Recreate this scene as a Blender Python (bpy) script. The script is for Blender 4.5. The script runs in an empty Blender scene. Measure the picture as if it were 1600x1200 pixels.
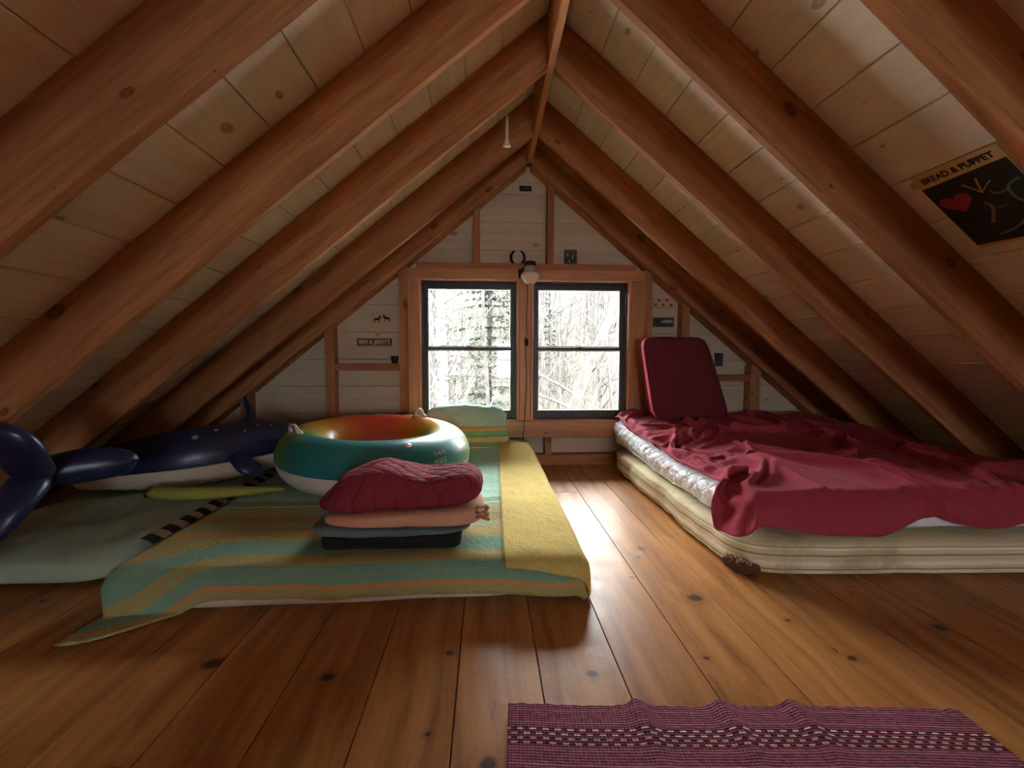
import bpy, bmesh, math, random
from math import sin, cos, pi, radians as R, sqrt, atan2, hypot
from mathutils import Vector, Matrix, noise
random.seed(7)
S = bpy.context.scene
COL = S.collection
V = Vector

# ---------------------------------------------------------------- camera, sky, exposure
cam = bpy.data.cameras.new('camera')
cam.sensor_fit = 'HORIZONTAL'; cam.sensor_width = 36.0
cam.lens = 667.0/1600*36; cam.clip_start = 0.02; cam.clip_end = 400
co = bpy.data.objects.new('camera', cam); COL.objects.link(co)
r_ = V((0.99822456, -0.05948539, 0.00303564)); u_ = V((7.543e-4, 0.0635863, 0.99797606)); f_ = V((0.05955802, 0.99620192, -0.06351828))
co.matrix_world = Matrix.Translation((0, 0, 1)) @ Matrix((r_, u_, -f_)).transposed().to_4x4()
S.camera = co
w = bpy.data.worlds.new('sky'); S.world = w; w.use_nodes = True
nt = w.node_tree; nt.nodes.clear()
wo = nt.nodes.new('ShaderNodeOutputWorld'); bg = nt.nodes.new('ShaderNodeBackground')
tc = nt.nodes.new('ShaderNodeTexCoord'); sp = nt.nodes.new('ShaderNodeSeparateXYZ'); rp = nt.nodes.new('ShaderNodeValToRGB')
nt.links.new(tc.outputs['Generated'], sp.inputs[0]); nt.links.new(sp.outputs[2], rp.inputs[0])
e = rp.color_ramp.elements; e[0].position = 0.0; e[0].color = (0.34, 0.36, 0.39, 1); e[1].position = 0.8; e[1].color = (1, 1, 1, 1)   # overcast: brightest overhead
nt.links.new(rp.outputs[0], bg.inputs[0]); bg.inputs[1].default_value = 22.0
nt.links.new(bg.outputs[0], wo.inputs[0])
S.view_settings.view_transform = 'Standard'; S.view_settings.look = 'None'
S.view_settings.gamma = 1; S.view_settings.use_curve_mapping = False
S.view_settings.exposure = 1.68
S.render.engine = 'CYCLES'
S.cycles.use_denoising = True
S.cycles.max_bounces = 10; S.cycles.diffuse_bounces = 7; S.cycles.glossy_bounces = 4; S.cycles.transparent_max_bounces = 12
S.cycles.sample_clamp_indirect = 6.0
S.cycles.caustics_reflective = False; S.cycles.caustics_refractive = False

# ---------------------------------------------------------------- numbers of the room
X0 = 0.374; M = 0.8245; TH = math.atan(M)
ZI = 2.686; ZC = 2.995          # apex of rafter undersides, apex of ceiling boards
YW = 3.965                      # gable boards
YS = 3.865                      # face of the wall studs
YB = -5.6                       # wall behind the camera

# ---------------------------------------------------------------- material helpers
class NT:
    def __init__(s, name):
        s.m = bpy.data.materials.new(name); s.m.use_nodes = True
        s.t = s.m.node_tree; s.b = s.t.nodes['Principled BSDF']
    def n(s, k, **kw):
        x = s.t.nodes.new('ShaderNode'+k)
        for a, v in kw.items():
            if hasattr(x, a): setattr(x, a, v)
            else: x.inputs[a.replace('_', ' ')].default_value = v
        return x
    def l(s, a, b): s.t.links.new(a, b)
    def math(s, op, a, b=None, c=None):
        x = s.n('Math', operation=op)
        for i, v in enumerate((a, b, c)):
            if v is None: continue
            if isinstance(v, (int, float)): x.inputs[i].default_value = v
            else: s.l(v, x.inputs[i])
        return x.outputs[0]
    def ramp(s, fac, stops, interp='LINEAR'):
        x = s.n('ValToRGB'); x.color_ramp.interpolation = interp
        el = x.color_ramp.elements
        while len(el) < len(stops): el.new(0.5)
        for i, (p, c) in enumerate(stops):
            el[i].position = p; el[i].color = (c[0], c[1], c[2], 1) if not isinstance(c, (int, float)) else (c, c, c, 1)
        s.l(fac, x.inputs[0]); return x.outputs[0]
    def mix(s, fac, a, b, mode='MIX'):
        x = s.n('MixRGB', blend_type=mode)
        for i, v in enumerate((fac, a, b)):
            if isinstance(v, (int, float)): x.inputs[i].default_value = v
            elif isinstance(v, tuple): x.inputs[i].default_value = (*v[:3], 1)
            else: s.l(v, x.inputs[i])
        return x.outputs[0]
    def bump(s, h, strength=.3, dist=.01):
        x = s.n('Bump'); x.inputs['Strength'].default_value = strength; x.inputs['Distance'].default_value = dist
        s.l(h, x.inputs['Height']); s.l(x.outputs[0], s.b.inputs['Normal'])
    def noise(s, vec, scale, detail=3, rough=.5, out=0):
        x = s.n('TexNoise'); x.inputs['Scale'].default_value = scale; x.inputs['Detail'].default_value = detail; x.inputs['Roughness'].default_value = rough
        s.l(vec, x.inputs['Vector']); return x.outputs[out]
    def col(s, c): 
        if isinstance(c, tuple): s.b.inputs['Base Color'].default_value = (*c[:3], 1)
        else: s.l(c, s.b.inputs['Base Color'])
    def set(s, **kw):
        for a, v in kw.items(): s.b.inputs[a.replace('_', ' ')].default_value = v
        return s.m

def srgb(r, g, b):
    f = lambda c: (c/255/12.92) if c <= 10 else ((c/255+.055)/1.055)**2.4
    return (f(r), f(g), f(b))

def wood(name, light, dark, knot, axis=0, rough=.6, spec=.3, knot_size=.045, grain=1.0, vary=.15, kscale=3.0, bump=.25, plane='xy'):
    t = NT(name)
    tc = t.n('TexCoord'); oi = t.n('ObjectInfo'); at = t.n('Attribute', attribute_name='bid')
    off = t.math('ADD', t.math('MULTIPLY', oi.outputs['Random'], 37.0), t.math('MULTIPLY', at.outputs['Fac'], 7.31))
    cb = t.n('CombineXYZ'); [t.l(off, cb.inputs[i]) for i in range(3)]
    va = t.n('VectorMath', operation='ADD'); t.l(tc.outputs['Object'], va.inputs[0]); t.l(cb.outputs[0], va.inputs[1])
    def stretch(k):
        sc = [1.0, 1.0, 1.0]; sc[axis] = k
        v = t.n('VectorMath', operation='MULTIPLY'); t.l(va.outputs[0], v.inputs[0]); v.inputs[1].default_value = sc; return v.outputs[0]
    warp = t.noise(stretch(.5), 3.0, 2, .5, out=1)
    wm = t.n('VectorMath', operation='MULTIPLY_ADD'); t.l(warp, wm.inputs[0]); wm.inputs[1].default_value = (.06, .06, .06); t.l(stretch(.07), wm.inputs[2])
    g1 = t.noise(wm.outputs[0], 22.0, 4, .6)
    g2 = t.noise(stretch(.05), 90.0, 3, .6)
    big = t.noise(stretch(.35), 3.0, 2, .5)
    g = t.math('ADD', t.math('MULTIPLY', g1, .65), t.math('MULTIPLY', g2, .35))
    c = t.ramp(g, [(.5-.16/grain, dark), (.5+.13/grain, light)])
    c = t.mix(t.ramp(big, [(.35, 0.0), (.75, .45)]), c, tuple(.72*a+.1*b for a, b in zip(dark, light)))
    # knots
    vo = t.n('TexVoronoi', feature='F1', voronoi_dimensions='2D'); vo.inputs['Scale'].default_value = kscale
    kw_ = t.n('VectorMath', operation='MULTIPLY_ADD'); t.l(warp, kw_.inputs[0]); kw_.inputs[1].default_value = (.05, .05, .05); t.l(stretch(.55), kw_.inputs[2])
    sw = t.n('SeparateXYZ'); t.l(kw_.outputs[0], sw.inputs[0]); cw = t.n('CombineXYZ')
    t.l(sw.outputs['XYZ'.index(plane[0].upper())], cw.inputs[0]); t.l(sw.outputs['XYZ'.index(plane[1].upper())], cw.inputs[1]); t.l(cw.outputs[0], vo.inputs['Vector'])
    sc_ = t.n('SeparateColor'); t.l(vo.outputs['Color'], sc_.inputs[0])
    rad = t.math('MULTIPLY', t.math('POWER', sc_.outputs[0], 3.0), knot_size*kscale)
    kd = t.math('DIVIDE', vo.outputs['Distance'], t.math('ADD', rad, .004))
    c = t.mix(t.ramp(kd, [(.0, .55), (.45, .85), (.9, .75), (1.0, 0.0)]), c, knot)
    c = t.mix(t.ramp(t.math('MULTIPLY', kd, .4), [(.38, .35), (.75, 0.0)]), c, dark)
    # board to board difference
    wn = t.n('TexWhiteNoise', noise_dimensions='1D'); t.l(off, wn.inputs['W'])
    bright = t.math('ADD', t.math('MULTIPLY', wn.outputs['Value'], 2*vary), 1.0-vary)
    hs = t.n('HueSaturation'); t.l(c, hs.inputs['Color']); t.l(bright, hs.inputs['Value'])
    t.col(hs.outputs[0]); t.bump(g2, bump, .002)
    return t.set(Roughness=rough, Specular_IOR_Level=spec)

def plain(name, c, rough=.6, metal=0.0, spec=.5, bumpscale=None, bstr=.2, bdist=.004, vary=.0):
    t = NT(name); t.col(c)
    if bumpscale or vary:
        tc = t.n('TexCoord')
        if bumpscale: t.bump(t.noise(tc.outputs['Object'], bumpscale, 4, .6), bstr, bdist)
        if vary:
            n = t.noise(tc.outputs['Object'], 6, 4, .6)
            t.col(t.mix(t.ramp(n, [(.35, 0.0), (.65, 1.0)]), tuple(a*(1-vary) for a in c), tuple(min(1, a*(1+vary)) for a in c)))
    return t.set(Roughness=rough, Metallic=metal, Specular_IOR_Level=spec)

MT = {}
MT['rafter'] = wood('rough_pine', srgb(196, 136, 90), srgb(146, 92, 54), srgb(70, 34, 22), 0, .7, .2, .026, 1.0, .12, 3.4, plane='xz')
MT['stud_z'] = wood('stud_pine', srgb(192, 134, 94), srgb(150, 96, 64), srgb(70, 34, 22), 2, .7, .2, .03, plane='xz')
MT['stud_x'] = wood('plate_pine', srgb(192, 134, 94), srgb(150, 96, 64), srgb(70, 34, 22), 0, .7, .2, .03, plane='xz')
MT['case_z'] = wood('casing_pine', srgb(204, 144, 98), srgb(174, 114, 72), srgb(96, 52, 32), 2, .45, .4, .03, plane='xz')
MT['case_x'] = wood('head_pine', srgb(204, 144, 98), srgb(174, 114, 72), srgb(96, 52, 32), 0, .45, .4, .03, plane='xz')
MT['ceil'] = wood('whitewashed_boards', srgb(246, 240, 228), srgb(226, 216, 198), srgb(112, 82, 54), 1, .7, .2, .020, .8, .05, 3.4)
MT['wall'] = wood('whitewashed_wall_boards', srgb(214, 198, 176), srgb(192, 174, 150), srgb(110, 80, 56), 0, .7, .2, .034, .8, .06, 2.4, plane='xz')
MT['dark_metal'] = plain('dark_bronze', srgb(42, 36, 36), .45)
MT['bead'] = plain('pale_bead', srgb(215, 208, 196), .5)
MT['black'] = plain('black_cloth', srgb(30, 20, 22), .9, bumpscale=300)
MT['iron'] = plain('old_iron', srgb(40, 32, 30), .6, .6)

def floor_mat():
    t = NT('varnished_floor_boards')
    tc = t.n('TexCoord'); at = t.n('Attribute', attribute_name='bid')
    off = t.math('MULTIPLY', at.outputs['Fac'], 5.37)
    cb = t.n('CombineXYZ'); t.l(off, cb.inputs[0]); t.l(off, cb.inputs[1])
    va = t.n('VectorMath', operation='ADD'); t.l(tc.outputs['Object'], va.inputs[0]); t.l(cb.outputs[0], va.inputs[1])
    def st(k):
        v = t.n('VectorMath', operation='MULTIPLY'); t.l(va.outputs[0], v.inputs[0]); v.inputs[1].default_value = (1, k, 1); return v.outputs[0]
    warp = t.noise(st(.6), 2.5, 3, .5, out=1)
    wm = t.n('VectorMath', operation='MULTIPLY_ADD'); t.l(warp, wm.inputs[0]); wm.inputs[1].default_value = (.10, .10, 0); t.l(st(.08), wm.inputs[2])
    g = t.noise(wm.outputs[0], 14, 5, .6)
    c = t.ramp(g, [(.30, srgb(128, 80, 42)), (.52, srgb(174, 118, 66)), (.72, srgb(194, 140, 86))])
    big = t.noise(st(.5), 2.2, 3, .55)
    c = t.mix(t.ramp(big, [(.50, 0.0), (.78, .40)]), c, srgb(138, 80, 40))
    vo = t.n('TexVoronoi', feature='F1', voronoi_dimensions='2D'); vo.inputs['Scale'].default_value = 2.6
    kv = t.n('VectorMath', operation='MULTIPLY_ADD'); t.l(warp, kv.inputs[0]); kv.inputs[1].default_value = (.12, .04, 0); t.l(st(1.25), kv.inputs[2])
    t.l(kv.outputs[0], vo.inputs['Vector'])
    sc_ = t.n('SeparateColor'); t.l(vo.outputs['Color'], sc_.inputs[0])
    rad = t.math('MULTIPLY', t.math('POWER', sc_.outputs[0], 3.0), .10)
    kd = t.math('DIVIDE', vo.outputs['Distance'], t.math('ADD', rad, .006))
    c = t.mix(t.ramp(t.math('MULTIPLY', kd, .35), [(.2, .45), (.9, 0.0)]), c, srgb(112, 66, 40))
    c = t.mix(t.ramp(kd, [(.5, .9), (1.0, 0.0)]), c, srgb(52, 26, 18))
    # dark worn streaks and scratches
    sn = t.noise(st(.14), 38, 3, .7)
    c = t.mix(t.ramp(sn, [(.64, 0.0), (.72, .45)]), c, srgb(96, 54, 30))
    t.col(c)
    rn = t.noise(va.outputs[0], 9, 4, .6)
    t.l(t.ramp(rn, [(.3, .30), (.7, .46)]), t.b.inputs['Roughness'])
    sv = t.n('VectorMath', operation='MULTIPLY'); t.l(va.outputs[0], sv.inputs[0]); sv.inputs[1].default_value = (6, 60, 1)
    h = t.math('ADD', t.noise(va.outputs[0], 30, 3, .6), t.math('MULTIPLY', t.noise(sv.outputs[0], 3, 2, .5), .5))
    t.bump(h, .18, .004)
    return t.set(Specular_IOR_Level=.20, Coat_Weight=.0, Coat_Roughness=.2)
MT['floor'] = floor_mat()

# ---------------------------------------------------------------- object helpers
def link(name, me, mat=None, parent=None, smooth=False):
    o = bpy.data.objects.new(name, me); COL.objects.link(o)
    for m in (mat if isinstance(mat, (list, tuple)) else [mat]):
        if m: me.materials.append(m)
    if smooth:
        for p in me.polygons: p.use_smooth = True
    if parent: 
        o.parent = parent
        o.matrix_parent_inverse = parent.matrix_world.inverted() if parent.type != 'EMPTY' else Matrix.Translation(-parent.location)
    return o
def obj(name, bm, mat=None, parent=None, smooth=False, keep=False):
    me = bpy.data.meshes.new(name)
    bmesh.ops.recalc_face_normals(bm, faces=bm.faces[:]) if not keep else None
    bm.to_mesh(me); bm.free()
    return link(name, me, mat, parent, smooth)
def tag(o, label, cat, group=None, kind=None):
    if label: o['label'] = label
    if cat: o['category'] = cat
    if group: o['group'] = group
    if kind: o['kind'] = kind
    return o
def struct(o): o['kind'] = 'structure'; return o
def empty(name, loc, label=None, cat=None, group=None, kind=None):
    o = bpy.data.objects.new(name, None); COL.objects.link(o); o.location = loc; o.empty_display_size = .1
    return tag(o, label, cat, group, kind)
def box(bm, x0, x1, y0, y1, z0, z1, bev=0.0):
    vs = [bm.verts.new((x, y, z)) for x in (x0, x1) for y in (y0, y1) for z in (z0, z1)]
    fs = [bm.faces.new([vs[i] for i in q]) for q in ((0, 1, 3, 2), (4, 6, 7, 5), (0, 4, 5, 1), (2, 3, 7, 6), (0, 2, 6, 4), (1, 5, 7, 3))]
    if bev:
        es = {e for f in fs for e in f.edges}
        bmesh.ops.bevel(bm, geom=list(es), offset=bev, segments=2, affect='EDGES', profile=.6)
def boxo(name, dims, mat, parent=None, bev=.002):
    bm = bmesh.new(); box(bm, *dims, bev=bev); return obj(name, bm, mat, parent)
def frame_of(d):
    d = d.normalized(); a = V((0, 0, 1)) if abs(d.z) < .9 else V((1, 0, 0))
    u = d.cross(a).normalized(); return u, u.cross(d).normalized()
def tube(bm, pts, rad, n=8, flat=1.0, cap=True, up=None, closed=False):
    """swept tube through pts; rad number or list; flat squashes it along the second axis"""
    pts = [V(p) for p in pts]; k = len(pts); rings = []
    for i, p in enumerate(pts):
        if closed: d = pts[(i+1) % k]-pts[i-1]
        else: d = pts[min(i+1, k-1)]-pts[max(i-1, 0)]
        if up is not None:
            d = d.normalized(); u = d.cross(V(up)).normalized(); v = u.cross(d).normalized()
        elif i == 0: u, v = frame_of(d)
        else:
            d = d.normalized(); u = (u-d*u.dot(d)).normalized(); v = d.cross(u)
        r = rad[i] if isinstance(rad, (list, tuple)) else rad
        fl = flat[i] if isinstance(flat, (list, tuple)) else flat
        rings.append([bm.verts.new(p+u*(r*cos(2*pi*j/n))+v*(r*fl*sin(2*pi*j/n))) for j in range(n)])
    fs = []
    for i in range(k if closed else k-1):
        a, b = rings[i], rings[(i+1) % k]
        for j in range(n): fs.append(bm.faces.new((a[j], a[(j+1) % n], b[(j+1) % n], b[j])))
    if cap and not closed:
        fs.append(bm.faces.new(rings[0][::-1])); fs.append(bm.faces.new(rings[-1]))
    return rings, fs
def spline(P, n=8):
    """Catmull-Rom through tuples of any length"""
    out = []; k = len(P)
    for i in range(k-1):
        a, b, c, d = P[max(i-1, 0)], P[i], P[i+1], P[min(i+2, k-1)]
        for s in range(n):
            t = s/n
            out.append(tuple(.5*((2*b[q])+(-a[q]+c[q])*t+(2*a[q]-5*b[q]+4*c[q]-d[q])*t*t+(-a[q]+3*b[q]-3*c[q]+d[q])*t**3) for q in range(len(b))))
    out.append(tuple(P[-1])); return out
def grid(name, nu, nv, fn, mat, parent=None, uvfn=None, smooth=True, solid=0, offset=-1):
    me = bpy.data.meshes.new(name); vs = []; fs = []
    for j in range(nv+1):
        for i in range(nu+1): vs.append(tuple(fn(i/nu, j/nv)))
    for j in range(nv):
        for i in range(nu):
            a = j*(nu+1)+i; fs.append((a, a+1, a+nu+2, a+nu+1))
    me.from_pydata(vs, [], fs)
    uv = me.uv_layers.new(name='UVMap')
    for p in me.polygons:
        for li, vi in zip(p.loop_indices, p.vertices):
            i, j = vi % (nu+1), vi//(nu+1)
            uv.data[li].uv = uvfn(i/nu, j/nv) if uvfn else (i/nu, j/nv)
    o = link(name, me, mat, parent, smooth)
    if solid:
        m = o.modifiers.new('thick', 'SOLIDIFY'); m.thickness = solid; m.offset = offset
    return o
def lathe(bm, prof, n=24, c=(0, 0, 0)):
    rings = []
    for r, z in prof: rings.append([bm.verts.new((c[0]+r*cos(2*pi*j/n), c[1]+r*sin(2*pi*j/n), c[2]+z)) for j in range(n)])
    for a, b in zip(rings, rings[1:]):
        for j in range(n): bm.faces.new((a[j], a[(j+1) % n], b[(j+1) % n], b[j]))
    bm.faces.new(rings[0][::-1]); bm.faces.new(rings[-1])
def nz(x, y, z=0.0): return noise.noise(V((x, y, z)))
def fbm(x, y, z=0.0, o=4):
    s = 0; a = 1
    for i in range(o): s += a*noise.noise(V((x, y, z+i*3.1))); x *= 2.03; y *= 2.03; a *= .5
    return s
def ridge(x, y, z=0.0, o=3):
    s = 0; a = 1
    for i in range(o): s += a*(1-2*abs(noise.noise(V((x, y, z+i*5.7))))); x *= 1.9; y *= 1.9; a *= .5
    return s/1.75
def smooth01(x): x = max(0, min(1, x)); return x*x*(3-2*x)

# ---------------------------------------------------------------- SETTING: boards
def board(bm, q, nrm, th, ch, bid, lay, gap=0.0):
    """q: four corners of the seen face; edges chamfered by ch; thickness th away from nrm"""
    q = [V(p) for p in q]; c = sum(q, V())/4; nrm = V(nrm)
    def inset(p, i):
        a, b = q[i-1], q[(i+1) % 4]
        return p+((a-p).normalized()+(b-p).normalized())*ch
    if gap: q = [p+((q[i-1]-p).normalized()+(q[(i+1) % 4]-p).normalized())*gap for i, p in enumerate(q)]
    top = [bm.verts.new(inset(p, i)) for i, p in enumerate(q)]
    mid = [bm.verts.new(p-nrm*ch) for p in q]
    bot = [bm.verts.new(p-nrm*th) for p in q]
    fs = [bm.faces.new(top), bm.faces.new(bot[::-1])]
    for i in range(4):
        j = (i+1) % 4
        fs.append(bm.faces.new((mid[i], mid[j], top[j], top[i]))); fs.append(bm.faces.new((bot[i], bot[j], mid[j], mid[i])))
    for f in fs: f[lay] = bid
def boards_obj(name, items, mat, ch=.004, th=.02, gap=0.0):
    bm = bmesh.new(); lay = bm.faces.layers.float.new('bid')
    for k, (q, n) in enumerate(items): board(bm, q, n, th, ch, float(k+1), lay, gap)
    return obj(name, bm, mat)
# floor
items = []
x = .1675-.258*16
while x < 4.4:
    jy = 1.8+random.uniform(-4.4, 1.6)
    if abs(x-.1675) < .01: jy = 1.725
    for a, b in ((YB, jy), (jy, YW+.02)):
        if b > a: items.append(([(x, a, 0), (x+.258, a, 0), (x+.258, b, 0), (x, b, 0)], (0, 0, 1)))
    x += .258
struct(boards_obj('floor', items, MT['floor'], .0006, .03, .0020))
bm = bmesh.new(); box(bm, -3.9, 4.6, YB-.2, YW+.2, -.07, -.031); struct(obj('floor.001', bm, plain('dark_subfloor', srgb(40, 26, 18), .9)))
# ceilings
for side, s, xs, st in (('right', 1, X0+.0, .1965), ('left', -1, X0-.0, .195)):
    first = 1.256-.1965*4 if s > 0 else -.700+.195*5
    cuts = [xs]+[first+s*st*k for k in range(0, 24)]
    cuts = [c for c in cuts if abs(c-X0) < ZC/M+.02 or c == xs]
    items = []
    nr = V((-s*sin(TH), 0, -cos(TH)))
    P = lambda X, Y: (X, Y, ZC-M*abs(X-X0))
    for a, b in zip(cuts, cuts[1:]):
        jy = random.uniform(-2.2, .2)
        for y0, y1 in ((YB, jy), (jy, YW+.02)):
            items.append(([P(a, y0), P(b, y0), P(b, y1), P(a, y1)], nr))
    struct(boards_obj('ceiling' if s > 0 else 'ceiling.001', items, MT['ceil'], .004, .02, .0016))
# roof skin over the boards
bm = bmesh.new()
for s in (1, -1):
    for k in (0,):
        e = X0+s*4.2
        a = [(X0, YB-.25, ZC+.028), (e, YB-.25, ZC+.028-M*4.2), (e, YW+.3, ZC+.028-M*4.2), (X0, YW+.3, ZC+.028)]
        vs = [bm.verts.new(p) for p in a]+[bm.verts.new((p[0], p[1], p[2]+.04)) for p in a]
        for q in ((0, 1, 2, 3), (7, 6, 5, 4), (0, 4, 5, 1), (1, 5, 6, 2), (2, 6, 7, 3), (3, 7, 4, 0)): bm.faces.new([vs[i] for i in q])
struct(obj('ceiling.002', bm, plain('roof_shingle', srgb(70, 66, 64), .9)))
# gable walls
def gable(name, y, nrm, seams, holes, mat):
    items = []
    W = lambda z: (ZC-z)/M
    for z0, z1 in zip(seams, seams[1:]):
        cuts = [(-9, 9)]
        zs = sorted({z0, z1, *[h[2] for h in holes if z0 < h[2] < z1], *[h[3] for h in holes if z0 < h[3] < z1]})
        for a, b in zip(zs, zs[1:]):
            m = (a+b)/2; spans = [(-9.0, 9.0)]
            for hx0, hx1, hz0, hz1 in holes:
                if hz0 <= m <= hz1:
                    ns = []
                    for p, q in spans:
                        if p < hx0 < q: ns += [(p, hx0), (max(p, hx1), q)] if hx1 < q else [(p, hx0)]
                        elif p < hx1 < q: ns.append((hx1, q))
                        else: ns.append((p, q))
                    spans = ns
            for p, q in spans:
                if p > -9 and p > X0+W(b): continue
                A = [(max(p, X0-W(a)), y, a), (min(q, X0+W(a)), y, a), (min(q, X0+W(b)), y, b), (max(p, X0-W(b)), y, b)]
                if A[1][0]-A[0][0] < .02 or A[2][0]-A[3][0] < .001: continue
                items.append((A, nrm))
    return struct(boards_obj(name, items, mat, .004, .02, .0014 if name == 'wall_front' else 0.0))
HOLE = (-.60, 1.315, .40, 1.70)
gable('wall_front.001', YW+.0205, (0, -1, 0), [0, .36, .6, .85, 1.1, 1.34, 1.6, 1.85, 2.1, 2.34, 2.6, 2.985], [HOLE], plain('dark_sheathing', srgb(52, 36, 26), .9))
gable('wall_front', YW, (0, -1, 0), [0, .235, .48, .73, .973, 1.22, 1.468, 1.72, 1.971, 2.219, 2.468, 2.72, 2.985], [HOLE], MT['wall'])
HB = (.25, 1.70, .25, 1.50)
gable('wall_back', YB, (0, 1, 0), [0, .25, .5, .75, 1.0, 1.25, 1.5, 1.75, 2.0, 2.25, 2.5, 2.75, 2.985], [HB], MT['wall'])

# ---------------------------------------------------------------- rafters and ridge
def rafter(s, yf, th=.044, seed=0):
    """front face at yf; s=+1 right slope"""
    rnd = random.Random(seed); n = 40
    L = .022
    ZC = globals()['ZC']-.006; A = V((X0+s*L, 0, ZC-M*L)); B = V((X0+s*L, 0, ZI-M*L))
    ex_o = ZC/M-.012; ex_i = ZI/M-.005
    bm = bmesh.new(); rings = []
    top = lambda t: V((X0+s*(L+(ex_o-L)*t), 0, ZC-M*(L+(ex_o-L)*t)))
    bot = lambda t: V((X0+s*(L+(ex_i-L)*t), 0, ZI-M*(L+(ex_i-L)*t)))
    d = V((s*cos(TH), 0, -sin(TH))); nn = V((s*sin(TH), 0, cos(TH)))
    inv = Matrix((d, V((0, 1, 0)), nn)).to_3x3()     # rows -> local coordinates
    for i in range(n+1):
        t = i/n; a = top(t)-A; b = bot(t)-A
        j = lambda k=1: V((0, rnd.uniform(-.0012, .0012)*k, 0))
        w_ = nn*(nz(t*9, seed*1.7)*.004)
        c1 = .0035+.0025*abs(nz(t*14, seed)); up_ = nn*c1
        ring = [a+V((0, 0, 0)), a+V((0, th, 0)), b+w_+up_+V((0, th, 0))+j(), b+w_+V((0, th-c1, 0)), b+w_+V((0, c1, 0)), b+w_+up_+j()]
        rings.append([bm.verts.new(inv @ p) for p in ring])
    for a, b in zip(rings, rings[1:]):
        for k in range(6): bm.faces.new((a[k], a[(k+1) % 6], b[(k+1) % 6], b[k]))
    bm.faces.new(rings[0][::-1]); bm.faces.new(rings[-1])
    o = obj('rafter', bm, MT['rafter'])
    o.matrix_world = Matrix.Translation(A+V((0, yf, 0))) @ inv.transposed().to_4x4()
    return o
ORD = ['rafter against the window wall', 'rafter standing just in front of the window wall', 'third rafter from the window wall', 'fourth rafter from the window wall', 'wide foreground rafter cut by the frame', 'overhead rafter nearest the camera']
for k, yf in enumerate((3.80, 3.315, 2.565, 1.895, 1.247, .60)):
    for s in (-1, 1):
        o = rafter(s, yf, seed=k*2+(s > 0))
        extra = ''
        if k == 2 and s < 0: extra = ', a pale hook on it'
        tag(o, 'rough pine '+ORD[k]+', '+('left' if s < 0 else 'right')+' slope'+extra, 'roof beam', 'roof rafters')
bm = bmesh.new(); n = 40; rings = []
for i in range(n+1):
    y = YB+.01+(3.79-YB)*i/n; w1 = nz(i*.7, 3)*.003
    z0 = ZI-.012+nz(i*.9, 9)*.004
    rings.append([bm.verts.new(p) for p in ((X0-.0215, y, 2.97), (X0+.0215, y, 2.97), (X0+.0215, y, z0+.004+w1), (X0+.017, y, z0), (X0-.017, y, z0), (X0-.0215, y, z0+.004-w1))])
for a, b in zip(rings, rings[1:]):
    for k in range(6): bm.faces.new((a[k], a[(k+1) % 6], b[(k+1) % 6], b[k]))
bm.faces.new(rings[0][::-1]); bm.faces.new(rings[-1])
MT['ridge'] = wood('ridge_pine', srgb(208, 146, 92), srgb(166, 104, 60), srgb(70, 36, 22), 1, .7, .2, .05)
tag(obj('ridge_beam', bm, MT['ridge']), 'rough pine ridge board running along the roof peak', 'roof beam')

# ---------------------------------------------------------------- gable framing
def stud(name, x0, x1, z0, z1, label, slope=False, y0=YS, y1=YW-.002, mat='stud_z', cat='wall stud'):
    bm = bmesh.new()
    if slope:   # top cut to follow the rafter line
        zt = lambda x: ZI-M*abs(x-X0)-.001
        z1 = None
        vs = [(x0, z0), (x1, z0), (x1, zt(x1)), (x0, zt(x0))]
        a = [bm.verts.new((x, y0, z)) for x, z in vs]; b = [bm.verts.new((x, y1, z)) for x, z in vs]
        bm.faces.new(a); bm.faces.new(b[::-1])
        for i in range(4): bm.faces.new((a[i], b[i], b[(i+1) % 4], a[(i+1) % 4]))
    else: box(bm, x0, x1, y0, y1, z0, z1, .0015)
    return tag(obj(name, bm, MT[mat]), label, cat)
# sloping nailers under the gable rafters
for s in (-1, 1):
    bm = bmesh.new(); vs = []
    d0, d1 = .02, 3.15
    for (dx, dz) in ((d0, .0), (d1, .0), (d1, .11), (d0, .11)):
        vs.append((X0+s*dx, ZI-.0-M*dx+dz))
    a = [bm.verts.new((x, 3.846, z)) for x, z in vs]; b = [bm.verts.new((x, YW-.003, z)) for x, z in vs]
    bm.faces.new(a); bm.faces.new(b[::-1])
    for i in range(4): bm.faces.new((a[i], b[i], b[(i+1) % 4], a[(i+1) % 4]))
    o = obj('sloping_plate', bm, MT['rafter'])
    tag(o, 'sloping pine plate behind the last rafter on the '+('left' if s < 0 else 'right')+' of the window wall', 'wall plate')
stud('stud', -.116, -.057, 1.836, 0, 'short stud above the left half of the window header', True)
stud('stud', .545, .602, 1.836, 0, 'short stud above the window header, right of the horseshoe', True)
stud('stud', -1.425, -1.343, .10, 0, 'pine stud left of the small maroon sign', True)
stud('stud', -.775, -.70, .10, 0, 'pine stud tight against the left window casing', True)
stud('stud', 1.445, 1.515, .10, 0, 'pine stud tight against the right window casing', True)
stud('stud', 1.80, 1.873, .84, 0, 'pine stud above the block, behind the red cushion', True)
stud('stud', 2.475, 2.575, .10, .93, 'pine stud at the right end, beyond the red cushion')
stud('stud', .537, .596, .10, .262, 'cripple stud below the window near the floor')
stud('stud', -2.16, -2.08, .10, 0, 'dark pine stud in the left corner behind the whale', True)
stud('blocking', -1.342, -.776, .874, .937, 'pine block between studs under the small maroon sign', mat='stud_x', cat='wall block')
stud('blocking', 1.516, 2.474, .776, .838, 'pine block between studs behind the red cushion', mat='stud_x', cat='wall block')
stud('header_plate', -.62, 1.365, 1.783, 1.835, 'pine header plate over the window casing', mat='stud_x', cat='wall plate')
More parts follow.
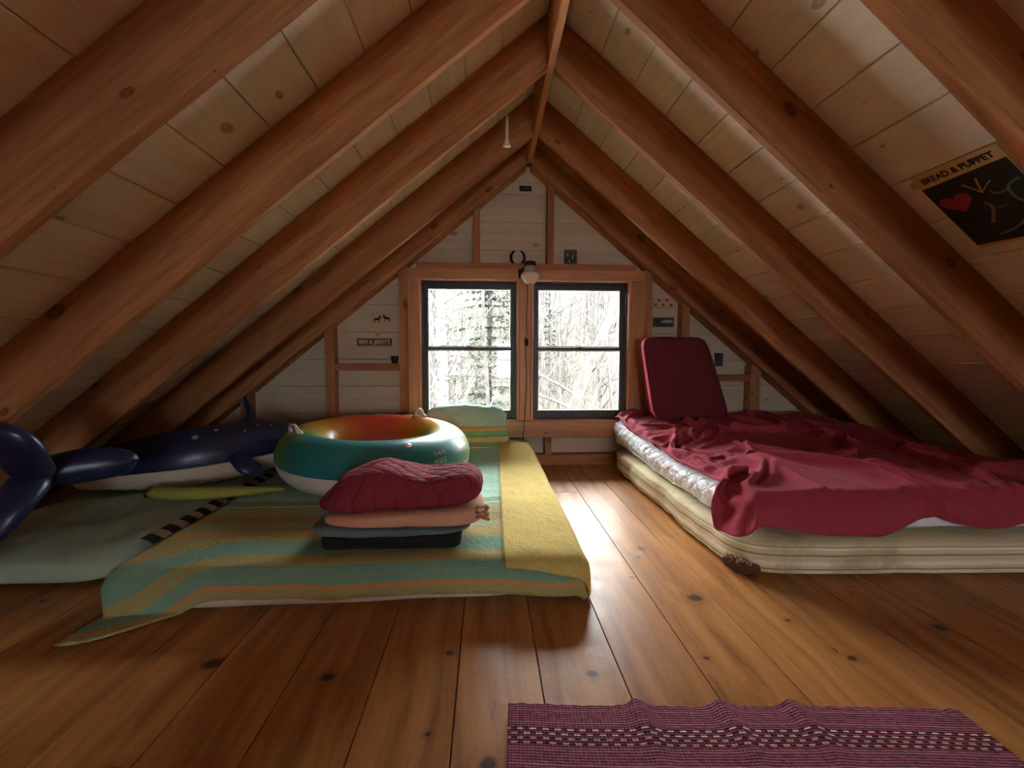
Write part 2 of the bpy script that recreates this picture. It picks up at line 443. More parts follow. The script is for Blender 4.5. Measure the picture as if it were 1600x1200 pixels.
stud('sill_plate', -.70, 1.445, .262, .325, 'pine sill plate under the window apron', mat='stud_x', cat='wall plate')
stud('bottom_plate', -2.74, 3.48, 0.001, .099, 'pine bottom plate along the floor under the window', mat='stud_x', cat='wall plate')

# ---------------------------------------------------------------- windows
def trim(i, dims, mat): return struct(boxo('trim_%d' % i, dims, MT[mat], bev=.003))
yc0, yc1 = 3.842, 3.864
trim(1, (-.693, -.600, yc0, yc1, .42, 1.687), 'case_z')
trim(2, (1.312, 1.442, yc0, yc1, .42, 1.687), 'case_z')
trim(3, (-.693, 1.442, yc0-.002, yc1, 1.688, 1.780), 'case_x')
trim(4, (.298, .397, yc0, yc1, .42, 1.687), 'case_z')
trim(5, (-.72, 1.47, yc0-.02, yc1, .333, .418), 'case_x')
trim(6, (-.68, 1.43, yc0+.008, yc1, .268, .332), 'case_x')
def glass_mat():
    t = NT('window_glass'); t.t.nodes.remove(t.b)
    tr = t.n('BsdfTransparent'); tr.inputs[0].default_value = (.93, .95, .94, 1)
    gl = t.n('BsdfGlossy'); gl.inputs['Roughness'].default_value = .02
    fr = t.n('Fresnel'); fr.inputs[0].default_value = 1.45; mx = t.n('MixShader')
    t.l(fr.outputs[0], mx.inputs[0]); t.l(tr.outputs[0], mx.inputs[1]); t.l(gl.outputs[0], mx.inputs[2])
    t.l(mx.outputs[0], t.t.nodes['Material Output'].inputs[0]); return t.m
MT['glass'] = glass_mat()
MT['reveal'] = wood('reveal_pine', srgb(226, 160, 104), srgb(196, 126, 74), srgb(120, 66, 36), 2, .4, .4, .02)
def ringframe(bm, x0, x1, z0, z1, y0, y1, l, r, b, t, bev=.002):
    box(bm, x0, x0+l, y0, y1, z0, z1, bev); box(bm, x1-r, x1, y0, y1, z0, z1, bev)
    box(bm, x0+l, x1-r, y0, y1, z0, z0+b, bev); box(bm, x0+l, x1-r, y0, y1, z1-t, z1, bev)
def window(name, x0, x1, z0, z1, ym, flip=1):
    """x0..x1,z0..z1 opening of the sashes; ym middle plane"""
    e = empty(name, ((x0+x1)/2, ym, z0), kind='structure')
    Y = lambda a, b: (min(ym+flip*a, ym+flip*b), max(ym+flip*a, ym+flip*b))
    bm = bmesh.new(); ringframe(bm, x0-.022, x1+.022, z0-.012, z1+.018, *Y(-.075, .09), .02, .02, .012, .016)
    obj('jamb', bm, MT['reveal'], e)
    bm = bmesh.new(); ringframe(bm, x0-.004, x1+.004, z0-.001, z1+.002, *Y(-.03, .05), .016, .016, .014, .014)
    obj('track', bm, MT['dark_metal'], e)
    zm = z0+(z1-z0)*.52
    for nm, a, b, ya, yb, bb, tt in (('upper_sash', zm-.012, z1-.004, .016, .040, .026, .052), ('lower_sash', z0+.012, zm+.012, -.012, .014, .062, .026)):
        bm = bmesh.new(); ringframe(bm, x0+.010, x1-.010, a, b, *Y(ya, yb), .036, .036, bb, tt, .003)
        so = obj(nm, bm, MT['dark_metal'], e)
        bm = bmesh.new(); q = .0095; ringframe(bm, x0+.0465, x1-.0465, a+bb+.0005, b-tt-.0005, *Y(ya+.012, yb+.004), q, q, q, q, .001)
        bo = obj('bead', bm, MT['bead'], so)
        bm = bmesh.new(); ymid = ym+flip*(ya+yb)/2; box(bm, x0+.05, x1-.05, ymid-.002, ymid+.002, a+bb+.003, b-tt-.003)
        obj('pane', bm, MT['glass'], so)
    xm = (x0+x1)/2; yl = ym-flip*.006
    bm = bmesh.new(); box(bm, xm-.028, xm+.028, yl-.012, yl+.012, zm+.012, zm+.018, .002)
    tube(bm, [(xm, yl, zm+.016), (xm, yl, zm+.028)], .011, 10)
    tube(bm, [(xm, yl, zm+.026), (xm-.022, yl-flip*.008, zm+.030), (xm-.034, yl-flip*.01, zm+.028)], [.006, .005, .004], 8)
    obj('latch', bm, MT['dark_metal'], e)
    return e
window('window_1', -.580, .272, .424, 1.676, 3.93)
window('window_2', .425, 1.292, .424, 1.676, 3.93)
window('window_added', HB[0]+.02, HB[1]-.02, HB[2]+.02, HB[3]-.02, YB+.01, -1)  # unseen window added behind the camera to brighten the room
bm = bmesh.new(); box(bm, .294, .401, 3.866, 3.985, .40, 1.70, .001)
struct(obj('trim_7', bm, MT['case_z']))
bm = bmesh.new(); box(bm, -.62, 1.33, 3.866, 4.02, .385, .4115, .001); struct(obj('trim_8', bm, MT['case_x']))
bm = bmesh.new(); box(bm, -.62, 1.33, 3.866, 3.985, 1.695, 1.73, .001); struct(obj('trim_9', bm, MT['case_x']))

# ---------------------------------------------------------------- OUTSIDE: hillside wood
def gz(x, y): 
    t = max(0, y-7)
    return -2.7+2.9*smooth01(t/22)+6.3*smooth01((y-20)/32)+.25*nz(x*.15, y*.15)+.1*nz(x*.6, y*.6)-.02*x
def litter():
    t = NT('leaf_litter'); tc = t.n('TexCoord')
    a = t.noise(tc.outputs['Object'], 5.0, 6, .75); b = t.noise(tc.outputs['Object'], 1.2, 3, .5)
    c = t.ramp(a, [(.32, srgb(19, 14, 12)), (.46, srgb(39, 29, 22)), (.56, srgb(53, 43, 33)), (.68, srgb(81, 72, 58))])
    c = t.mix(t.ramp(b, [(.5, 0.0), (.7, .6)]), c,  srgb(41, 45, 25))
    # unseen pale ground added by the house to bounce skylight indoors, leaf litter beyond
    s = t.n('SeparateXYZ'); t.l(tc.outputs['Object'], s.inputs[0])
    bounce = t.ramp(t.noise(tc.outputs['Object'], 22.0, 4, .7), [(.35, (.52, .50, .46)), (.65, (.72, .70, .66))])
    yy = t.math('ADD', s.outputs[1], t.math('MULTIPLY', b, 2.0))
    c = t.mix(t.ramp(t.math('MULTIPLY', yy, .05), [(.60, 0.0), (.66, 1.0)]), bounce, c)
    t.col(c); t.bump(a, .8, .1); return t.set(Roughness=.95)
N = 60
struct(grid('ground', N, N, lambda u, v: (-40+80*u, 4.6+70*v*v+6*v, gz(-40+80*u, 4.6+70*v*v+6*v)), litter()))
def bark(name, a, b, scale=14, sx=1.0):
    t = NT(name); tc = t.n('TexCoord')
    v = t.n('VectorMath', operation='MULTIPLY'); t.l(tc.outputs['Object'], v.inputs[0]); v.inputs[1].default_value = (1, 1, sx)
    t.col(t.ramp(t.noise(v.outputs[0], scale, 4, .65), [(.40, a), (.56, b)])); return t.set(Roughness=.9)
MT['bark'] = bark('grey_bark', srgb(23, 20, 19), srgb(48, 45, 42), 14, .3)
MT['pink_bark'] = bark('reddish_bark', srgb(26, 19, 18), srgb(52, 39, 36), 10, .4)
MT['birch'] = bark('birch_bark', srgb(29, 26, 26), srgb(111, 108, 106), 4, 3.4)
MT['pine_leaf'] = bark('needle_green', srgb(17, 25, 12), srgb(39, 48, 25), 9)
def grow(bm, p, d, r, L, depth, rnd, n=5, gravity=.0):
    seg = 5 if depth else 3; pts = [p.copy()]; rad = [r]
    for i in range(seg):
        d = (d+V((rnd.uniform(-1, 1), rnd.uniform(-1, 1), rnd.uniform(-.5, .8)-gravity))*.16).normalized()
        p = p+d*(L/seg); pts.append(p.copy()); rad.append(r*(1-.72*(i+1)/seg))
    tube(bm, pts, rad, n, cap=False)
    return pts, rad, d
def bare_tree(name, seed, h, r, nb, mat, lean=(0, 0), single=False, branch_from=.15, up=.55, bl=.34):
    rnd = random.Random(seed)
    root = None if single else empty(name, (0, 0, 0))
    bm = bmesh.new(); pts = []; rad = []
    K = 14
    for i in range(K+1):
        t = i/K
        pts.append(V((lean[0]*t*h+.10*h*.2*nz(t*2.5, seed), lean[1]*t*h+.10*h*.2*nz(t*2.5, seed+9), t*h-.3*(i == 0)))); rad.append(r*(1-.8*t)+.004)
    tube(bm, pts, rad, 9, cap=False)
    if not single: tr = obj('trunk', bm, MT[mat], root, True); bm = bmesh.new()
    for k in range(nb):
        t = branch_from+(1-branch_from)*(k+rnd.random())/nb*.97
        i = int(t*K); f = t*K-i; i = min(i, K-1)
        p = pts[i].lerp(pts[i+1], f); rr = rad[i]*.42
        a = rnd.uniform(0, 2*pi); d = V((cos(a), sin(a), up*rnd.uniform(.3, 1.6)))
        L = h*bl*(1.15-t)*rnd.uniform(.5, 1.1)
        q, qr, dd = grow(bm, p, d.normalized(), rr, L, 1, rnd, 5)
        for m in range(4):
            j = rnd.randint(1, 4); a2 = V((rnd.uniform(-1, 1), rnd.uniform(-1, 1), rnd.uniform(-.2, 1)))
            q2, q2r, _ = grow(bm, q[j], (dd+a2*.9).normalized(), qr[j]*.6, L*.45*rnd.uniform(.5, 1), 0, rnd, 4)
            for mm in range(2):
                a3 = V((rnd.uniform(-1, 1), rnd.uniform(-1, 1), rnd.uniform(-.3, 1)))
                grow(bm, q2[rnd.randint(1, 3)], (dd+a3).normalized(), max(q2r[1]*.5, .003), L*.22, 0, rnd, 3)
    if single: return obj(name, bm, MT[mat], None, True)
    obj('crown', bm, MT[mat], root, True)
    return root
def conifer(name, seed, h, w, base_t=.06):
    rnd = random.Random(seed); root = empty(name, (0, 0, 0))
    bm = bmesh.new(); tube(bm, [(0, 0, -.3), (0, 0, h*.5), (0, 0, h)], [h*.016, h*.01, .01], 8, cap=False)
    obj('trunk', bm, MT['bark'], root, True)
    bm = bmesh.new(); z = h*base_t
    while z < h*.985:
        t = z/h; L = w*(1-t)**.85
        for k in range(rnd.randint(5, 7)):
            a = rnd.uniform(0, 2*pi); l = L*rnd.uniform(.65, 1.1); d = V((cos(a), sin(a), 0)); s = V((-sin(a), cos(a), 0))
            prev = V((0, 0, z)); n = 9
            for i in range(n):
                u = (i+1)/n; p = V((0, 0, z))+d*l*u+V((0, 0, -.28*l*u*u+.12*l*u))
                for sd in (-1, 1):
                    for q in range(2):
                        m = prev.lerp(p, rnd.random()); tip = m+(s*sd*rnd.uniform(.5, 1)+d*.7)*l*.26*(1.15-u)+V((0, 0, rnd.uniform(-.12, .04)*l*.5))
                        wv = (tip-m).cross(V((0, 0, 1))).normalized()*.05+V((0, 0, rnd.uniform(-.03, .03)))
                        v = [bm.verts.new(m+wv*.6), bm.verts.new(m-wv*.6), bm.verts.new(tip-wv*.3), bm.verts.new(tip+wv*.3)]
                        bm.faces.new(v)
                prev = p
        z += h*.032*rnd.uniform(.7, 1.2)
    obj('foliage', bm, MT['pine_leaf'], root); return root
def copy_tree(o, parent=None):
    c = o.copy(); COL.objects.link(c); c.parent = parent
    for ch in list(o.children): copy_tree(ch, c)
    return c
def put(o, x, y, rz=0, sc=1.0, z=None):
    o.location = (x, y, gz(x, y) if z is None else z); o.rotation_euler = (0, 0, rz); o.scale = (sc,)*3; return o
b = bare_tree('birch_tree', 4, 9.5, .115, 26, 'birch', (.0, .01), branch_from=.2, up=.9, bl=.30)
put(b, -.86, 8.6, .3); tag(b, 'white birch trunk seen through the left window pane', 'tree')
b = bare_tree('leaning_tree', 12, 9.0, .13, 20, 'pink_bark', (.46, .06), branch_from=.2, up=.6)
put(b, .55, 8.4, 0); tag(b, 'reddish tree leaning right across the right window', 'tree')
b = bare_tree('forked_sapling', 23, 5.6, .045, 18, 'bark', (-.22, .05), branch_from=.1, up=.9)
put(b, -.62, 7.4, 0); tag(b, 'thin grey sapling leaning left beside the birch', 'tree')
c1 = conifer('fir_tree', 3, 8.5, 2.0); put(c1, .1, 12.5, .4); tag(c1, 'green fir just right of the birch, outside the left window', 'tree')
c2 = copy_tree(c1); put(c2, -2.2, 17.5, 2.0, .85); tag(c2, 'green fir left of the birch, outside the left window', 'tree')
c3 = copy_tree(c1); put(c3, 3.1, 21, 3.1, .75); tag(c3, 'small yellow green fir behind the leaning tree', 'tree')
c4 = copy_tree(c1); put(c4, 1.6, 26, 4.1, 1.2); tag(c4, 'distant fir standing high up behind the window mullion', 'tree')
protos = [bare_tree('bare_tree', 40+k, random.uniform(8.5, 11), random.uniform(.05, .085), 20, 'bark', (random.uniform(-.1, .1), 0), single=True, branch_from=.08, up=.7, bl=.26) for k in range(6)]
rnd = random.Random(5); n = 0; spots = []
while n < 90:
    y = 9.5+36*rnd.random()**.9; x = -.20*y+rnd.random()*.60*y-.5
    if any(hypot(x-a, y-c) < .6 for a, c in spots): continue
    spots.append((x, y))
    o = protos[n] if n < 6 else copy_tree(protos[n % 6])
    put(o, x, y, rnd.uniform(0, 6.28), rnd.uniform(.7, 1.15))
    tag(o, 'thin bare grey tree among many on the hillside outside the windows', 'tree', 'bare trees on the hillside'); n += 1
def bush(seed):
    rnd = random.Random(seed); bm = bmesh.new()
    for k in range(34):
        a = rnd.uniform(0, 2*pi); q, qr, d = grow(bm, V((cos(a)*.1, sin(a)*.1, -.05)), V((cos(a)*.7, sin(a)*.7, rnd.uniform(.6, 1.8))).normalized(), .009, rnd.uniform(.8, 1.7), 1, rnd, 3)
        for m in range(3): grow(bm, q[rnd.randint(2, 4)], (d+V((rnd.uniform(-1, 1), rnd.uniform(-1, 1), .4))).normalized(), .005, .5, 0, rnd, 3)
    return obj('shrub', bm, MT['twig'])
MT['twig'] = bark('pale_twigs', srgb(48, 43, 39), srgb(76, 70, 62), 6)
sh = [bush(k) for k in range(3)]
for k in range(26):
    o = sh[k] if k < 3 else sh[k % 3].copy()
    if k >= 3: COL.objects.link(o)
    y = 9+rnd.random()*20; x = -.18*y+rnd.random()*.58*y
    put(o, x, y, rnd.uniform(0, 6), rnd.uniform(.8, 1.5))
    tag(o, 'leafless pale brush growing low on the hillside outside', 'shrub', 'leafless brush on the hillside')

def underbrush():
    rnd = random.Random(77); bm = bmesh.new()
    for k in range(2600):
        y = 12+40*rnd.random(); x = -.22*y+rnd.random()*.66*y
        p = V((x, y, gz(x, y)-.1)); h = rnd.uniform(.8, 3.6)*(1 if y < 24 else 1.5); d = V((rnd.uniform(-.25, .25), rnd.uniform(-.2, .2), 1)).normalized()
        q, qr, dd = grow(bm, p, d, .008+.012*rnd.random()+.0004*y, h, 0, rnd, 3)
        for m in range(2): grow(bm, q[rnd.randint(1, 2)], (dd+V((rnd.uniform(-1, 1), rnd.uniform(-.5, .5), .2))).normalized(), qr[1]*.6, h*.45, 0, rnd, 3)
    return obj('underbrush', bm, MT['twig'])
tag(underbrush(), 'dense tangle of pale leafless saplings covering the hillside', 'underbrush', kind='stuff')
CLOTH = [
101,16,6,2,2,6,20,18,3,7,19,13,25,25,26,26,26,26,26,25,26,26,26,27,26,26,26,27,26,26,27,26,26,26,27,26,26,26,25,25,25,22,3,16,19,14,20,18,23,25,25,26,25,26,26,26,26,26,26,26,26,25,25,22,15,16,22,7,16,24,26,26,27,26,26,26,26,26,26,26,26,26,26,26,26,23,21,22,25,23,23,15,21,16,-21,-6,-19,
0,4,4,1,-4,-4,-1,1,8,-8,-5,8,0,1,-1,0,0,-1,0,1,-1,0,0,-1,0,0,0,-1,0,1,-1,0,0,0,-1,0,0,-1,0,0,-1,2,-2,-1,2,5,2,-2,0,0,0,-1,0,-1,-1,0,-1,0,0,-2,-2,0,0,1,3,-2,1,-2,1,2,0,0,-1,0,0,0,0,0,0,-1,0,-1,0,0,0,2,0,3,0,2,-5,12,5,-15,8,-13,4,
1,3,3,3,-1,-6,-4,-1,5,11,-12,2,-1,0,1,-1,0,1,-1,0,1,-1,0,0,0,-1,0,0,0,-1,0,0,0,0,-1,0,0,0,0,0,-1,-1,11,-8,1,3,-3,4,-2,0,-1,1,-1,-2,1,-1,0,-1,0,0,-3,0,-1,1,2,0,0,-5,5,0,0,0,0,0,-1,0,0,0,0,1,-1,0,0,-1,0,0,4,0,0,1,2,5,1,3,-10,0,-3,
0,2,3,2,6,1,-19,-3,4,7,8,-9,2,0,-1,1,0,-1,1,-1,0,1,-1,-1,0,1,-1,0,0,-1,0,0,0,0,0,-1,0,0,0,0,1,-1,8,-2,-2,1,-3,1,2,-1,1,-1,-4,2,0,0,-2,-1,-1,2,1,-4,1,-2,4,0,-2,-2,4,0,0,0,-1,0,0,0,0,-1,0,0,0,1,-2,0,0,1,1,0,0,1,6,-5,0,2,3,-4,-2,
2,-1,3,1,3,5,5,-15,-12,2,7,4,-1,0,1,0,-1,1,-1,1,-1,0,0,0,0,-1,0,0,-1,1,0,-1,0,-1,1,1,-2,-1,1,0,-1,1,0,9,-4,-2,2,1,-2,0,0,-2,2,-1,-2,0,-1,-1,0,-2,2,-1,-1,-2,-2,4,2,2,-1,-1,0,0,0,-1,1,-1,0,0,0,-1,1,-1,1,0,0,0,0,1,1,-2,-3,7,0,-6,-3,2,5,
4,-3,2,5,-1,2,0,0,-10,-6,4,7,0,0,0,0,0,-1,1,-1,0,0,0,0,-1,0,0,0,0,-1,0,0,0,0,0,0,1,0,-1,-1,1,-1,2,5,-4,-1,2,1,1,-4,0,-3,3,1,-2,-1,0,-1,-1,0,0,1,0,-3,-3,4,-2,6,1,-2,0,-2,0,1,-1,0,0,1,-1,0,0,1,0,1,-1,0,0,0,0,-1,-4,10,-3,0,-5,-3,7,
6,-6,2,4,0,-4,-5,-5,11,9,-6,-6,3,0,0,0,1,0,-1,1,1,-2,0,-1,0,1,-1,-1,0,0,0,0,0,1,0,-1,0,-1,0,0,0,1,-4,3,3,-1,2,-3,3,-1,-2,3,-3,-1,1,1,-2,1,0,-3,1,1,-4,-1,2,-4,0,9,-1,0,-3,0,0,0,1,0,0,0,0,-1,0,-1,1,0,0,0,0,1,0,2,5,-13,2,-2,3,1,4,
9,-6,-7,-11,-5,3,5,15,10,-2,-6,1,-2,0,0,0,-1,1,0,0,-1,2,-1,0,0,-1,-2,0,0,0,-1,1,0,-1,0,1,1,2,1,-5,0,-1,1,-1,5,-1,-1,1,-5,4,1,1,0,-1,-1,-2,2,-5,0,3,0,-2,-2,-2,3,7,-9,10,-5,0,-1,0,0,-1,0,0,0,0,1,1,-2,0,-1,0,1,0,0,-1,-1,-1,-1,-5,-7,-8,17,6,3,
12,-8,-8,-7,7,6,6,2,2,-8,2,0,-2,0,0,0,0,0,0,0,0,-1,1,0,-2,-2,0,-1,1,1,0,0,0,0,0,0,0,1,0,0,-2,-1,4,2,2,-8,2,-2,1,2,-1,-1,3,3,-6,2,-2,1,-1,-1,-1,2,-3,3,-4,-1,3,-2,2,0,1,0,0,-1,0,1,-1,0,0,0,1,-2,1,0,0,0,-1,-2,-1,-2,1,-1,-11,-2,20,4,-3,
13,-4,-7,1,7,-1,-5,7,-2,-6,6,-2,-2,-1,0,0,0,0,1,-1,0,0,0,1,-2,-6,4,1,-2,0,1,0,0,0,0,0,0,0,0,0,0,1,1,0,-3,5,-1,0,3,-6,2,0,1,-2,-1,-5,0,7,-1,-1,-5,0,10,-9,3,-4,9,-1,-4,-1,2,-2,-1,1,-1,0,0,0,0,0,-1,0,0,0,0,-1,-1,-1,-1,1,-4,-3,-5,2,14,7,-5,
13,3,1,-1,-14,0,6,3,-9,4,3,-1,-1,-1,-2,0,1,-1,0,0,1,0,-1,-2,2,-4,0,0,1,0,0,0,0,0,-1,0,1,0,0,1,-1,1,-1,3,-3,5,-2,2,0,-5,1,1,-2,-9,4,-1,4,-2,3,2,3,-3,-2,13,-15,1,1,-3,-1,3,0,-1,1,0,0,-1,0,0,0,-1,-2,2,0,0,-1,-2,-1,-1,0,-2,0,-3,-6,16,-1,7,-3,
20,-7,0,8,-15,-2,9,-5,-4,9,0,0,-6,0,0,-3,0,0,0,0,0,0,1,-2,1,-4,0,1,0,0,0,0,0,0,0,0,-1,0,1,0,-1,2,2,-1,0,-1,2,0,-3,1,0,1,-7,0,1,3,-1,1,1,-2,1,3,-3,2,6,-8,-2,2,-1,-2,0,1,0,0,1,0,0,-1,-1,-2,2,0,0,-1,-3,0,-1,0,-1,-2,1,-3,-3,11,-2,10,-4,
3,19,-6,1,-5,-3,4,-12,11,3,-1,1,-4,-3,-1,1,-4,1,-1,1,-1,0,1,-1,0,-4,0,0,1,-1,0,0,0,0,0,1,0,0,-1,1,1,1,0,0,0,2,-5,3,-2,2,-1,-2,-4,7,-8,3,1,-1,0,2,1,1,2,-1,6,-5,-6,3,0,-3,0,1,-1,0,1,0,-2,-1,0,-1,0,1,-1,-2,2,-4,0,-1,0,-2,3,-9,7,5,-2,7,0,
-1,-7,20,-16,12,0,-4,8,3,-2,3,-3,7,-12,0,-2,1,-3,0,0,0,1,-1,0,-1,-3,0,0,0,1,0,0,0,0,0,-1,0,1,0,1,1,0,0,-1,1,-3,2,1,-3,2,0,-7,6,-11,10,-3,0,2,-1,0,2,0,2,-2,1,11,-11,-2,3,-4,-1,2,0,0,-1,-2,1,0,-6,4,1,0,-2,-1,-5,4,-1,2,-5,3,0,-8,11,-2,1,2,4,
0,4,0,16,-7,-5,-3,8,2,-2,0,0,1,2,-8,1,-2,-1,-1,-1,1,-1,1,-1,0,-4,0,0,0,0,0,0,0,0,1,0,0,-1,0,1,1,1,0,0,2,-2,0,0,-2,2,-4,4,-12,5,3,-1,0,-1,0,2,0,2,-1,4,-3,1,13,-14,2,-3,-2,0,1,0,-2,1,-2,1,-1,-1,1,-3,0,-3,3,-3,2,-4,1,4,-7,-1,9,-2,0,-1,9,
-1,8,-6,13,9,-5,-5,2,0,0,-2,-1,-1,8,-9,-3,2,-1,-4,1,-1,1,-1,0,-1,-3,0,0,0,0,1,0,0,0,-1,0,1,0,0,1,1,-1,1,-2,1,0,0,1,-1,0,0,-5,-7,8,1,0,0,0,0,0,0,-1,-3,0,7,-3,0,11,-9,2,-4,-1,0,1,0,-3,3,-7,3,0,-2,0,-3,1,0,0,-1,-3,6,0,-14,13,2,-3,1,-4,11,
0,3,1,-1,5,14,-3,-5,0,1,-4,1,3,-1,4,-11,0,-1,3,-5,0,0,0,1,-1,-3,0,0,0,0,-1,0,0,0,1,0,-1,1,0,0,2,0,-1,0,2,7,-8,-2,3,0,-4,-18,15,2,0,0,0,0,1,0,-4,-5,4,1,0,6,2,-3,1,2,-4,-1,-1,-1,-3,3,0,-3,0,0,0,-3,-3,3,-2,3,-4,5,0,-6,-1,10,-4,1,1,5,1,
0,1,3,-7,18,4,4,-5,-4,2,-2,-1,0,-2,7,-6,-5,2,-4,2,-2,-1,0,0,-1,-2,-1,0,0,0,0,0,0,1,0,0,0,-1,0,2,0,0,0,3,1,-9,4,-2,0,-1,-11,2,10,0,0,1,-1,1,-1,-6,-3,5,1,0,1,0,1,1,-1,-1,4,-3,1,-2,-2,1,0,-2,0,0,-4,-4,7,-3,3,-3,1,3,-1,-7,6,3,-3,3,1,-3,7,
0,2,4,5,-12,12,12,-1,-6,-3,3,-1,-1,-9,7,9,-14,1,-2,0,-1,0,-1,1,-1,-2,-2,0,0,0,0,0,1,-1,0,0,1,0,0,1,0,-1,1,-4,-5,3,4,-8,3,-4,-9,17,0,0,0,0,1,0,-4,-5,2,2,1,0,0,1,2,3,3,-10,4,1,1,-11,6,1,-2,-2,0,-2,-5,7,-2,1,0,-4,6,-1,0,-2,5,-2,-1,3,1,5,-2,
0,1,3,-14,14,1,3,11,4,-5,-14,-2,-4,11,-5,10,0,-9,6,-7,1,-1,0,1,-2,-1,-2,0,1,0,0,0,-1,1,0,0,-1,0,1,-1,0,1,-6,-6,3,0,1,0,4,-13,7,7,1,0,0,1,0,-4,-8,6,2,0,-1,1,0,1,1,5,-1,6,-10,-2,-11,13,0,-2,-3,0,-2,-5,6,-1,-1,1,-4,9,-3,-3,2,0,4,-4,2,3,-1,-1,5,
-1,-2,2,1,4,0,0,2,9,7,-12,-8,7,0,-3,-5,15,-7,-3,2,-3,-1,1,-1,0,-2,-1,0,-1,0,0,0,0,0,0,0,1,0,-1,1,-1,-6,-7,8,-4,5,-5,6,-8,-5,12,3,0,0,0,1,-5,-6,6,1,0,0,0,0,-1,1,1,0,11,-13,1,-1,5,1,-2,-1,-2,1,-2,-1,2,-4,-2,1,5,-3,0,1,-6,5,4,-4,3,0,-3,2,4,
-1,1,-4,9,-1,-1,1,-2,-3,4,7,-3,-5,2,4,3,-5,5,-7,3,-3,0,0,1,-2,-1,-2,0,0,0,0,0,0,0,1,0,-1,0,1,-1,-3,-9,8,-3,0,1,0,1,-15,9,10,0,0,0,0,-2,-5,3,1,4,-1,-3,0,0,1,0,0,0,-3,20,-14,2,1,-2,0,3,-4,5,-10,4,2,-1,-2,-2,-3,2,-1,3,-9,5,4,-2,2,-1,4,1,-2,
-1,0,0,6,0,-1,-7,-3,-1,-10,7,13,-4,3,3,3,-3,7,-6,1,0,-2,-1,1,-2,-1,-2,0,0,0,0,0,0,0,0,0,0,0,-1,-1,-9,5,1,-3,4,-5,7,-12,-2,15,0,0,0,0,-1,-6,4,-4,6,0,3,-2,-1,-1,0,0,0,1,1,1,15,-7,-5,-5,1,-2,11,-10,9,-6,-1,-10,8,-1,1,-2,2,2,-6,3,0,-1,2,2,0,-2,0,
-2,-1,0,1,3,-5,-2,-1,2,-9,10,-6,11,0,-1,2,8,-7,10,-9,4,-5,1,1,-2,-1,-2,0,0,0,0,0,0,0,-1,1,0,0,-1,-7,-2,6,-4,2,1,1,-4,-10,13,4,-1,0,0,-1,-5,3,-4,7,0,0,0,0,-1,0,0,0,0,-1,3,4,8,-4,3,-14,0,2,-1,5,3,-5,1,-3,0,3,-5,2,2,-1,-4,1,1,2,1,-1,-2,-1,2,
-2,-3,2,2,-5,-5,3,5,-2,-1,2,1,0,3,2,-2,6,2,-2,4,-3,1,-5,1,-2,0,-2,0,0,0,0,0,0,0,0,-1,0,0,-4,-9,9,-1,-2,5,-2,4,-15,3,12,0,0,0,-2,-3,4,-10,7,4,0,0,1,2,-4,-1,0,0,-1,1,0,2,-2,9,-4,3,-8,-2,-1,7,3,-4,0,-1,0,-1,-1,1,1,1,-4,2,-1,2,-2,0,-3,5,-1,
-3,3,-4,-8,-5,10,3,-3,2,1,0,1,0,0,2,2,-1,9,-2,4,-4,3,-4,-2,-3,0,0,-1,0,0,0,0,0,0,-1,0,0,-2,-7,3,4,-4,4,-1,1,-9,-5,14,3,-2,-1,-2,0,0,-9,9,4,0,0,0,0,3,2,-5,-2,-1,1,0,0,-1,3,-2,-9,8,-1,-2,3,5,-8,8,-3,5,-3,-3,2,1,0,-1,1,-5,-1,6,-3,-2,2,-3,3,
-3,1,-2,-9,7,3,-3,2,-6,8,-2,1,1,-1,0,1,1,2,3,0,3,-6,6,-3,-4,4,-4,1,-1,0,0,0,-1,0,0,0,-1,-5,-4,9,-4,1,4,-3,-3,-14,12,10,-1,0,-2,0,1,-3,-2,4,1,0,0,0,0,0,5,3,-7,-2,-1,0,-1,-1,2,8,-3,0,-6,1,-1,0,-1,5,-5,8,-4,-3,4,0,-1,0,1,-3,-3,1,2,1,0,1,-1,
-3,3,-7,9,-5,0,4,-6,-3,5,-4,5,-1,1,-1,0,1,-1,-1,0,-1,10,-5,-3,2,0,4,-3,0,0,0,0,-1,-1,1,-1,0,-9,5,3,-4,5,-4,2,-12,1,15,0,-3,0,4,2,-5,-4,2,4,0,0,0,0,-1,0,0,4,5,-6,-5,-1,0,2,1,2,6,-5,2,-7,0,-1,4,1,-6,6,-7,3,4,-1,-1,0,1,5,-1,-6,0,1,3,-4,-1,
-2,-6,9,-3,2,-4,-2,2,-3,0,-1,5,0,0,1,0,0,-3,3,-4,-1,-3,3,1,1,1,4,2,-1,-1,0,-1,-1,0,-1,0,-6,-1,7,-4,4,-1,2,-8,-7,16,1,-3,3,2,-2,-7,6,-3,3,0,0,0,0,-1,1,0,0,0,4,3,-2,-5,-1,0,0,0,12,-10,4,-7,0,0,6,-5,-1,2,-5,5,0,0,0,0,2,-1,2,0,2,-1,-5,2,-2,
-1,-2,6,-5,-2,5,1,-6,-3,-2,10,-1,-2,-1,0,0,0,-1,1,-3,0,-2,1,1,0,2,3,1,2,0,-2,-2,0,0,-1,-2,-8,8,1,-1,3,-1,-2,-14,12,8,-2,2,1,0,-6,4,-4,1,3,-1,0,0,-1,1,0,0,0,0,0,6,3,-4,-3,-2,0,0,4,-1,2,-5,-2,2,3,-9,5,-7,5,2,0,1,1,-6,14,-5,-3,5,-5,-2,2,-3,2,
